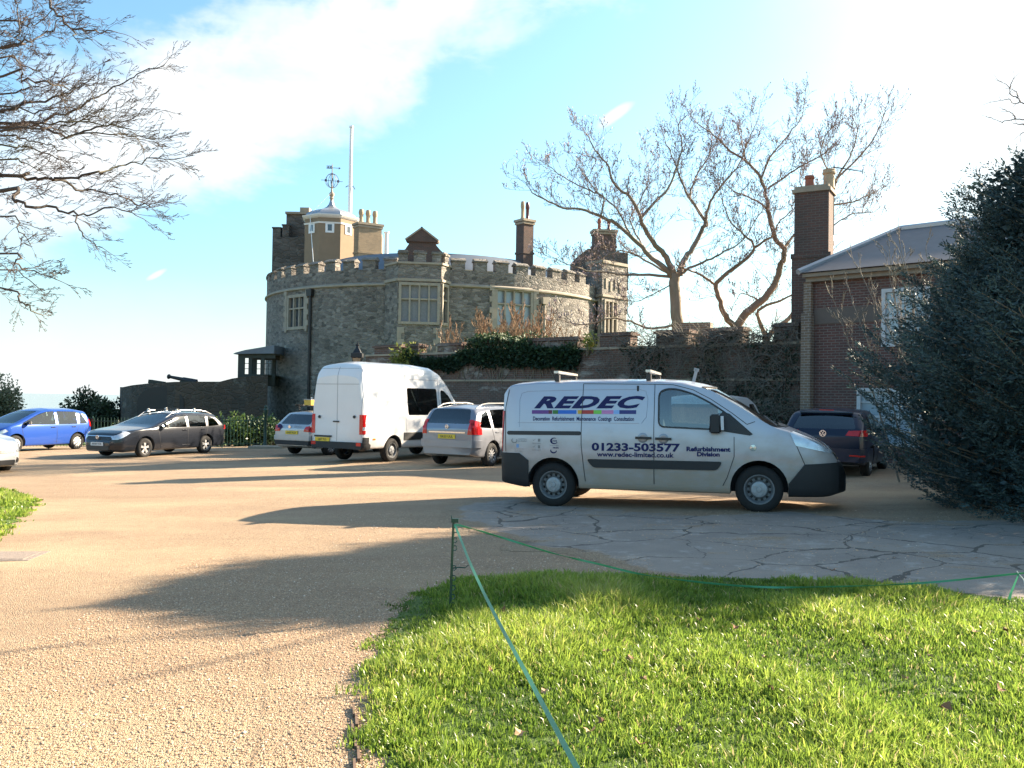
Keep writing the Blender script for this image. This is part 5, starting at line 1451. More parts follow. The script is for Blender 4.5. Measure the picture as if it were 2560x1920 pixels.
rear_line(wv, h2, [[(0, .62), (0, 2.68)], [(-.86, .62), (-.86, 1.9), (-.76, 2.58), (-.70, 2.64), (.70, 2.64), (.76, 2.58), (.86, 1.9), (.86, .62)], [(-.84, 2.2), (.84, 2.2)]], .007, 'grey')
for vw in ('r', 'l'):
    for z0, z1 in ((1.17, 1.36), (1.02, 1.12), (.83, .93)):
        add('tail_light', patch(h2, [(-1.36, z0), (-1.24, z0), (-1.24, z1), (-1.36, z1)], vw, .004, .012), V['redlamp'], wv)
    add('tail_light', patch(h2, [(-1.36, .93), (-1.24, .93), (-1.24, 1.02), (-1.36, 1.02)], vw, .004, .010), V['whiteplate'], wv, label='pale reversing light')
    add('bump_strip', patch(h2, [(.48, .62), (3.15, .60), (3.15, .82), (.48, .84)], vw, .003, .012), V['plastic'], wv)
    add('rear_bumper', patch(h2, [(-1.40, .40), (-1.12, .40), (-1.12, .74), (-1.40, .74)], vw, .004, .02), V['plastic'], wv)
    add('side_marker', patch(h2, [(-.95, .66), (-.83, .66), (-.83, .71), (-.95, .71)], vw, .004, .006), V['amber'], wv)
for vw, s_ in (('b', 1),):
    add('rear_bumper', patch(h2, [(-.94, .40), (.94, .40), (.94, .60), (-.94, .60)], 'b', .004, .05), V['plastic'], wv)
for y_ in (-.86, .86): add('tail_light', patch(h2, [(y_ - .07, .82), (y_ + .07, .82), (y_ + .07, 1.36), (y_ - .07, 1.36)], 'b', .003, .008), V['redlamp'], wv)
mb = MB(); mb.box((-1.36, .80, .55), (.03, .16, .09)); mb.box((-1.36, -.80, .55), (.03, .16, .09)); mb.build('reflector', V['redlamp'], wv)
mb = MB(); mb.box((-1.342, .02, 1.16), (.03, .20, .035)); mb.build('door_handle', V['trim'], wv)
mb = MB(); mb.lathe([(.045, -1.345), (.04, -1.36), (0, -1.36)], 14, (0, -.62, 1.30), 'x'); mb.lathe([(.045, -1.345), (.04, -1.36), (0, -1.36)], 14, (0, .62, 1.28), 'x'); mb.build('door_vents', V['trim'], wv)
mb = MB(); mb.box((-1.345, .48, .745), (.02, .62, .045)); mb.build('step_slot', V['trim'], wv)
plate(wv, 'LJ07 YLS', (-1.345, .50, .655), (R(90), 0, R(-90)), V['yellowplate'])
mb = MB()
for y_ in (-.965, .965):
    for z_ in (1.0, 1.8): mb.box((-1.28, y_, z_), (.05, .03, .05))
mb.build('hinges', V['white'], wv)
for sy in (-.5, .5): seat(wv, 2.75, sy, 1.0)
seat(wv, 1.5, -.5, 1.0); seat(wv, 1.5, .3, 1.0)
mirrors(wv, 3.3, 1.42, .97, V['plastic'], (.12, .2, .34))
mb = MB()
for ln in ([(.58, .9), (.58, 2.4), (2.36, 2.4)], [(2.37, .55), (2.37, 2.4)]):
    s_ = seam(h2, ln, .006); mb.raw(s_.v, s_.f)
mb.build('shut_lines', V['grey'], wv)

def car_hull(L, Hh, rear_over, wb, kind, W_=.89):
    fo = L - rear_over - wb; xr, xf = -rear_over, wb + fo
    if kind == 'mpv':     # tall, steep tail, short bonnet
        top = [(xr, .98), (xr + .03, 1.10), (xr + .10, 1.25), (xr + .26, 1.52), (xr + .40, Hh - .07), (xr + .8, Hh - .01), (wb * .42, Hh), (wb * .56, Hh - .06), (wb * .70, Hh - .19), (wb * .98, 1.09), (wb * 1.05, 1.03), (xf - .32, .92), (xf - .13, .82), (xf - .04, .68), (xf, .5)]
    elif kind == 'estate':
        top = [(xr, .88), (xr + .04, .98), (xr + .18, 1.06), (xr + .42, 1.30), (xr + .56, Hh - .06), (xr + 1.1, Hh - .015), (wb * .32, Hh), (wb * .46, Hh - .05), (wb * .57, Hh - .14), (wb * .86, 1.04), (wb * .94, .98), (xf - .40, .88), (xf - .14, .79), (xf - .05, .66), (xf, .5)]
    else:                 # hatch
        top = [(xr, .88), (xr + .03, .98), (xr + .10, 1.08), (xr + .34, 1.32), (xr + .46, Hh - .06), (xr + .9, Hh - .01), (wb * .32, Hh), (wb * .46, Hh - .05), (wb * .57, Hh - .14), (wb * .86, 1.04), (wb * .94, .98), (xf - .36, .88), (xf - .12, .78), (xf - .04, .64), (xf, .5)]
    bot = [(xr, .34), (xr + .25, .26), (0, .23), (wb, .22), (xf - .3, .20), (xf, .27)]
    wid = [(xr, W_ * .86), (xr + .2, W_ * .96), (0, W_), (wb * .9, W_), (wb + .25, W_ * .97), (xf - .25, W_ * .85), (xf - .08, W_ * .66), (xf, W_ * .5)]
    bl = {'mpv': .98, 'estate': .92, 'hatch': .93}[kind]
    belt = [(xr, bl + .04), (0, bl + .03), (wb, bl - .03), (wb * 1.15, .85), (xf, .55)]
    return Hull(top, bot, wid, belt, tumble=.30, rc=.12, crown=.045, side_bulge=.035, edge=.12), xr, xf
def build_car(place_rear, heading, spec, mat, info, front=False):
    L, Hh, ro, wb, kind = spec
    H_, xr, xf = car_hull(L, Hh, ro, wb, kind, info.get('W', .89))
    bl = {'mpv': 1.00, 'estate': .95, 'hatch': .96}[kind]
    zt = Hh - .12
    b1 = wb * (.36 if kind == 'mpv' else .33); b2 = -.02 if kind != 'hatch' else .10
    w_rear = {'mpv': xr + .30, 'estate': xr + .50, 'hatch': xr + .42}[kind]
    wa = {'mpv': wb * .80, 'estate': wb * .72, 'hatch': wb * .72}[kind]
    # side windows: front door, rear door, quarter
    k0, k1, k2 = (.50, .63, .90) if kind == 'mpv' else (.42, .53, .79)
    wf = round_poly([(b1 + .04, bl), (b1 + .04, zt), (wb * k0, zt - .02), (wb * k1, zt - .11), (wb * k2, bl + .08), (wb * (k2 + .02), bl)], .05)
    wr = round_poly([(b2 + .05, bl), (b2 + .02, zt - .02), (b1 - .06, zt), (b1 - .06, bl)], .05)
    wq = round_poly([(w_rear - .06, bl + .03), (w_rear + .14, zt - .13), (b2 - .10, zt - .04), (b2 - .06, bl)], .05)
    hwt = info.get('W', .89)
    ws = round_poly([(-hwt * .74, 1.06), (hwt * .74, 1.06), (hwt * .60, Hh - .12), (-hwt * .60, Hh - .12)], .07)
    rg0, rg1 = {'mpv': (1.12, Hh - .13), 'estate': (1.02, Hh - .14), 'hatch': (1.03, Hh - .15)}[kind]
    rg = round_poly([(-hwt * .74, rg0), (hwt * .74, rg0), (hwt * .62, rg1), (-hwt * .62, rg1)], .07)
    P_ = dict(hull=H_, cavity=[(xr + .16, wb * 1.06, .50, .045)], windows=[('s', q, (-1.3, 1.3)) for q in (wf, wr, wq)] + [('f', ws, (wb * (k0 - .08), wb * (k2 + .17))), ('f', rg, (xr - .2, xr + .75))],
              panes=[(q, s_, 'side_window', info.get('glass', 'carglass')) for q in (wf, wr, wq) for s_ in 'rl'] + [(ws, 'f', 'windscreen', 'carglass'), (rg, 'b', 'rear_window', info.get('glass', 'carglass'))],
              wb=wb, wheel=(.315, .20), tw=hwt - .03, wk=info['wk'], arch=.055, steer=info.get('steer', 0))
    if place_rear is not None: c = place_rear + hvec(heading) * ro
    else: c = info['at']
    root, hull = vehicle(P_, (c.x, c.y, gz(c.x, c.y)), heading, mat, info)
    for x_ in (wb * .33 + .1, wb * .7): 
        for sy in (-.38, .38): seat(root, (wb * .52 if x_ > wb * .5 else wb * .14), sy, .42)
    mb_ = MB(); mb_.box((wb * (k2 - .02), 0, .86), (.40, 1.35, .20), taper=.9); mb_.build('dashboard', V['inner'], root)
    # shut lines
    mb_ = MB()
    for sd in 'rl':
        for ln in ([(b1, .30), (b1, Hh - .10)], [(b2 - .02, bl + .4), (b2 - .04, bl), (b2 + .10, .62)], [(wb * (k2 - .02), .30), (wb * (k2 + .0), .6), (wb * (k2 + .02), bl - .02)], [(wb * .42, .36), (b1 - .1, .36)]):
            s_ = seam(hull, ln, .005, sd)
            if len(s_.v) > 8: mb_.raw(s_.v, s_.f)
    mb_.build('shut_lines', V['trim'], root)
    mb_ = MB()
    for sy in (-1, 1):
        for hx in (b1 + .16, b2 + .22): mb_.box((hx, sy * (hwt - .002), bl - .10), (.18, .03, .028))
    mb_.build('door_handles', info.get('handle', mat), root)
    mirrors(root, wb * (k2 - .07), bl + .07, hwt - .02, info.get('mirror', mat), (.10, .19, .14))
    for vw in 'rl':
        if info.get('chromeline'):
            mb2 = seam(hull, [(w_rear - .02, bl - .02), (wb * .80, bl - .03)], .006, vw); mb2.build('chrome_trim', V['chrome'], root)
            mb2 = seam(hull, [(w_rear - .06, bl + .02), (w_rear + .14, zt - .10), (b2, zt + .02), (wb * .38, zt + .03), (wb * .53, zt - .08), (wb * .80, bl + .08)], .005, vw); mb2.build('chrome_trim', V['chrome'], root)
    return root, hull, H_, xr, xf, wb
def rails(root, H_, x0, x1, y, mat, h=.05):
    for sy in (-1, 1):
        mb_ = MB(); pts_ = []
        for i in range(9):
            t_ = i / 8; x = x0 + (x1 - x0) * t_; pts_.append((x, sy * y, H_.top(x) - .035 + (h + .02) * min(1, 6 * min(t_, 1 - t_))))
        mb_.tube(pts_, .016, 6); mb_.build('roof_rail', mat, root)
def tail(root, hull, polyside, polyback, mat=None):
    for vw in 'rl': add('tail_light', patch(hull, polyside, vw, .003, .010), mat or V['redlamp'], root)
    for sy in (-1, 1): add('tail_light', patch(hull, [(sy * p[0], p[1]) for p in polyback], 'b', .003, .010), mat or V['redlamp'], root)

# silver grey people carrier, rear view
r_ = mkplace(447.5, 22.7)
mpv, hm_, Hm, xr, xf, wb = build_car(r_, HB, (4.47, 1.62, .86, 2.70, 'mpv'), V['grey'], dict(name='people_carrier', label='silver grey people carrier seen from behind beside the tall white van', cat='car', wk='ten', glass='darkglass'))
rails(mpv, Hm, xr + .45, 1.9, .60, V['rail'])
tail(mpv, hm_, [(xr - .02, .86), (xr + .20, .86), (xr + .12, 1.22), (xr + .0, 1.22)], [(.62, .85), (.93, .85), (.93, 1.20), (.66, 1.20)])
add('chrome_strip', patch(hm_, [(-.55, .88), (.55, .88), (.55, .915), (-.55, .915)], 'b', .004, .012), V['chrome'], mpv)
plate(mpv, 'GK55 UUL', (xr - .018, 0, .79), (R(90), 0, R(-90)), V['yellowplate'])
add('rear_bumper', patch(hm_, [(-.95, .52), (.95, .52), (.95, .70), (-.95, .70)], 'b', .003, .035), V['grey'], mpv)
mb = MB(); mb.lathe([(.055, xr - .012), (.05, xr - .02), (.035, xr - .02), (.035, xr - .012)], 16, (0, 0, 1.04), 'x', cap=False); mb.box((xr - .012, 0, 1.04), (.01, .10, .014)); mb.build('badge', V['chrome'], mpv)
mb = MB(); mb.box((xr + .36, 0, 1.50), (.03, .30, .025)); mb.build('brake_light', V['redlamp'], mpv)
mb = MB(); mb.tube([(xr + .12, .10, 1.14), (xr + .22, -.25, 1.24)], .010, 5); mb.build('rear_wiper', V['trim'], mpv)

# small silver estate with things on its roof rack, behind the tall van
r_ = mkplace(292.5, 28.6)
es, he, He, xr, xf, wb = build_car(r_, HB, (4.50, 1.48, .95, 2.60, 'estate'), V['silver2'], dict(name='estate_car', label='small silver estate car with a loaded roof rack half hidden by the tall white van', cat='car', wk='ten', W=.86))
tail(es, he, [(xr - .02, .80), (xr + .26, .80), (xr + .24, .98), (xr + .02, 1.0)], [(.50, .80), (.90, .78), (.90, 1.0), (.56, .95)])
plate(es, 'GN57 KZX', (xr - .018, 0, .76), (R(90), 0, R(-90)), V['yellowplate'])
add('rear_bumper', patch(he, [(-.90, .36), (.90, .36), (.90, .50), (-.90, .50)], 'b', .003, .03), V['plastic'], es)
add('rear_bumper', patch(he, [(-.90, .52), (.90, .52), (.90, .66), (-.90, .66)], 'b', .003, .03), V['silver2'], es)
mb = MB(); mb.lathe([(.10, xr + .012), (.10, xr + .0), (0, xr + .0)], 16, (0, .52, .93), 'x', cap=False); mb.build('round_sticker', V['ink'], es)
mb = MB(); mb.lathe([(.06, xr - .0), (.05, xr - .012), (0, xr - .012)], 16, (0, .10, .94), 'x', cap=False); mb.build('badge', V['chrome'], es)
text_at('SERVICE', .09, V['greyink'], es, (xr - .0, -.25, .92), (R(90), 0, R(-90)))
mb = MB(); zr_e = He.top(.3)
for x_ in (-.05, .55, 1.15): mb.box((x_, 0, zr_e + .14), (.04, 1.20, .03)); mb.box((x_, -.52, zr_e + .06), (.05, .05, .15)); mb.box((x_, .52, zr_e + .06), (.05, .05, .15))
for y_ in (-.6, .6): mb.box((.55, y_, zr_e + .17), (1.5, .03, .05))
mb.build('roof_rack', V['trim'], es)
def onroof(root, H_, x, y, dz):
    m4 = Matrix.Translation(root.location) @ root.rotation_euler.to_matrix().to_4x4(); return m4 @ Vector((x, y, H_.top(x) + dz))
p = onroof(es, He, .25, .25, .172)
bx = empty('beacon_box', p, es.rotation_euler.z, label='small yellow box lying on the roof rack of the half hidden estate', cat='box')
mb = MB(); mb.box((0, 0, .09), (.42, .30, .18)); mb.build('body', plain('amber_plastic', (.62, .38, .04), .4), bx); mb = MB(); mb.box((0, 0, .19), (.44, .32, .025)); mb.build('lid', V['grey'], bx)
p = onroof(es, He, .15, -.35, .172)
bx = empty('bundle', p, es.rotation_euler.z, label='sunlit white rolled bundle on the roof rack next to the white van', cat='bundle')
mb = MB(); mb.lathe([(0, -.35), (.11, -.34), (.13, -.1), (.125, .2), (.10, .34), (0, .35)], 12, (0, 0, .13), 'x', cap=False); mb.build('roll', V['whiteplate'], bx, 40)

# dark estate facing us
hD = math.atan2(-.39, -.92)
mid = mkplace(177.5, 27.6)   # mid of the near wheels
hv = hvec(hD); left = Vector((-hv.y, hv.x, 0)); 
near_mid = Vector((xpx(178.5, 29.6), 29.6, 0)); side = Vector((hv.y, -hv.x, 0))
wbD = 2.74; 
# near side faces the camera's right
sgn = 1 if (Vector((hv.y, -hv.x, 0))).dot(Vector((1, -.2, 0))) > 0 else -1
cD = near_mid - Vector((hv.y, -hv.x, 0)) * sgn * .90 - hv * wbD / 2
de, hde, Hd, xr, xf, wb = build_car(None, hD, (4.90, 1.47, 1.08, wbD, 'estate'), V['dark'], dict(name='estate_car', label='dark grey estate car with silver roof rails facing the gravel', cat='car', wk='five', W=.92, at=cD, chromeline=True, glass='carglass', mirror=V['trim'], handle=V['dark']))
rails(de, Hd, xr + .55, wb * .60, .62, V['chrome'], .06)
for x_ in (.35, 1.15):
    mb = MB(); mb.box((x_, 0, Hd.top(x_) + .09), (.06, 1.36, .025)); bo_ = mb.build('crossbar', V['trim'], de)
    mb = MB()
    for sy in (-1, 1): mb.box((x_, sy * .63, Hd.top(x_) + .06), (.08, .08, .11), taper=.7)
    mb.build('bar_foot', V['whiteplate'], bo_)
for vw in 'rl':
    add('headlight', patch(hde, [(xf - .52, .80), (xf - .16, .60), (xf - .06, .60), (xf - .08, .70), (xf - .40, .86)], vw, .003, .008), V['clearlamp'], de)
    add('tail_light', patch(hde, [(xr - .03, .82), (xr + .22, .84), (xr + .16, .98), (xr - .03, .96)], vw, .003, .010), V['redlamp'], de)
def frontset(root, hull, xf, grille=(.20, .58, .74), lower=(.5, .28, .42), plt=None, platez=.46, gm='trim', bar=True):
    w_, z0, z1 = grille
    add('grille', patch(hull, round_poly([(-w_ - .28, z0), (w_ + .28, z0), (w_ + .34, z1), (-w_ - .34, z1)], .04), 'f', .003, .006), V[gm], root)
    if bar: add('grille_bar', patch(hull, [(-w_ - .30, z1 - .055), (w_ + .30, z1 - .055), (w_ + .30, z1 - .03), (-w_ - .30, z1 - .03)], 'f', .010, .01), V['chrome'], root)
    add('lower_grille', patch(hull, [(-lower[0], lower[1]), (lower[0], lower[1]), (lower[0], lower[2]), (-lower[0], lower[2])], 'f', .003, .006), V['trim'], root)
    if plt: plate(root, plt, (xf + .02, 0, platez), (R(90), 0, R(90)), V['whiteplate'])
    mb_ = MB(); mb_.lathe([(.062, xf + .004), (.058, xf + .022), (.045, xf + .022), (.045, xf + .004)], 16, (0, 0, (z0 + z1) / 2 + .01), 'x', cap=False); mb_.box((xf + .012, 0, (z0 + z1) / 2 + .01), (.012, .12, .016)); mb_.build('badge', V['chrome'], root)
frontset(de, hde, xf, plt='NV59 TOR')

# blue people carrier
hBl = math.atan2(-.40, -.916); hv = hvec(hBl); sd = Vector((hv.y, -hv.x, 0)); sd = sd if sd.x > 0 else -sd
nm = Vector((xpx(49.5, 33.4), 33.4, 0)); wbB = 2.63; cB = nm - sd * .86 - hv * wbB / 2
bc, hb_, Hb, xr, xf, wb = build_car(None, hBl, (4.05, 1.62, .70, wbB, 'mpv'), V['blue'], dict(name='people_carrier', label='bright blue people carrier with white wheel covers at the far left', cat='car', wk='hub', W=.86, at=cB, mirror=V['trim'], handle=V['chrome']))
frontset(bc, hb_, xf, gm='trim')
for vw in 'rl':
    add('headlight', patch(hb_, [(xf - .42, .78), (xf - .10, .62), (xf - .04, .62), (xf - .10, .74), (xf - .34, .86)], vw, .003, .008), V['clearlamp'], bc)
    add('tail_light', patch(hb_, [(xr - .02, .88), (xr + .12, .90), (xr + .16, 1.18), (xr + .02, 1.18)], vw, .003, .008), V['redlamp'], bc)

# pale car cut by the left edge
hW = math.atan2(.90, -.43); pf = mkplace(-1, 21.2); LW = 4.25
cW = pf - hvec(hW) * (LW - .75)
pc, hp2, Hp, xr, xf, wb = build_car(None, hW, (LW, 1.46, .75, 2.61, 'hatch'), V['pale'], dict(name='parked_car', label='pale car whose front end just enters at the left edge', cat='car', wk='hub', W=.87, at=cW, mirror=V['trim']))
frontset(pc, hp2, xf, grille=(.16, .52, .66), plt=None, lower=(.46, .26, .38))
for vw in 'rl':
    add('headlight', patch(hp2, [(xf - .50, .74), (xf - .14, .56), (xf - .04, .56), (xf - .08, .68), (xf - .38, .82)], vw, .003, .008), V['clearlamp'], pc)
    add('fog_recess', patch(hp2, [(xf - .32, .30), (xf - .05, .30), (xf - .06, .44)], vw, .003, .006), V['trim'], pc)

# dark hatchback behind the foreground van's bonnet
r_ = mkplace(823, 19.0)
hg, hh_, Hg, xr, xf, wb = build_car(r_, R(30), (4.20, 1.48, .78, 2.58, 'hatch'), V['navy'], dict(name='hatchback_car', label='dark navy hatchback with red tail lights parked before the brick house', cat='car', wk='ten', W=.89, glass='darkglass', mirror=V['navy']))
tail(hg, hh_, [(xr - .02, .89), (xr + .12, .90), (xr + .10, 1.0), (xr - .02, 1.0)], [(.46, .89), (.90, .88), (.90, 1.01), (.52, .99)])
add('rear_bumper', patch(hh_, [(-.95, .34), (.95, .34), (.95, .62), (-.95, .62)], 'b', .003, .03), V['navy'], hg)
for y_ in (-.68, .68): add('reflector', patch(hh_, [(y_ - .13, .46), (y_ + .13, .46), (y_ + .13, .49), (y_ - .13, .49)], 'b', .036, .006), V['redlamp'], hg)
mb = MB(); mb.box((xr + .42, 0, Hg.top(xr + .42) - .01), (.16, 1.10, .03), ry=R(6)); mb.build('spoiler', V['navy'], hg)
# round emblem: ring with V above W
mb = MB(); ze = .93; xe = BVHTree.FromPolygons([Vector(v) for v in hh_[0]], hh_[1]).ray_cast(Vector((-4, 0, ze)), Vector((1, 0, 0)))[0].x - .002
def bar2(y0, z0, y1, z1, t_=.011):
    L = math.hypot(y1 - y0, z1 - z0); mb.box((xe - .012, (y0 + y1) / 2, (z0 + z1) / 2), (.008, L, t_), rx=math.atan2(z1 - z0, y1 - y0))
mb.lathe([(.070, xe), (.070, xe - .018), (.058, xe - .018), (.058, xe)], 24, (0, 0, ze), 'x', cap=False)
for sy in (-1, 1):
    bar2(sy * .030, ze + .052, 0, ze + .004); bar2(sy * .054, ze + .018, sy * .026, ze - .048); bar2(sy * .026, ze - .048, 0, ze + .004)
mb.build('badge', V['chrome'], hg)
mb = MB(); mb.box((xr + .42, 0, 1.43), (.02, .30, .02)); mb.build('brake_light', V['redlamp'], hg)

# pale small van mostly hidden behind the foreground van
H8 = Hull(top=[(-.75, 1.60), (-.68, 1.74), (-.5, 1.80), (.5, 1.84), (1.5, 1.82), (1.9, 1.72), (2.3, 1.45), (2.75, 1.12), (3.1, 1.0), (3.35, .85), (3.42, .6)], bot=[(-.75, .35), (3.42, .28)],
          wid=[(-.75, .82), (-.5, .87), (2.4, .88), (3.0, .84), (3.3, .70), (3.42, .5)], belt=[(-.75, 1.05), (3.0, .98), (3.42, .7)], tumble=.15, rc=.13)
fw8 = round_poly([(1.25, 1.08), (1.25, 1.60), (1.7, 1.60), (2.05, 1.38), (2.4, 1.06)], .06); ws8 = round_poly([(-.62, 1.18), (.62, 1.18), (.55, 1.62), (-.55, 1.62)], .06)
rg8 = round_poly([(-.60, 1.12), (.60, 1.12), (.55, 1.58), (-.55, 1.58)], .06)
P8 = dict(hull=H8, cavity=[(-.6, 2.75, .6, .05)], windows=[('s', fw8, (-1.2, 1.2)), ('f', ws8, (1.7, 3.0)), ('f', rg8, (-1, -.4))],
          panes=[(fw8, 'r', 'side_window', 'darkglass'), (fw8, 'l', 'side_window', 'darkglass'), (ws8, 'f', 'windscreen', 'darkglass'), (rg8, 'b', 'rear_window', 'darkglass')], wb=2.7, wheel=(.31, .19), tw=.85, wk='steel')
r_ = mkplace(694, 20.6); c = r_ + hvec(HB) * .75
sv, h8 = vehicle(P8, c, HB, V['pale'], dict(name='small_van', label='pale small van whose curved roof shows just behind the windscreen of the silver van', cat='van'))
mirrors(sv, 2.2, 1.12, .86, V['trim'], (.1, .18, .18))
tail(sv, h8, [(-.78, .8), (-.66, .8), (-.64, 1.2), (-.76, 1.2)], [(.74, .8), (.86, .8), (.84, 1.2), (.74, 1.2)])
# ================================================================ vegetation helpers
def tubes_mesh(name, lines, sides_thick=6, sides_thin=3, thin=.02):
    """lines: list of (Nx3 points, N radii) -> one mesh"""
    groups = {}
    for P, r_ in lines:
        P = np.asarray(P, float); r_ = np.asarray(r_, float)
        if len(P) < 2: continue
        groups.setdefault((len(P), sides_thick if r_[0] > thin else sides_thin), []).append((P, r_))
    V_, F_ = [], []; base = 0
    for (n, s_), ls in groups.items():
        P = np.stack([l[0] for l in ls]); Rr = np.stack([l[1] for l in ls]); K = len(ls)
        T = np.gradient(P, axis=1); T /= (np.linalg.norm(T, axis=2, keepdims=True) + 1e-9)
        D = P[:, -1] - P[:, 0]; D /= (np.linalg.norm(D, axis=1, keepdims=True) + 1e-9)
        ref = np.where(np.abs(D[:, 2:3]) < .8, np.array([[0, 0, 1.0]]), np.array([[1.0, 0, 0]]))[:, None, :]
        A = np.cross(T, ref); A /= (np.linalg.norm(A, axis=2, keepdims=True) + 1e-9); B = np.cross(T, A)
        ang = np.arange(s_) * 2 * np.pi / s_
        X = P[:, :, None, :] + Rr[:, :, None, None] * (A[:, :, None, :] * np.cos(ang)[None, None, :, None] + B[:, :, None, :] * np.sin(ang)[None, None, :, None])
        V_.append(X.reshape(-1, 3))
        i, k = np.meshgrid(np.arange(n - 1), np.arange(s_), indexing='ij'); k2 = (k + 1) % s_
        q = np.stack([i * s_ + k, i * s_ + k2, (i + 1) * s_ + k2, (i + 1) * s_ + k], -1).reshape(-1, 4)
        q = (q[None] + (np.arange(K) * n * s_)[:, None, None]).reshape(-1, 4) + base
        F_.append(q); base += K * n * s_
    return quads_mesh(name, np.concatenate(V_), np.concatenate(F_), smooth=True)
def quads_mesh(name, V_, F_, smooth=False, attr=None):
    me = bpy.data.meshes.new(name); nv, nf, k = len(V_), len(F_), F_.shape[1]
    me.vertices.add(nv); me.vertices.foreach_set('co', V_.astype(np.float32).ravel())
    me.loops.add(nf * k); me.loops.foreach_set('vertex_index', F_.astype(np.int32).ravel())
    me.polygons.add(nf); me.polygons.foreach_set('loop_start', np.arange(nf, dtype=np.int32) * k)
    if smooth: me.polygons.foreach_set('use_smooth', np.ones(nf, bool))
    if attr is not None:
        a = me.attributes.new('rnd', 'FLOAT', 'POINT'); a.data.foreach_set('value', attr.astype(np.float32))
    me.update(calc_edges=True); me.validate()
    return me
def bark_mat(name, c1, c2, scale=8):
    m_, t, b = new_mat(name); co = obj_co(t)
    n = t.noise(t.mapping(co, (1, 1, .4)), scale, 5, .7); big = t.noise(co, .8, 3)
    c = t.mix(n, c1, c2); c = t.mix(t.rng(big, .5, .75, 0, .5), c, (.10, .12, .045))
    t.l.new(c, b.inputs['Base Color']); b.inputs['Roughness'].default_value = .85
    t.l.new(t.bump(n, .5, .02), b.inputs['Normal']); return m_
def leaf_mat(name, cols, trans=.35, rough=.5, attr=True):
    m_, t, b = new_mat(name)
    if attr: a = t.new('ShaderNodeAttribute'); a.attribute_name = 'rnd'; f = a.outputs['Fac']
    else: f = t.noise(obj_co(t), 3, 3)
    c = t.ramp(f, [(i / (len(cols) - 1), q) for i, q in enumerate(cols)])
    t.l.new(c, b.inputs['Base Color']); b.inputs['Roughness'].default_value = rough
    tr = t.new('ShaderNodeBsdfTranslucent'); hs = t.mix(.5, c, (.45, .55, .05), 'SCREEN') if False else c
    t.l.new(c, tr.inputs[0]); mx = t.new('ShaderNodeMixShader'); mx.inputs[0].default_value = trans
    t.l.new(b.outputs[0], mx.inputs[1]); t.l.new(tr.outputs[0], mx.inputs[2]); t.l.new(mx.outputs[0], t.n['Material Output'].inputs[0])
    return m_
G = {}
G['bark'] = bark_mat('grey_bark', (.14, .11, .08), (.32, .255, .185))
G['barkred'] = bark_mat('reddish_bark', (.14, .085, .058), (.30, .20, .13))
G['twig'] = bark_mat('twig_bark', (.05, .036, .033), (.11, .08, .068))
G['twigpale'] = bark_mat('pale_twigs', (.095, .072, .06), (.20, .155, .125))
G['barkdark'] = bark_mat('dark_bark', (.028, .023, .02), (.085, .066, .052))
G['catkin'] = plain('seed_heads', (.36, .27, .27), .9, var=.3)
G['browntwig'] = bark_mat('brown_twigs', (.20, .12, .07), (.34, .22, .13))
G['greytwig'] = bark_mat('dry_creeper', (.11, .10, .085), (.24, .21, .17))
G['conifer'] = leaf_mat('conifer_foliage', [(.024, .048, .050), (.038, .070, .070), (.055, .095, .088), (.075, .12, .10)], .2, .6)  # bluish veil of lens flare is mixed into these leaf greens
G['ivy'] = leaf_mat('ivy_leaves', [(.010, .028, .012), (.02, .05, .02), (.035, .075, .025), (.06, .10, .03)], .15, .65)
G['varieg'] = leaf_mat('yellow_green_leaves', [(.16, .18, .03), (.30, .30, .06), (.10, .15, .03)], .35, .4)
G['laurel'] = leaf_mat('laurel_leaves', [(.02, .05, .015), (.06, .11, .03), (.13, .18, .05)], .3, .35)
G['evergreen'] = leaf_mat('evergreen_foliage', [(.012, .024, .012), (.025, .042, .018), (.05, .07, .03)], .15, .6)
G['hazybush'] = leaf_mat('grey_green_foliage', [(.10, .12, .07), (.16, .17, .10), (.22, .22, .14)], .4, .6)
G['grass'] = leaf_mat('grass_blades', [(.055, .105, .015), (.12, .20, .03), (.23, .33, .05), (.36, .43, .08), (.48, .40, .20)], .58, .35)

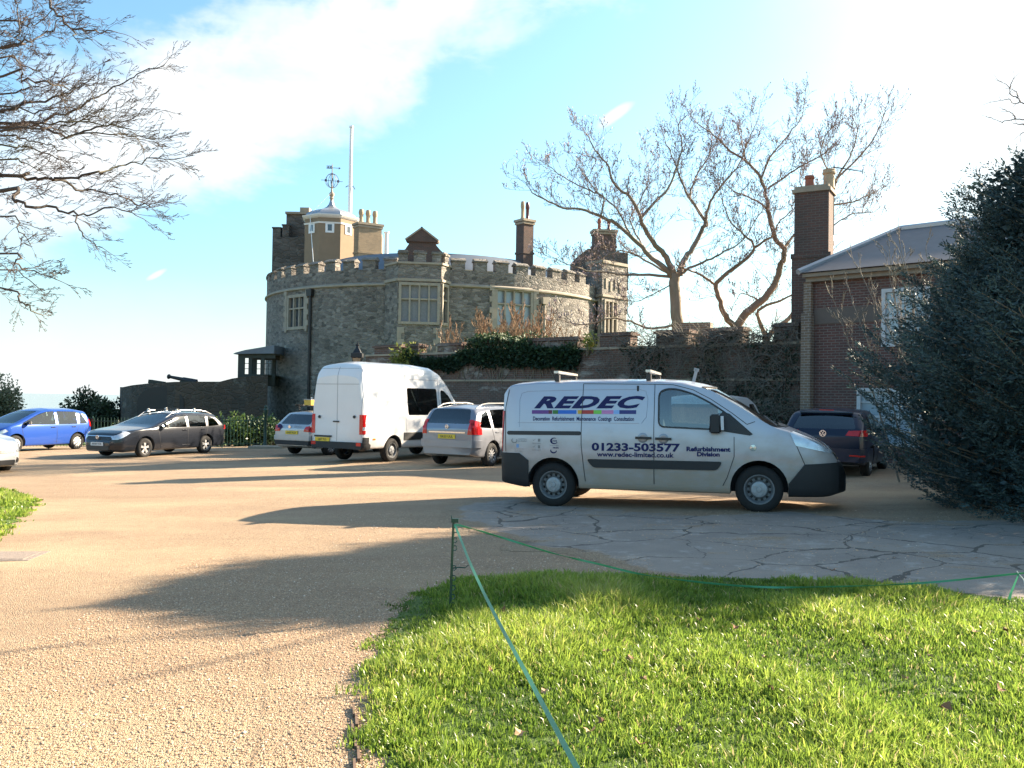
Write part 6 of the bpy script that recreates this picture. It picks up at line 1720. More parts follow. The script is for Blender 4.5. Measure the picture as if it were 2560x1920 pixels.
class Grow:
    def __init__(s, seed): s.r = random.Random(seed); s.lines = []; s.tips = []
    def limb(s, pts, r0, r1, sub=4, jit=.0):
        """smooth a hand-laid limb and store it; returns dense nodes"""
        P = [Vector(p) for p in pts]; out = []
        for i in range(len(P) - 1):
            p0, p1, p2, p3 = P[max(i - 1, 0)], P[i], P[i + 1], P[min(i + 2, len(P) - 1)]
            for k in range(sub):
                t = k / sub
                q = .5 * ((2 * p1) + (-p0 + p2) * t + (2 * p0 - 5 * p1 + 4 * p2 - p3) * t * t + (-p0 + 3 * p1 - 3 * p2 + p3) * t ** 3)
                out.append(q + Vector((s.r.gauss(0, jit), s.r.gauss(0, jit), s.r.gauss(0, jit))))
        out.append(P[-1]); n = len(out)
        rr = [r0 + (r1 - r0) * (i / (n - 1)) ** .8 for i in range(n)]
        s.lines.append((np.array([tuple(p) for p in out]), np.array(rr)))
        return out, rr
    def twigs(s, nodes, rr, spacing, length, level, prm, t0=.1):
        """side shoots along a polyline"""
        L = 0; nxt = spacing * s.r.random(); tot = sum((b - a).length for a, b in zip(nodes[:-1], nodes[1:])); start = tot * t0
        side = 1
        for i in range(len(nodes) - 1):
            a, b = nodes[i], nodes[i + 1]; seg = (b - a).length
            while nxt < L + seg:
                if nxt > start:
                    f = (nxt - L) / (seg + 1e-9); p = a.lerp(b, f); d = (b - a).normalized()
                    ln = length * s.r.uniform(.6, 1.2) * (1 - .35 * nxt / tot)
                    s.shoot(p, d, ln, max(prm['rmin'], min(rr[i] * .6, ln * prm['slim'])), level, prm, side); side = -side
                nxt += spacing * s.r.uniform(.6, 1.5)
            L += seg
        s.shoot(nodes[-1], (nodes[-1] - nodes[-2]).normalized(), length * .6, max(prm['rmin'], rr[-1]), level, prm, 0)
    def shoot(s, p, d, ln, r_, level, prm, side):
        rn = s.r
        ax = Vector((rn.gauss(0, 1), rn.gauss(0, 1), rn.gauss(0, 1))); ax = (ax - d * ax.dot(d)).normalized()
        if prm.get('flat') : ax = (ax + Vector((0, 0, prm['flat'] * (1 if rn.random() < .5 else -1)))); ax = (ax - d * ax.dot(d)).normalized()
        ang = R(rn.uniform(*prm['ang'])) if side else R(rn.uniform(0, 15))
        d = (d * math.cos(ang) + ax * math.sin(ang)).normalized(); d = (d + Vector(prm['up']) * .35).normalized()
        n = prm['segs']; pts = [p]; q = p
        for k in range(n):
            d = (d + Vector(prm['up']) * prm['upk'] / n + Vector((rn.gauss(0, 1), rn.gauss(0, 1), rn.gauss(0, 1))) * prm['wig']).normalized()
            q = q + d * (ln / n); pts.append(q)
        rr = [max(prm['rmin'], r_ * (1 - .75 * k / n)) for k in range(n + 1)]
        s.lines.append((np.array([tuple(v) for v in pts]), np.array(rr)))
        if level > 0: s.twigs(pts, rr, ln / prm['kids'][level - 1], ln * prm['ratio'], level - 1, prm, .2)
        else: s.tips.append((pts[-1], d))
def leaf_quads(P, Dn, size, rng, width=.45, droop=0.0, spread=1.0):
    """P (N,3) positions, Dn (N,3) directions -> diamond leaves"""
    N = len(P); rv = rng.normal(size=(N, 3)); D = Dn + rv * spread; D[:, 2] -= droop; D /= np.linalg.norm(D, axis=1, keepdims=True)
    S = np.cross(D, rng.normal(size=(N, 3))); S /= (np.linalg.norm(S, axis=1, keepdims=True) + 1e-9)
    L = (size * rng.uniform(.6, 1.3, N))[:, None]
    A = P; B = P + D * L * .5 + S * L * width / 2; C = P + D * L; E = P + D * L * .5 - S * L * width / 2
    Vv = np.stack([A, B, C, E], 1).reshape(-1, 3); Fv = np.arange(N * 4).reshape(-1, 4)
    return Vv, Fv
def leaf_obj(name, P, Dn, size, mat, parent, seed, width=.45, droop=0, spread=1.0, rndf=None):
    rng = np.random.default_rng(seed); Vv, Fv = leaf_quads(np.asarray(P), np.asarray(Dn), size, rng, width, droop, spread)
    rv = rng.uniform(0, 1, len(P)) if rndf is None else rndf
    me = quads_mesh(name, Vv, Fv, attr=np.repeat(rv, 4)); return add(name, me, mat, parent)

# ================================================================ bare trees behind the garden wall
TA = lambda x, y: (512 + .18445 * x, 80 + .18445 * y)
def lay(pts, Y0, Y1, f=TA):
    n = len(pts); return [at(*f(*p), Y0 + (Y1 - Y0) * i / (n - 1)) for i, p in enumerate(pts)]
prmA = dict(rmin=.0062, slim=.012, ang=(30, 62), up=(0, 0, .6), upk=.50, wig=.22, segs=4, kids=(4.6, 5.2), ratio=.52)
def bare_tree(name, label, base_pts, r_tr, limbs, seed, mats, sp=.19, tw=1.4, base_Y=33):
    g = Grow(seed)
    tr = [at(*TA(*p), base_Y) for p in base_pts]
    b0 = Vector((tr[0].x, base_Y, gz(tr[0].x, base_Y)))
    tr = [b0] + tr
    g.limb(tr, r_tr[0], r_tr[1], 5, .01); trunk = g.lines; g.lines = []
    for pts, Y0, Y1, r0, r1, tws in limbs:
        nodes, rr = g.limb(lay(pts, Y0, Y1), r0 * .9, r1 * .8, 4, .016)
        if tws: g.twigs(nodes, rr, sp, tw * tws, 2, prmA, .18)
    root = empty(name, b0, label=label, cat='tree')
    off = np.array(tuple(b0))
    sh = lambda ls: [(P - off, r_) for P, r_ in ls]
    thick = [l for l in g.lines if l[1][0] > .022]; thin = [l for l in g.lines if l[1][0] <= .022]
    add('trunk', tubes_mesh('trunk', sh(trunk), 12), mats[0], root)
    add('limbs', tubes_mesh('limbs', sh(thick), 7), mats[0], root)
    add('twigs', tubes_mesh('twigs', sh(thin), 3), G['twigpale'], root)
    rn = random.Random(seed); P, D = [], []
    for p, d in g.tips:
        if d.z > .1 and rn.random() < .5:
            for k in range(3): P.append(tuple(p - b0 + d * (-.05 + .07 * k))); D.append((d.x * .4, d.y * .4, 1))
    if P: leaf_obj('seed_heads', P, D, .085, G['catkin'], root, seed, .4, 0, .35)
    return root
LA = [([(880, 1060), (840, 960), (780, 900), (715, 800), (695, 745), (645, 640), (560, 570), (520, 470), (450, 380), (410, 300)], 33, 31, .14, .02, 1),
      ([(695, 745), (780, 660), (860, 560), (910, 420), (920, 330), (900, 250), (950, 190)], 32.4, 33.5, .07, .015, 1),
      ([(872, 1065), (820, 1010), (740, 950), (660, 860), (560, 780), (480, 740), (380, 700), (280, 690), (180, 650), (110, 610), (80, 560)], 33, 31.5, .13, .015, 1),
      ([(480, 740), (500, 640), (420, 600), (300, 540), (220, 480), (160, 440)], 32, 33.5, .045, .012, .9),
      ([(640, 830), (560, 690), (470, 620), (400, 520), (330, 430)], 32.5, 34.5, .045, .012, .9),
      ([(905, 1060), (930, 980), (980, 910), (1040, 800), (1050, 770), (960, 640), (930, 570), (880, 440), (830, 330)], 33, 34, .15, .02, 1),
      ([(1045, 780), (1060, 700), (1100, 620), (1180, 520), (1230, 460), (1280, 330), (1340, 200)], 33.5, 32, .07, .014, 1),
      ([(960, 640), (1000, 520), (1080, 380), (1060, 250)], 33.7, 35, .05, .012, .9),
      ([(915, 1055), (960, 1020), (1060, 980), (1150, 930), (1250, 870), (1330, 740), (1400, 640)], 33, 31.5, .07, .012, 1),
      ([(860, 1065), (700, 1060), (560, 1050), (400, 1030), (300, 1000), (230, 965)], 33, 30.5, .07, .012, .9),
      ([(850, 1045), (760, 1000), (620, 930), (500, 960), (400, 1010)], 33, 35, .06, .012, .8),
      ([(890, 1100), (760, 1160), (680, 1200), (600, 1180)], 33, 32, .03, .010, .6),
      ([(890, 1330), (760, 1345), (640, 1310), (540, 1290), (430, 1320), (330, 1322), (250, 1290)], 33, 31.5, .06, .012, .55),
      ([(735, 940), (690, 860), (640, 760), (700, 640), (740, 520), (720, 400)], 33.3, 35.5, .05, .012, .9)]
bare_tree('bare_tree', 'tall bare tree with one straight grey trunk spreading above the middle of the garden wall', [(900, 1500), (900, 1360), (888, 1230), (880, 1100), (888, 1040)], (.26, .19), LA, 4, (G['bark'],))
LB = [([(1210, 1345), (1160, 1280), (1125, 1200), (1105, 1110), (1150, 1060), (1240, 990), (1300, 940), (1310, 890), (1260, 840), (1180, 760), (1140, 640)], 33, 32, .14, .02, .9),
      ([(1105, 1110), (1030, 1060), (960, 1030), (900, 1010)], 33, 32, .06, .03, .5),
      ([(1310, 910), (1400, 850), (1460, 760), (1540, 690)], 32.5, 31.5, .06, .012, .8),
      ([(1215, 1345), (1270, 1260), (1350, 1200), (1420, 1110), (1460, 1000), (1475, 920), (1430, 860), (1395, 750), (1380, 650), (1350, 530), (1270, 440), (1180, 380), (1100, 300), (1010, 240)], 33, 33, .19, .02, 1),
      ([(1475, 920), (1520, 850), (1600, 780), (1680, 640)], 33, 34.5, .08, .015, .9),
      ([(1385, 590), (1460, 540), (1560, 470), (1660, 420), (1740, 360), (1800, 280)], 33, 32, .05, .012, 1),
      ([(1350, 530), (1400, 420), (1480, 320), (1560, 220), (1585, 120)], 33, 34, .05, .012, 1),
      ([(1350, 1200), (1290, 1170), (1240, 1160), (1200, 1220)], 33, 32.4, .04, .012, .5),
      ([(1270, 440), (1240, 330), (1220, 220)], 33.3, 34.5, .04, .012, .9),
      ([(1395, 700), (1300, 640), (1200, 600), (1120, 520)], 33, 31.7, .05, .012, .9)]
bare_tree('bare_tree', 'bare tree forking low into two curved reddish limbs above the garden wall', [(1212, 1500), (1212, 1400), (1212, 1340)], (.28, .24), LB, 9, (G['barkred'],), base_Y=33)
LC = [([(1380, 1400), (1420, 1355), (1500, 1290), (1560, 1200), (1640, 1000), (1700, 760), (1760, 540), (1830, 420), (1870, 300), (1880, 170)], 35, 34, .13, .015, 1),
      ([(1765, 530), (1900, 400), (1990, 260), (2020, 180)], 34.2, 33, .05, .012, 1),
      ([(1720, 680), (1850, 660), (1940, 620), (2030, 570)], 34.4, 35.5, .05, .012, .9),
      ([(1375, 1395), (1350, 1330), (1335, 1250), (1440, 1200), (1540, 1150), (1640, 1060)], 35, 33.8, .12, .02, .8),
      ([(1700, 760), (1600, 640), (1560, 520), (1600, 380)], 34.4, 35.5, .05, .012, .9),
      ([(1760, 560), (1680, 420), (1700, 300), (1760, 240)], 34.3, 33, .04, .012, .9),
      ([(1670, 880), (1780, 760), (1880, 720), (1950, 720)], 34.5, 33.2, .04, .012, .8),
      ([(1440, 1240), (1430, 1320), (1425, 1370)], 34.6, 34.8, .025, .012, .4)]
bare_tree('bare_tree', 'bare tree with bent trunk next to the brick house, its twigs spreading behind the chimney', [(1378, 1500), (1378, 1440), (1378, 1390)], (.17, .14), LC, 14, (G['bark'],), base_Y=35)

# ================================================================ left overhanging tree
TL = lambda x, y: ((x * .93 if x > 0 else x) / 5.058, y / 5.058)
LL = [[(0, 265), (130, 215), (250, 170), (310, 100)], [(0, 250), (90, 190), (100, 60), (60, -60)], [(0, -80), (150, -60), (255, 0), (310, 75), (390, 140), (480, 160), (560, 150), (640, 165)], [(390, 140), (420, 190), (500, 200)],
      [(0, 295), (60, 295), (150, 340), (240, 395), (330, 430)], [(0, 570), (100, 520), (250, 510), (350, 470), (430, 440), (520, 380)], [(0, 620), (150, 620), (300, 590), (420, 540), (520, 490), (650, 430), (760, 370), (900, 320)],
      [(0, 640), (180, 630), (330, 690), (440, 680), (560, 640), (680, 620), (800, 550)], [(330, 690), (600, 670), (700, 690), (850, 700)], [(150, 620), (320, 620), (520, 620), (700, 650)],
      [(0, 890), (150, 900), (280, 900), (420, 890), (560, 870), (680, 830), (800, 810), (980, 800)], [(280, 900), (400, 940), (500, 960), (640, 990), (760, 1030), (830, 1030)],
      [(0, 960), (60, 1000), (150, 1040), (300, 1050), (400, 1080), (500, 1090), (600, 1050), (740, 1090)], [(400, 1080), (430, 1160), (490, 1220), (560, 1255)],
      [(0, 740), (120, 750), (260, 780), (360, 830)], [(0, 480), (130, 450), (260, 430), (380, 380)], [(0, 1100), (100, 1180), (170, 1230)], [(0, 1280), (80, 1330), (180, 1370), (310, 1415)], [(0, 1365), (100, 1370), (230, 1475)], [(0, 1470), (100, 1520), (170, 1560), (230, 1595)],
      [(0, 800), (120, 830), (250, 860)], [(0, 540), (180, 560), (330, 540), (480, 560)], [(0, 690), (100, 700), (220, 730), (340, 760)], [(0, 660), (200, 650), (350, 640), (480, 600), (600, 560)],
      [(0, 380), (120, 400), (250, 410), (380, 440), (470, 430)], [(0, 100), (120, 130), (210, 100), (330, 20)]]
g = Grow(21); tX = -10.2; tY = 10.2
prmL = dict(rmin=.0019, slim=.010, ang=(16, 42), up=(.45, 0, .12), upk=.16, wig=.14, segs=4, kids=(3.6, 4.0, 4.0), ratio=.50)
rn = random.Random(8)
g.limb([(tX, tY, gz(tX, tY)), (tX + .05, tY, 1.5), (tX - .05, tY + .1, 3), (tX + .1, tY, 5), (tX, tY, 7.5)], .38, .16, 5, .01); trunkL = g.lines; g.lines = []
for i, pts in enumerate(LL):
    Yb = 9.6 + rn.uniform(-1.3, 1.3); n = len(pts)
    P = [at(*TL(*p), Yb + rn.uniform(-.25, .25)) for p in pts]
    r0 = .015 if n > 5 else .0095
    if pts[0][0] <= 0:
        z = clamp(P[0].z - .9, 2.2, 7.3); P = [Vector((tX, tY, z)), Vector(((tX + P[0].x) / 2, (tY + P[0].y) / 2, (z + P[0].z) / 2 + .25))] + P; r0 *= 1.7
    nodes, rr = g.limb(P, r0, .0045, 4, .016)
    g.twigs(nodes, rr, .105, .50 if pts[-1][1] < 1200 else .42, 3, prmL, .30 if pts[0][0] <= 0 else .05)
rootL = empty('overhanging_tree', (tX, tY, gz(tX, tY)), label='bare tree reaching its fine branches into the sky from the left', cat='tree')
off = np.array(tuple(rootL.location)); sh = lambda ls: [(P - off, r_) for P, r_ in ls]
add('trunk', tubes_mesh('trunk', sh(trunkL), 14), G['barkdark'], rootL)
add('limbs', tubes_mesh('limbs', sh([l for l in g.lines if l[1][0] > .009]), 6, 6), G['barkdark'], rootL)
add('twigs', tubes_mesh('twigs', sh([l for l in g.lines if l[1][0] <= .009]), 3, 3), G['twig'], rootL)
# tips of another bare tree at the top right corner
TRr = lambda x, y: ((2400 + x * .14466) / 2.5, (160 + y * .14466) / 2.5)
g = Grow(5); bX, bY = 8.6, 10.0
for pts in ([(1400, 760), (1106, 680), (1040, 660), (940, 680), (830, 605), (700, 640), (500, 670)], [(1040, 660), (990, 580), (870, 520), (855, 430), (780, 340), (650, 275)], [(990, 580), (975, 480), (870, 430)], [(1400, 1000), (1106, 965), (960, 955), (730, 995), (650, 970), (500, 920)], [(960, 955), (930, 880), (860, 830), (780, 790)], [(860, 430), (890, 330), (935, 220)], [(1106, 1050), (1000, 1035), (930, 1030)], [(1160, 1200), (1106, 1180), (1040, 1220)]):
    nodes, rr = g.limb([at(*TRr(*p), 10) for p in pts], .010, .003, 4, .004)
    g.twigs(nodes, rr, .11, .14, 0, dict(prmL, rmin=.0022), .3)
p0_ = at(*TRr(1400, 760), 10); p1_ = at(*TRr(1400, 1000), 10)
rtx = 15.0; rty = 14.4
g.limb([(rtx, rty, 4.6), (11.6, 12.2, 5.1), (p0_.x + 1.0, 10.7, 5.2), p0_], .022, .010); g.limb([(rtx, rty, 4.2), (11.8, 12.0, 4.6), (p1_.x + 1.0, 10.7, 4.7), p1_], .02, .010)
g.limb([(rtx, rty, 4.9), (13.2, 13.6, 5.9), (11.3, 12.5, 6.1), (9.3, 11.1, 5.5), (7.26, 9.7, 4.9)], .035, .016)  # unseen branch added off frame to cast a thin line shadow on the gravel
rt = empty('bare_tree', (rtx, rty, gz(rtx, rty)), label='few bare twig tips poking in at the top right corner', cat='tree'); off = np.array(tuple(rt.location))
add('twigs', tubes_mesh('twigs', [(P - off, r_) for P, r_ in g.lines], 5, 3), G['twig'], rt)
g = Grow(6); g.limb([(rtx, rty, gz(rtx, rty)), (rtx + .05, rty, 2.5), (rtx, rty, 5.5)], .2, .08); add('trunk', tubes_mesh('trunk', [(P - off, r_) for P, r_ in g.lines], 10), G['bark'], rt)

# ================================================================ conifer
KX, KY = 9.05, 13.0
con = empty('conifer', (KX, KY, gz(KX, KY)), label='large dense dark conifer, tinted bluish as by lens flare, filling the right edge', cat='tree')
zk = [0, .5, 1.5, 2.6, 3.4, 3.9, 4.3, 4.75, 5.2, 5.6, 6.05]; rk = [2.9, 3.2, 3.45, 3.45, 3.3, 2.75, 2.45, 2.2, 1.6, .85, .1]
def renv(z, th): 
    base_ = float(np.interp(z, zk, rk)); e = noise.noise(Vector((math.cos(th) * 1.7, math.sin(th) * 1.7, z * .9 + 5))) * .55 + noise.noise(Vector((math.cos(th) * 5, math.sin(th) * 5, z * 2.4))) * .34
    k = 1 - (.34 * math.sin(th) if math.sin(th) > 0 else .06 * -math.sin(th)); return max(.08, base_ * k * (1 + e * .55))
rn = random.Random(12); g = Grow(12); P_, D_, C_ = [], [], []
g.limb([(0, 0, 0), (0, .05, 2), (.03, 0, 4), (0, 0, 6.3)], .22, .03, 4, .01)
trunkC = g.lines; brn = []
NB = 2300
for i in range(NB):
    z1 = 6.0 * (i + rn.random()) / NB; z1 = z1 ** 1.0; th = rn.uniform(0, 2 * math.pi)
    rr_ = renv(z1, th) * rn.uniform(.82, 1.13); rise = rn.uniform(.05, .5) * (.6 + .5 * z1 / 6)
    z0 = max(.1, z1 - rise * rr_)
    u_ = Vector((math.cos(th), math.sin(th), 0)); tip = u_ * rr_ + Vector((0, 0, z1)); root_ = Vector((0, 0, z0)) + u_ * .1
    midp = root_.lerp(tip, .6) - Vector((0, 0, .06 * rr_))
    if i % 3 == 0: brn.append((np.array([tuple(root_), tuple(midp), tuple(tip)]), np.array([.03, .016, .005])))
    dirn = (tip - midp).normalized(); dirn = (dirn + Vector((0, 0, .25))).normalized(); L = rn.uniform(.55, 1.05)
    sd_ = dirn.cross(Vector((0, 0, 1))).normalized(); tone = clamp(rn.gauss(.4, .2), 0, 1)
    base_ = tip - dirn * L
    nsp = 13
    for k in range(nsp):            # a frond: short side sprays along its axis
        t_ = (k + .5) / nsp; q = base_ + dirn * L * t_ - Vector((0, 0, .10 * (1 - t_) ** 2))
        wl = .30 * (1 - .7 * t_) + .05
        for sgn_ in (-1, 1):
            sp_ = (sd_ * sgn_ * rn.uniform(.5, 1) + dirn * .75 + Vector((0, 0, rn.uniform(-.35, .35)))).normalized()
            for m_ in range(5):
                P_.append(tuple(q + sp_ * wl * m_ / 5)); D_.append(tuple(sp_)); C_.append(clamp(tone + rn.gauss(0, .12), 0, 1))
    P_.append(tuple(tip)); D_.append(tuple(dirn)); C_.append(tone)
add('trunk', tubes_mesh('trunk', trunkC, 10), G['bark'], con); add('branches', tubes_mesh('branches', brn, 4, 4), G['bark'], con)
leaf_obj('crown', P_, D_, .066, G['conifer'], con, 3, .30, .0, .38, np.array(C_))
# inner shaded mass of old twigs and needles
P2_, D2_ = [], []
for i in range(60000):
    z = rn.uniform(.05, 5.6); th = rn.uniform(0, 2 * math.pi); r_ = renv(z, th) * .86 * rn.random() ** .35
    P2_.append((r_ * math.cos(th), r_ * math.sin(th), z)); D2_.append((math.cos(th), math.sin(th), .3))
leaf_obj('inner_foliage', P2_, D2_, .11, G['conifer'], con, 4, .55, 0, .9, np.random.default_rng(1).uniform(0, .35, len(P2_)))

# ================================================================ shrubs, ivy and creeper
def stems(name, label, base, n, hmin, hmax, lean, mat, seed, prm, r0=.015, spread=.3, extra=None, level=2, sp=.25, tw=.4, catn='shrub'):
    g_ = Grow(seed); rn_ = random.Random(seed)
    for i in range(n):
        b_ = Vector((rn_.gauss(0, spread), rn_.gauss(0, spread * .6), 0)); d = Vector((lean[0] + rn_.gauss(0, lean[3]), lean[1] + rn_.gauss(0, lean[3] * .6), lean[2])).normalized(); h = rn_.uniform(hmin, hmax)
        pts = [b_]; 
        for k in range(4): d = (d + Vector((rn_.gauss(0, .08), rn_.gauss(0, .08), .04))).normalized(); pts.append(pts[-1] + d * h / 4)
        nodes, rr = g_.limb(pts, r0, r0 * .25, 3, .008); g_.twigs(nodes, rr, sp, tw, level, prm, .25)
    o = empty(name, base, label=label, cat=catn)
    add('stems', tubes_mesh('stems', [l for l in g_.lines if l[1][0] > r0 * .4], 5, 4), mat, o); add('twigs', tubes_mesh('twigs', [l for l in g_.lines if l[1][0] <= r0 * .4] or g_.lines[:2], 3, 3), mat, o)
    return o, g_
prmS = dict(rmin=.005, slim=.012, ang=(20, 50), up=(0, 0, 1), upk=.3, wig=.14, segs=3, kids=(3.2, 3.4), ratio=.55)
def gbase(px, Y, z=None): x = xpx(px, Y); return Vector((x, Y, gz(x, Y) if z is None else z))
stems('bare_shrub', 'brown leafless shrub standing before the castle window above the ivy', gbase(510, 35.3), 105, 3.2, 5.4, (0, 0, 1, .20), G['browntwig'], 31, dict(prmS, rmin=.010), .03, .8, level=2, sp=.17, tw=.62)
stems('bare_shrub', 'lower tangled brown shrub between the bay window and the ivy', gbase(474, 36.0), 95, 2.6, 4.5, (0, 0, 1, .25), G['browntwig'], 32, dict(prmS, rmin=.010), .025, .9, level=2, sp=.17, tw=.55)
stems('bare_shrub', 'bare shrub with pale arching stems before the brick house roof', gbase(936, 17.2), 20, 3.4, 5.0, (-.16, .02, 1, .26), G['greytwig'], 33, dict(prmS, rmin=.0045, upk=.15), .022, .28, level=2, sp=.28, tw=.55)
stems('bare_shrub', 'thin bare shrub in the gap behind the lit merlon', gbase(592, 35), 14, 2.8, 4.0, (0, 0, 1, .25), G['browntwig'], 34, dict(prmS, rmin=.007), .02, .5, level=1, sp=.3, tw=.5)
# ivy over the wall
rng = np.random.default_rng(7)
ivy = empty('ivy', wp(0, 0, 0), label='dark ivy smothering the top of the garden wall behind the vans', cat='ivy'); ivy.location = WA
s0, s1 = wall_s(405)[0], wall_s(582)[0]
def ivy_top(s): return ZW + .08 + .28 * math.sin(s * 1.1) + .22 * noise.noise(Vector((s * 1.3, 0, 0))) + (.35 if wall_s(470)[0] < s < wall_s(578)[0] else 0)
P_, D_, C_ = [], [], []
for i in range(12000):
    s = s0 + (s1 - s0) * rng.random(); top = ivy_top(s); bot = ZW - .55 - .35 * noise.noise(Vector((s * .9, 3, 0))); 
    z = bot + (top - bot) * rng.random() ** .75
    offn = rng.uniform(.02, .28) if z < ZW + .1 else rng.uniform(-.5, .30)
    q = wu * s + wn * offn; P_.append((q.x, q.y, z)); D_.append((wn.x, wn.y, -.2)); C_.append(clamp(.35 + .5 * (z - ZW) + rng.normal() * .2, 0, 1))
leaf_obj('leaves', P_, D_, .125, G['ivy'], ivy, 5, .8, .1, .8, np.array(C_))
lines = []
for i in range(60):
    s = s0 + (s1 - s0) * rng.random(); pts = []; q = wu * s; z = ZW - 1.2 + rng.random() * .5
    for k in range(6): pts.append((q.x + wn.x * .04, q.y + wn.y * .04, z)); q = q + wu * rng.normal() * .12; z += .25
    lines.append((np.array(pts), np.full(6, .012)))
add('stems', tubes_mesh('stems', lines, 4, 4), G['bark'], ivy)
def leafball(name, label, c, rad, n, size, mat, seed, catn='shrub', width=.5, clumps=14, stem=True, spread=.9):
    o = empty(name, (c[0], c[1], c[2]), label=label, cat=catn); rng_ = np.random.default_rng(seed); P_, D_, C_ = [], [], []
    cs = []
    for k in range(clumps):
        d = rng_.normal(size=3); d /= np.linalg.norm(d); d[2] = abs(d[2]) * .9; cs.append((d * rng_.uniform(.35, .85) * np.array(rad) + np.array([0, 0, rad[2] * .25]), rng_.uniform(.28, .5)))
    for k in range(n):
        cc, rr_ = cs[rng_.integers(clumps)]; d = rng_.normal(size=3); d /= np.linalg.norm(d)
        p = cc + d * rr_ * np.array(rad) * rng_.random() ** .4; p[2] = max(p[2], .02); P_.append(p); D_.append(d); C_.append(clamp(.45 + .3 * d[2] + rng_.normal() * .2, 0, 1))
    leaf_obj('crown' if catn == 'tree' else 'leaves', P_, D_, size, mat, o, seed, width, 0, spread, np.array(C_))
    if stem:
        ls = [(np.array([(0, 0, 0), tuple(cc * .5), tuple(cc)]), np.array([.06, .04, .015]) * rad[2] * .4) for cc, _ in cs]
        add('trunk' if catn == 'tree' else 'stems', tubes_mesh('stems', ls, 5, 5), G['bark'], o)
    return o
q = Vector(WA) + wu * wall_s(412)[0] + wn * .1
leafball('variegated_shrub', 'sunlit yellow-green shrub growing at the left end of the ivy', (q.x, q.y - .1, ZW - .9), (.8, .6, 1.25), 1500, .15, G['varieg'], 41, clumps=12)
q = Vector(WA) + wu * wall_s(530)[0] - wn * .4; leafball('leafy_shrub', 'green shrub peeping over the ivy under the right castle window', (q.x, q.y, ZW - .1), (1.0, .6, .7), 900, .12, G['ivy'], 42, clumps=10)
q = Vector(WA) + wu * wall_s(588)[0] + wn * .1; leafball('leafy_shrub', 'small pale-leaved shoot hanging at the right end of the ivy', (q.x, q.y, ZW - .2), (.35, .3, .7), 420, .11, G['varieg'], 43, clumps=7)
# dry creeper on the right of the wall
cr = empty('dry_creeper', WA, label='tangled leafless creeper covering the right half of the garden wall', cat='creeper'); lines = []
c0, c1_ = wall_s(590)[0], WL - .1; rn = random.Random(77)
for i in range(1500):
    s = c0 + (c1_ - c0) * rn.random() ** .7; z = ZW + .5 - (2.9 * rn.random()) ; z = min(z, ZW + .45); d = Vector((rn.gauss(0, 1), rn.gauss(-.3, .8))).normalized(); pts = []; o_ = rn.uniform(.02, .16); L = rn.uniform(.3, 1.1)
    for k in range(6):
        q = wu * s + wn * o_; pts.append((q.x, q.y, z)); s += d.x * L / 5; z += d.y * L / 5; d = Vector((d.x + rn.gauss(0, .35), d.y + rn.gauss(-.05, .35))).normalized(); o_ = clamp(o_ + rn.gauss(0, .05), .015, .40)
        s = min(s, c1_)
    lines.append((np.array(pts), np.linspace(rn.uniform(.006, .013), .004, 6)))
for i in range(260):   # arching over the coping
    s = wall_s(640)[0] + (c1_ - wall_s(640)[0]) * rn.random(); q0 = wu * s; z = ZW + rn.uniform(-.2, .3); pts = []; d = Vector((rn.gauss(0, .6), rn.uniform(.1, .5), rn.uniform(.1, 1))).normalized(); L = rn.uniform(.5, 1.3); q = Vector((q0.x, q0.y, z))
    for k in range(6): pts.append(tuple(q)); q = q + (wu * d.x + wn * d.y + Vector((0, 0, d.z))) * L / 5; d = (d + Vector((0, 0, -.28))).normalized()
    lines.append((np.array(pts), np.linspace(.010, .004, 6)))
add('stems', tubes_mesh('stems', lines, 3, 3), G['greytwig'], cr)
P_, D_, C_ = [], [], []
for i in range(7000):
    s = c0 + (c1_ - c0) * rn.random() ** .8; z = rn.uniform(.2, ZW - .4) if rn.random() < .8 else ZW + rn.uniform(-.4, .35); 
    if noise.noise(Vector((s * .7, z * .9, 2))) < -.05: continue
    q = wu * s + wn * rn.uniform(.02, .18); P_.append((q.x, q.y, z)); D_.append((wn.x, wn.y, -.6)); C_.append(rn.uniform(0, .5))
leaf_obj('leaves', P_, D_, .09, G['evergreen'], cr, 8, .7, .3, .8, np.array(C_))

# distant trees on the left
leafball('round_bush', 'rounded grey-green tree at the far left edge behind the blue car', gbase(-6, 58), (2.1, 2.0, 3.2), 9000, .22, G['hazybush'], 51, 'tree', clumps=26)
leafball('dark_tree', 'dark evergreen tree with ragged top right of the blue car', gbase(87, 56), (1.35, 1.2, 2.35), 3800, .24, G['evergreen'], 52, 'tree', clumps=16)
leafball('dark_tree', 'smaller dark evergreen tree right beside the left end of the bastion', gbase(109, 55), (1.15, 1.0, 1.75), 3000, .24, G['evergreen'], 53, 'tree', clumps=14)
leafball('dark_tree', 'low dark bush peeping behind the tail of the blue car', gbase(72, 57), (.9, .8, 1.45), 1500, .22, G['evergreen'], 54, 'tree', clumps=8)
# planting behind the railings
for i, (px, Y, rad, n, mt, lb, nm) in enumerate(((229, 37, (.75, .6, 1.2), 1100, 'laurel', 'sunlit green laurel leaves behind the tail of the dark estate car', 'laurel_bush'), (243, 37, (.8, .6, .95), 1100, 'laurel', 'lit laurel bush between the dark estate and the green gate post', 'laurel_bush'),
                                             (256, 37.2, (.9, .6, 1.0), 1200, 'ivy', 'dark green bush against the keep left of the gate post', 'dark_bush'), (272, 37.4, (.9, .6, 1.05), 1200, 'ivy', 'dark green bush directly behind the small silver estate', 'dark_bush'),
                                             (128, 37.5, (1.3, .6, .85), 1300, 'evergreen', 'low dark bush seen through the railings left of the dark estate', 'dark_bush'))):
    leafball(nm, lb, gbase(px, Y), rad, n, .16, G[mt], 60 + i, clumps=10)

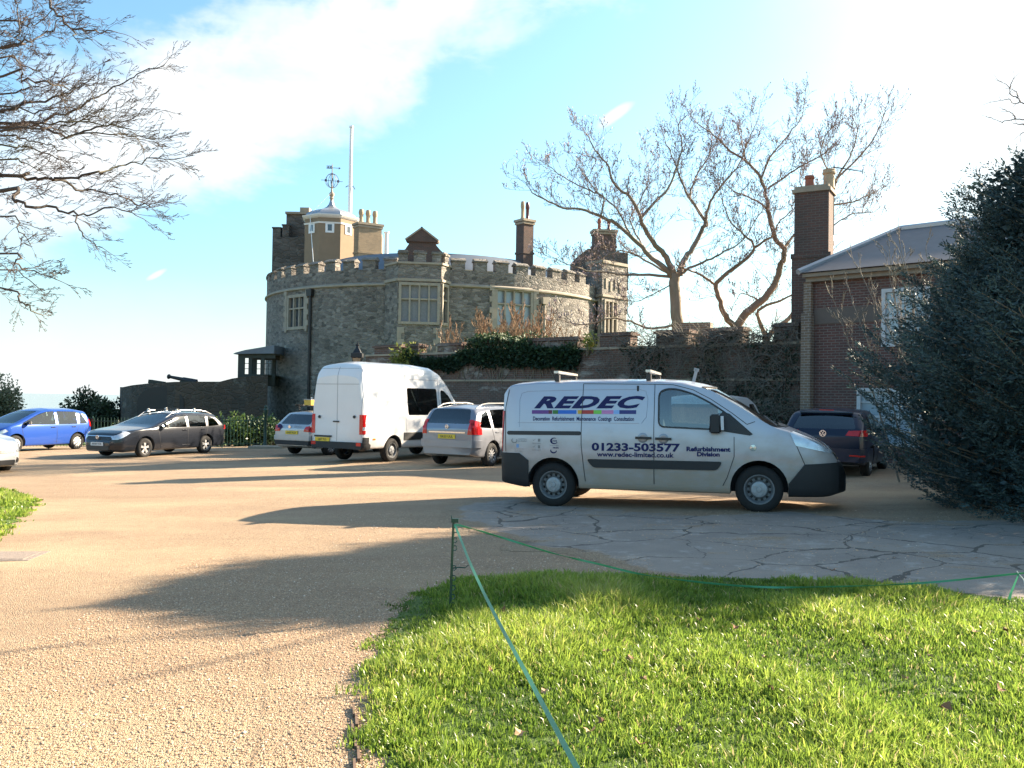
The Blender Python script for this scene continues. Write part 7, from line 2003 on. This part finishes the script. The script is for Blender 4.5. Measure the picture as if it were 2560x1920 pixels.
# ================================================================ railings
rail = empty('green_railings', gbase(266, 35.6), label='low dark green iron railings between the parked cars and the bastion', cat='fence')
F0, F1 = Vector((xpx(60, 35.2), 35.2, 0)), Vector((xpx(266, 35.6), 35.6, 0)); F00 = Vector((F0.x - 9, 35.0, 0))
fo = Vector(rail.location)
def fp_(p, z): return Vector((p.x, p.y, gz(p.x, p.y) + z)) - fo
segs = [(F00 + (F1 - F00) * i / 10) for i in range(11)]
for a_, b_ in zip(segs[:-1], segs[1:]):
    mb = MB(); L = (b_ - a_).length; n = int(L / .13)
    for k in range(n):
        p = a_.lerp(b_, (k + .5) / n); mb.tube([fp_(p, .08), fp_(p, 1.18), fp_(p, 1.24)], [.011, .011, .002], 4)
    for z in (.15, 1.08): mb.tube([fp_(a_, z), fp_(b_, z)], .018, 4)
    mb.build('railing_panel', M['green'], rail)
    p = a_; mb = MB(); mb.tube([fp_(p, 0), fp_(p, 1.28)], .03, 6); mb.build('post', M['green'], rail)
mb = MB(); c = fp_(F1, 0); mb.lathe([(.085, 0), (.085, .15), (.065, .2), (.06, 1.3), (.075, 1.32), (.085, 1.42), (.10, 1.5), (.06, 1.56), (.07, 1.62), (.03, 1.68), (0, 1.72)], 12, c); mb.build('gate_post', M['green'], rail, 40)
mb = MB(); p = gbase(269, 34.6); mb.box((p.x, p.y, p.z + .04), (1.3, .9, .10)); o = mb.build('stone_step', M['coping']); tag(o, 'flat pale stone slab at the foot of the green gate post', 'step')

# lantern beside the white van
lp = gbase(356.5, 30.8); zt = zpx(356, 345, 30.8) - lp.z
lan = empty('lantern', lp, label='black Victorian lantern showing above the roof of the tall white van', cat='street lamp')
mb = MB(); mb.lathe([(.12, 0), (.12, .3), (.06, .4), (.05, zt - .9), (.10, zt - .86), (.05, zt - .8)], 10); mb.build('column', M['iron'], lan, 40)
mb = MB()
for k in range(4):
    a_ = math.pi / 4 + k * math.pi / 2; mb.tube([(.13 * math.cos(a_), .13 * math.sin(a_), zt - .78), (.235 * math.cos(a_), .235 * math.sin(a_), zt - .42)], .014, 4)
mb.lathe([(.20, zt - .46), (.27, zt - .43), (.27, zt - .29), (.19, zt - .27), (.12, zt - .16), (.08, zt - .12), (.06, zt - .04), (.08, zt), (.02, zt + .05), (.012, zt + .13)], 4, (0, 0, 0), a0=math.pi / 4)
mb.lathe([(.12, zt - .80), (.14, zt - .76)], 8); mb.build('lamp_head', M['iron'], lan)
mb = MB(); mb.lathe([(.12, zt - .77), (.21, zt - .44)], 4, (0, 0, 0), a0=math.pi / 4, cap=False); mb.build('glass', M['glass'], lan)

# ================================================================ tape barrier
pb = onground(450, 611); top = at(453.6, 521, pb.y)
post = empty('fence_stake', pb, label='dark green plastic fence stake at the corner of the lawn', cat='stake')
H = top.z - pb.z; lean = top.x - pb.x
V['greenplastic'] = plain('green_plastic', (.012, .055, .035), .35, var=.3); V['tape'] = leaf_mat('green_tape', [(.05, .26, .13), (.09, .36, .20), (.13, .40, .24)], .3, .35, attr=False)
mb = MB(); mb.tube([(0, 0, -.05), (lean * .5, 0, H * .5), (lean, 0, H)], [.011, .010, .009], 6); mb.box((lean * .5 - .006, 0, H * .5), (.006, .018, H * .98), ry=math.atan2(lean, H)); mb.build('shaft', V['greenplastic'], post)
mb = MB(); mb.box((lean + .01, 0, H + .004), (.055, .03, .03)); mb.tube([(lean - .012, 0, H + .01), (lean - .02, 0, H + .045)], [.008, .002], 4); mb.build('cap', V['greenplastic'], post)
for zf in (.91, .80, .71, .49, .38, .27, .17, .08):
    mb = MB(); x0 = lean * zf; z = H * zf; mb.tube([(x0, 0, z + .012), (x0 + .028, 0, z + .008), (x0 + .034, 0, z - .012), (x0 + .022, 0, z - .026), (x0 + .004, 0, z - .022)], .0045, 5); mb.build('tape_hook', V['greenplastic'], post)
mb = MB(); z = H * .475; mb.tube([(lean * .48, 0, z), (.06, 0, z + .008), (.11, 0, z + .006), (.135, 0, z + .026)], [.006, .005, .004, .003], 5); mb.build('arm', V['greenplastic'], post)
def ribbon(name, pts, w_, mat, label, seed):
    rn_ = random.Random(seed); P = [Vector(p) for p in pts]; out = []
    for i in range(len(P) - 1):
        p0, p1, p2, p3 = P[max(i - 1, 0)], P[i], P[i + 1], P[min(i + 2, len(P) - 1)]
        for k in range(8):
            t = k / 8; out.append(.5 * ((2 * p1) + (-p0 + p2) * t + (2 * p0 - 5 * p1 + 4 * p2 - p3) * t * t + (-p0 + 3 * p1 - 3 * p2 + p3) * t ** 3))
    out.append(P[-1]); vs, fs = [], []; n = len(out)
    for i, p in enumerate(out):
        t = (out[min(i + 1, n - 1)] - out[max(i - 1, 0)]).normalized(); s_ = t.cross(Vector((0, 0, 1))).normalized(); u_ = s_.cross(t)
        a_ = 1.15 + .55 * math.sin(i * .37 + seed) + .35 * math.sin(i * .9)
        if seed == 1: q_ = (sdir - t * sdir.dot(t)).normalized(); a_ = math.atan2(q_.dot(u_), q_.dot(s_)) + .12 * math.sin(i * .37)
        d = (s_ * math.cos(a_) + u_ * math.sin(a_)) * w_ / 2; e_ = t.cross(d).normalized() * .0006
        vs += [p - d - e_, p + d - e_, p + d + e_, p - d + e_]
    for i in range(n - 1):
        for k in range(4): fs.append((i * 4 + k, i * 4 + (k + 1) % 4, (i + 1) * 4 + (k + 1) % 4, (i + 1) * 4 + k))
    fs += [(0, 1, 2, 3), tuple(range((n - 1) * 4, n * 4))[::-1]]
    me = bpy.data.meshes.new(name); me.from_pydata([tuple(v) for v in vs], [], fs); me.update(); o = add(name, me, mat); tag(o, label, 'tape'); return o
Yp_ = pb.y
ribbon('barrier_tape', [at(454.5, 524, Yp_ - .02), at(461, 540, 6.35), at(468.7, 559.7, 5.75), at(482, 589, 5.0), at(499, 622.6, 4.3), at(532, 684, 3.3), at(577, 768, 2.4), at(640, 880, 1.75)], .016, V['tape'], 'green tape running from the stake toward the viewer over the lawn', 1)
Yt = 6.85
rb = onground(1023, 603)
ribbon('barrier_tape', [at(456, 524.5, Yp_ - .01), at(482, 531.5, 6.82), at(512.8, 541, Yt), at(555, 553.8, Yt), at(597, 563.7, Yt), at(653.9, 576.4, 6.9), at(747, 586.3, 6.95), at(823, 586.8, 7.0), at(922, 583, 7.05), at(1018, 573.6, rb.y), at(1060, 570, rb.y + .1)], .016, V['tape'], 'slack green tape sagging from the stake to the right along the lawn edge', 2)
st2 = empty('fence_stake', rb, label='thin white pigtail stake with a green tape end at the right edge', cat='stake'); hh = at(1018, 573, rb.y).z - rb.z; x_ = at(1018, 573, rb.y).x - rb.x
mb = MB(); mb.tube([(.02, 0, -.03), (.02, 0, hh * .55), (.0, 0, hh * .8), (x_, 0, hh), (x_ - .01, 0, hh + .015)], .0045, 5); mb.build('rod', V['whiteplate'], st2)
mb = MB(); mb.raw([(x_, -.004, hh), (x_ + .012, -.004, hh), (x_ - .045, -.004, hh * .35), (x_ - .07, -.004, hh * .30), (x_ - .06, -.004, hh * .08), (x_ - .085, -.004, hh * .10)], [(0, 1, 2, 3), (3, 2, 4, 5)]); mb.build('tape_end', V['tape'], st2)
# timber edging and drain
e0, e1 = onground(353.5, 708), onground(358, 790); mb = MB(); n = 7
for i in range(n):
    a_, b_ = e0.lerp(e1, i / n), e0.lerp(e1, (i + 1.0) / n); c = (a_ + b_) / 2 + Vector((.012 * math.sin(i * 2.1), 0, .008)); mb.box(c, (.012, (b_ - a_).length, .022), math.atan2(-(b_.x - a_.x), (b_.y - a_.y)), rx=.02 * math.sin(i * 3))
o = mb.build('timber_edging', plain('old_timber', (.14, .09, .06), .9, var=.4, scale=20)); tag(o, 'weathered thin timber edging half sunk in gravel by the lawn', 'edging')
dpt = onground(6, 557); mb = MB(); mb.box((dpt.x - .15, dpt.y, dpt.z + .006), (.95, .55, .008), R(6)); mb.box((dpt.x - .15, dpt.y, dpt.z + .011), (.80, .42, .006), R(6)); o = mb.build('drain_cover', plain('drain_grey', (.25, .20, .165), .9, var=.45, scale=22, bump=.8)); tag(o, 'worn grey drain cover set in the gravel at the left edge', 'drain cover')

# ================================================================ grass
def field(x, y):   # tussock height field
    h = np.zeros_like(x)
    r_ = np.random.default_rng(2)
    for k in range(34):
        f = r_.uniform(1.2, 7.5); a_ = r_.uniform(0, 6.28); h += np.sin((x * math.cos(a_) + y * math.sin(a_)) * f + r_.uniform(0, 6.28)) / (1 + f * .22)
    return h / 6.0
def np_pip(x, y, poly):
    c = np.zeros(len(x), bool); j = len(poly) - 1
    for i in range(len(poly)):
        a, b_ = poly[i], poly[j]
        with np.errstate(divide='ignore', invalid='ignore'):
            m_ = ((a[1] > y) != (b_[1] > y)) & (x < (b_[0] - a[0]) * (y - a[1]) / (b_[1] - a[1]) + a[0])
        c ^= m_; j = i
    return c
def np_pdist(x, y, poly):
    d = np.full(len(x), 1e9)
    for i in range(len(poly)):
        a, b_ = poly[i - 1], poly[i]; ex, ey = b_[0] - a[0], b_[1] - a[1]
        t = np.clip(((x - a[0]) * ex + (y - a[1]) * ey) / (ex * ex + ey * ey + 1e-9), 0, 1); d = np.minimum(d, np.hypot(x - a[0] - t * ex, y - a[1] - t * ey))
    return d
def np_gz(x, y): return .02 * np.clip(x, -20, 12) - .01 * (np.clip(y, 13, 40) - 13)
def grass(name, poly, n, bounds, seed, hmul, label, wmul=1.0, ydens=1.6, per=11):
    rng_ = np.random.default_rng(seed); nt = n * 3 // per
    X = rng_.uniform(bounds[0], bounds[1], nt); Y = bounds[2] + (bounds[3] - bounds[2]) * rng_.random(nt) ** ydens
    ed = np_pdist(X, Y, poly) * np.where(np_pip(X, Y, poly), 1, -1) + .10 * np.sin(X * 7 + Y * 3) * np.sin(Y * 9 - X * 2) + rng_.normal(size=nt) * .04
    fl = field(X, Y); keep = (ed > 0) & (np.abs(X) < (Y + .6) * .68) & (rng_.random(nt) < np.clip(.85 + .5 * fl, .5, 1))
    X, Y, ed, fl = X[keep][:n // per], Y[keep][:n // per], ed[keep][:n // per], fl[keep][:n // per]; nt = len(X)
    ht = (.040 + .052 * np.clip(fl + .35, 0, 1.4)) * rng_.uniform(.6, 1.45, nt) * np.clip(.40 + ed * 1.6, .40, 1) * hmul
    sp = rng_.uniform(.012, .045, nt) * (1 + .08 * Y); tone = np.clip(.42 + .30 * fl + rng_.normal(size=nt) * .13, 0, .86)
    ln = rng_.uniform(.1, .45, nt); la0 = rng_.uniform(0, 2 * np.pi, nt)
    rep = lambda q: np.repeat(q, per); N = nt * per
    ra = rng_.uniform(0, 2 * np.pi, N); rr_ = np.abs(rng_.normal(size=N)) * rep(sp)
    X = rep(X) + np.cos(ra) * rr_; Y = rep(Y) + np.sin(ra) * rr_; fl = rep(fl)
    h = rep(ht) * rng_.uniform(.5, 1.2, N); Z = np_gz(X, Y) + np.clip(fl, -.3, 1) * .025 + .006
    wd = rng_.uniform(.0018, .0038, N) * wmul * (.7 + .12 * Y); th = rng_.uniform(0, 2 * np.pi, N)
    o_ = np.clip(rr_ / rep(sp) * .22, 0, .6) + rng_.uniform(0, .3, N)
    lx = (np.cos(ra) * o_ + np.cos(rep(la0)) * rep(ln)) * h; ly = (np.sin(ra) * o_ + np.sin(rep(la0)) * rep(ln)) * h; cx_, cy_ = np.cos(th) * wd, np.sin(th) * wd
    A = np.stack([X - cx_, Y - cy_, Z - .01], 1); B = np.stack([X + cx_, Y + cy_, Z - .01], 1)
    C = np.stack([X + lx * .35 + cx_ * .8, Y + ly * .35 + cy_ * .8, Z + h * .6], 1); D = np.stack([X + lx * .35 - cx_ * .8, Y + ly * .35 - cy_ * .8, Z + h * .6], 1)
    zt_ = Z + h * (1 - .3 * np.hypot(lx, ly) / (h + 1e-6)); E = np.stack([X + lx + cx_ * .12, Y + ly + cy_ * .12, zt_], 1); E2 = np.stack([X + lx - cx_ * .12, Y + ly - cy_ * .12, zt_], 1)
    Vv = np.stack([A, B, C, D, E, E2], 1).reshape(-1, 3); b_ = (np.arange(N) * 6)[:, None, None]
    Fv = (b_ + np.array([[[0, 1, 2, 3], [3, 2, 4, 5]]])).reshape(-1, 4)
    rv = np.clip(rep(tone) + rng_.normal(size=N) * .09, 0, .86); dry = rng_.random(N) < .03; rv[dry] = 1.0
    me = quads_mesh(name, Vv, Fv, attr=np.repeat(rv, 6)); o = add(name, me, G['grass']); tag(o, label, None, kind='stuff'); return o
grass('grass', LAWN, 330000, (-1.2, 6.2, 1.6, 8.0), 3, 1.0, 'long bright green lawn grass in the foreground')
grass('grass', LAWN2, 26000, (min(p[0] for p in LAWN2), max(p[0] for p in LAWN2), min(p[1] for p in LAWN2), max(p[1] for p in LAWN2)), 4, 1.0, 'patch of lawn grass at the left edge', 1.6, 1.0)
# loose stones
rng = np.random.default_rng(9); n = 46000
X = rng.uniform(-3.2, 1.4, n * 2); Y = 2.6 + 6.5 * rng.random(n * 2) ** 1.5; k = (~np_pip(X, Y, LAWN) | (rng.random(n * 2) < .002)) & (np.abs(X) < (Y + .5) * .66); X, Y = X[k][:n], Y[k][:n]
X2 = rng.uniform(-2.5, 9.5, 9000); Y2 = rng.uniform(5.8, 12.8, 9000); k = ~np_pip(X2, Y2, LAWN) & (field(X2, Y2) > -.15); X2, Y2 = X2[k], Y2[k]
n1 = len(X); X, Y = np.concatenate([X, X2]), np.concatenate([Y, Y2]); n = len(X)
s_ = rng.uniform(.003, .0075, n) * np.where(np.arange(n) < n1, 1, 1.7) * np.where(rng.random(n) < .04, 1.7, 1); th = rng.uniform(0, 6.28, n); fl_ = rng.uniform(.35, .8, n)
base_ = np.array([[1, 0, 0], [0, 1, 0], [-1, 0, 0], [0, -1, 0], [0, 0, 1], [0, 0, -.4]]); tri = np.array([[0, 1, 4], [1, 2, 4], [2, 3, 4], [3, 0, 4]])
el_ = rng.uniform(.7, 1.3, n); bx_ = base_[None, :, 0] * (s_ * el_)[:, None] * rng.uniform(.7, 1.2, (n, 6)); by_ = base_[None, :, 1] * s_[:, None] * rng.uniform(.7, 1.2, (n, 6)); bz_ = base_[None, :, 2] * (s_ * fl_)[:, None]
cx_ = bx_ * np.cos(th)[:, None] - by_ * np.sin(th)[:, None] + X[:, None]; cy_ = bx_ * np.sin(th)[:, None] + by_ * np.cos(th)[:, None] + Y[:, None]; cz_ = bz_ + np_gz(X, Y)[:, None] + .003
Vv = np.stack([cx_, cy_, cz_], -1).reshape(-1, 3); Fv = (tri[None] + (np.arange(n) * 6)[:, None, None]).reshape(-1, 3)
me = quads_mesh('loose_stones', Vv, Fv, attr=np.repeat(rng.random(n), 6))
m_, t, b = new_mat('pebbles'); a = t.new('ShaderNodeAttribute'); a.attribute_name = 'rnd'
t.l.new(t.ramp(a.outputs['Fac'], [(0, (.26, .15, .09)), (.3, (.46, .29, .17)), (.6, (.55, .38, .24)), (.85, (.38, .27, .19)), (1, (.68, .58, .45))]), b.inputs['Base Color']); b.inputs['Roughness'].default_value = .8
tag(add('loose_stones', me, m_), 'loose small stones lying on the gravel drive', None, kind='stuff')
# fallen leaves
lm = [plain('dead_leaf_brown', (.26, .12, .055), .8, var=.3), plain('dead_leaf_tan', (.42, .26, .14), .8, var=.3)]
def dead_leaf_mesh(seed):
    rn_ = random.Random(seed); vs = []; n = 10
    for i in range(n):
        a_ = 2 * math.pi * i / n; r_ = (.022 if i % 2 else .014) * rn_.uniform(.8, 1.2); vs.append((r_ * 1.3 * math.cos(a_), r_ * math.sin(a_), .010 * math.sin(a_ * 2 + seed) + .008))
    vs.append((0, 0, 0)); return vs, [(i, (i + 1) % n, n) for i in range(n)]
meshes = []
for k in range(4):
    vs, fs = dead_leaf_mesh(k); me = bpy.data.meshes.new('fallen_leaf'); me.from_pydata(vs, [], fs); me.update(); me.materials.append(lm[k % 2]); meshes.append(me)
LP = [(503, 620), (643, 690), (632, 669), (606, 662), (700, 626), (764, 668), (832, 576), (862, 611), (945, 720), (800, 735), (602, 733), (590, 745), (735, 636), (560, 640), (890, 650), (975, 640), (1000, 700), (680, 740), (640, 755), (870, 745), (960, 600), (905, 690), (770, 700), (545, 700), (490, 680), (520, 745), (1005, 640), (930, 665)]
rn = random.Random(2)
for i, (px, py) in enumerate(LP):
    p = onground(px, py); o = bpy.data.objects.new('fallen_leaf', meshes[i % 4]); COL.objects.link(o); o.location = (p.x, p.y, p.z + .045 + .02 * rn.random()); o.rotation_euler = (rn.uniform(-.5, .5), rn.uniform(-.5, .5), rn.uniform(0, 6.28)); o.scale = [rn.uniform(.8, 1.35)] * 3
    tag(o, 'small curled brown dead leaf lying on the lawn grass', 'leaf', 'fallen leaves scattered over the lawn')

# ================================================================ tidy: far-apart pieces of one mesh become parts of their own
RENAME = {'shut_lines': 'shut_line', 'door_handles': 'door_handle', 'hinges': 'hinge', 'wipers': 'wiper', 'ridge_tiles': 'ridge_tile', 'quoins': 'quoin_strip', 'door_vents': 'door_vent'}
KEEP = ('crown', 'leaves', 'twigs', 'stems', 'limbs', 'branches', 'seed_heads', 'inner_foliage', 'grass', 'loose_stones', 'body', 'lettering', 'number_plate', 'rim', 'wheel', 'wall', 'lawn', 'asphalt_path', 'sea', 'ground', 'weather_vane', 'antenna', 'railing_panel')
def pieces_of(o):
    me = o.data; nv = len(me.vertices)
    if nv == 0 or nv > 20000: return None
    par = list(range(nv))
    def find(a):
        while par[a] != a: par[a] = par[par[a]]; a = par[a]
        return a
    for e in me.edges:
        a, b_ = find(e.vertices[0]), find(e.vertices[1])
        if a != b_: par[a] = b_
    ids = {}; lab = [ids.setdefault(find(i), len(ids)) for i in range(nv)]; k = len(ids)
    if k < 2 or k > 300: return None
    co = np.array([tuple(o.matrix_world @ v.co) for v in me.vertices]); lab = np.array(lab)
    lo = np.full((k, 3), 1e9); hi = np.full((k, 3), -1e9); np.minimum.at(lo, lab, co); np.maximum.at(hi, lab, co)
    size = (hi - lo).max(axis=1); gap = np.maximum(0, np.maximum(lo[:, None] - hi[None], lo[None] - hi[:, None]))
    near = np.sqrt((gap ** 2).sum(axis=2)) <= np.maximum(.02, .5 * np.maximum(size[:, None], size[None]))
    pc = list(range(k))
    def f2(a):
        while pc[a] != a: pc[a] = pc[pc[a]]; a = pc[a]
        return a
    for a, b_ in zip(*np.nonzero(near)):
        a, b_ = f2(int(a)), f2(int(b_))
        if a != b_: pc[a] = b_
    ids = {}; pid = [ids.setdefault(f2(i), len(ids)) for i in range(k)]
    return None if len(ids) < 2 else (len(ids), [pid[l] for l in lab])
bpy.context.view_layer.update()
for o in list(SC.objects):
    if o.type != 'MESH' or o.name.split('.')[0] in KEEP or o.data.users > 1: continue
    got = pieces_of(o)
    if not got: continue
    n, pid = got
    for k in range(1, n):
        me = o.data.copy(); bm = bmesh.new(); bm.from_mesh(me); bm.verts.ensure_lookup_table()
        bmesh.ops.delete(bm, geom=[v for v in bm.verts if pid[v.index] != k], context='VERTS'); bm.to_mesh(me); bm.free()
        c = o.copy(); c.data = me; COL.objects.link(c)
    bm = bmesh.new(); bm.from_mesh(o.data); bm.verts.ensure_lookup_table()
    bmesh.ops.delete(bm, geom=[v for v in bm.verts if pid[v.index] != 0], context='VERTS'); bm.to_mesh(o.data); bm.free()
for o in list(SC.objects):
    st_ = o.name.split('.')[0]
    if st_ in RENAME: o.name = RENAME[st_]
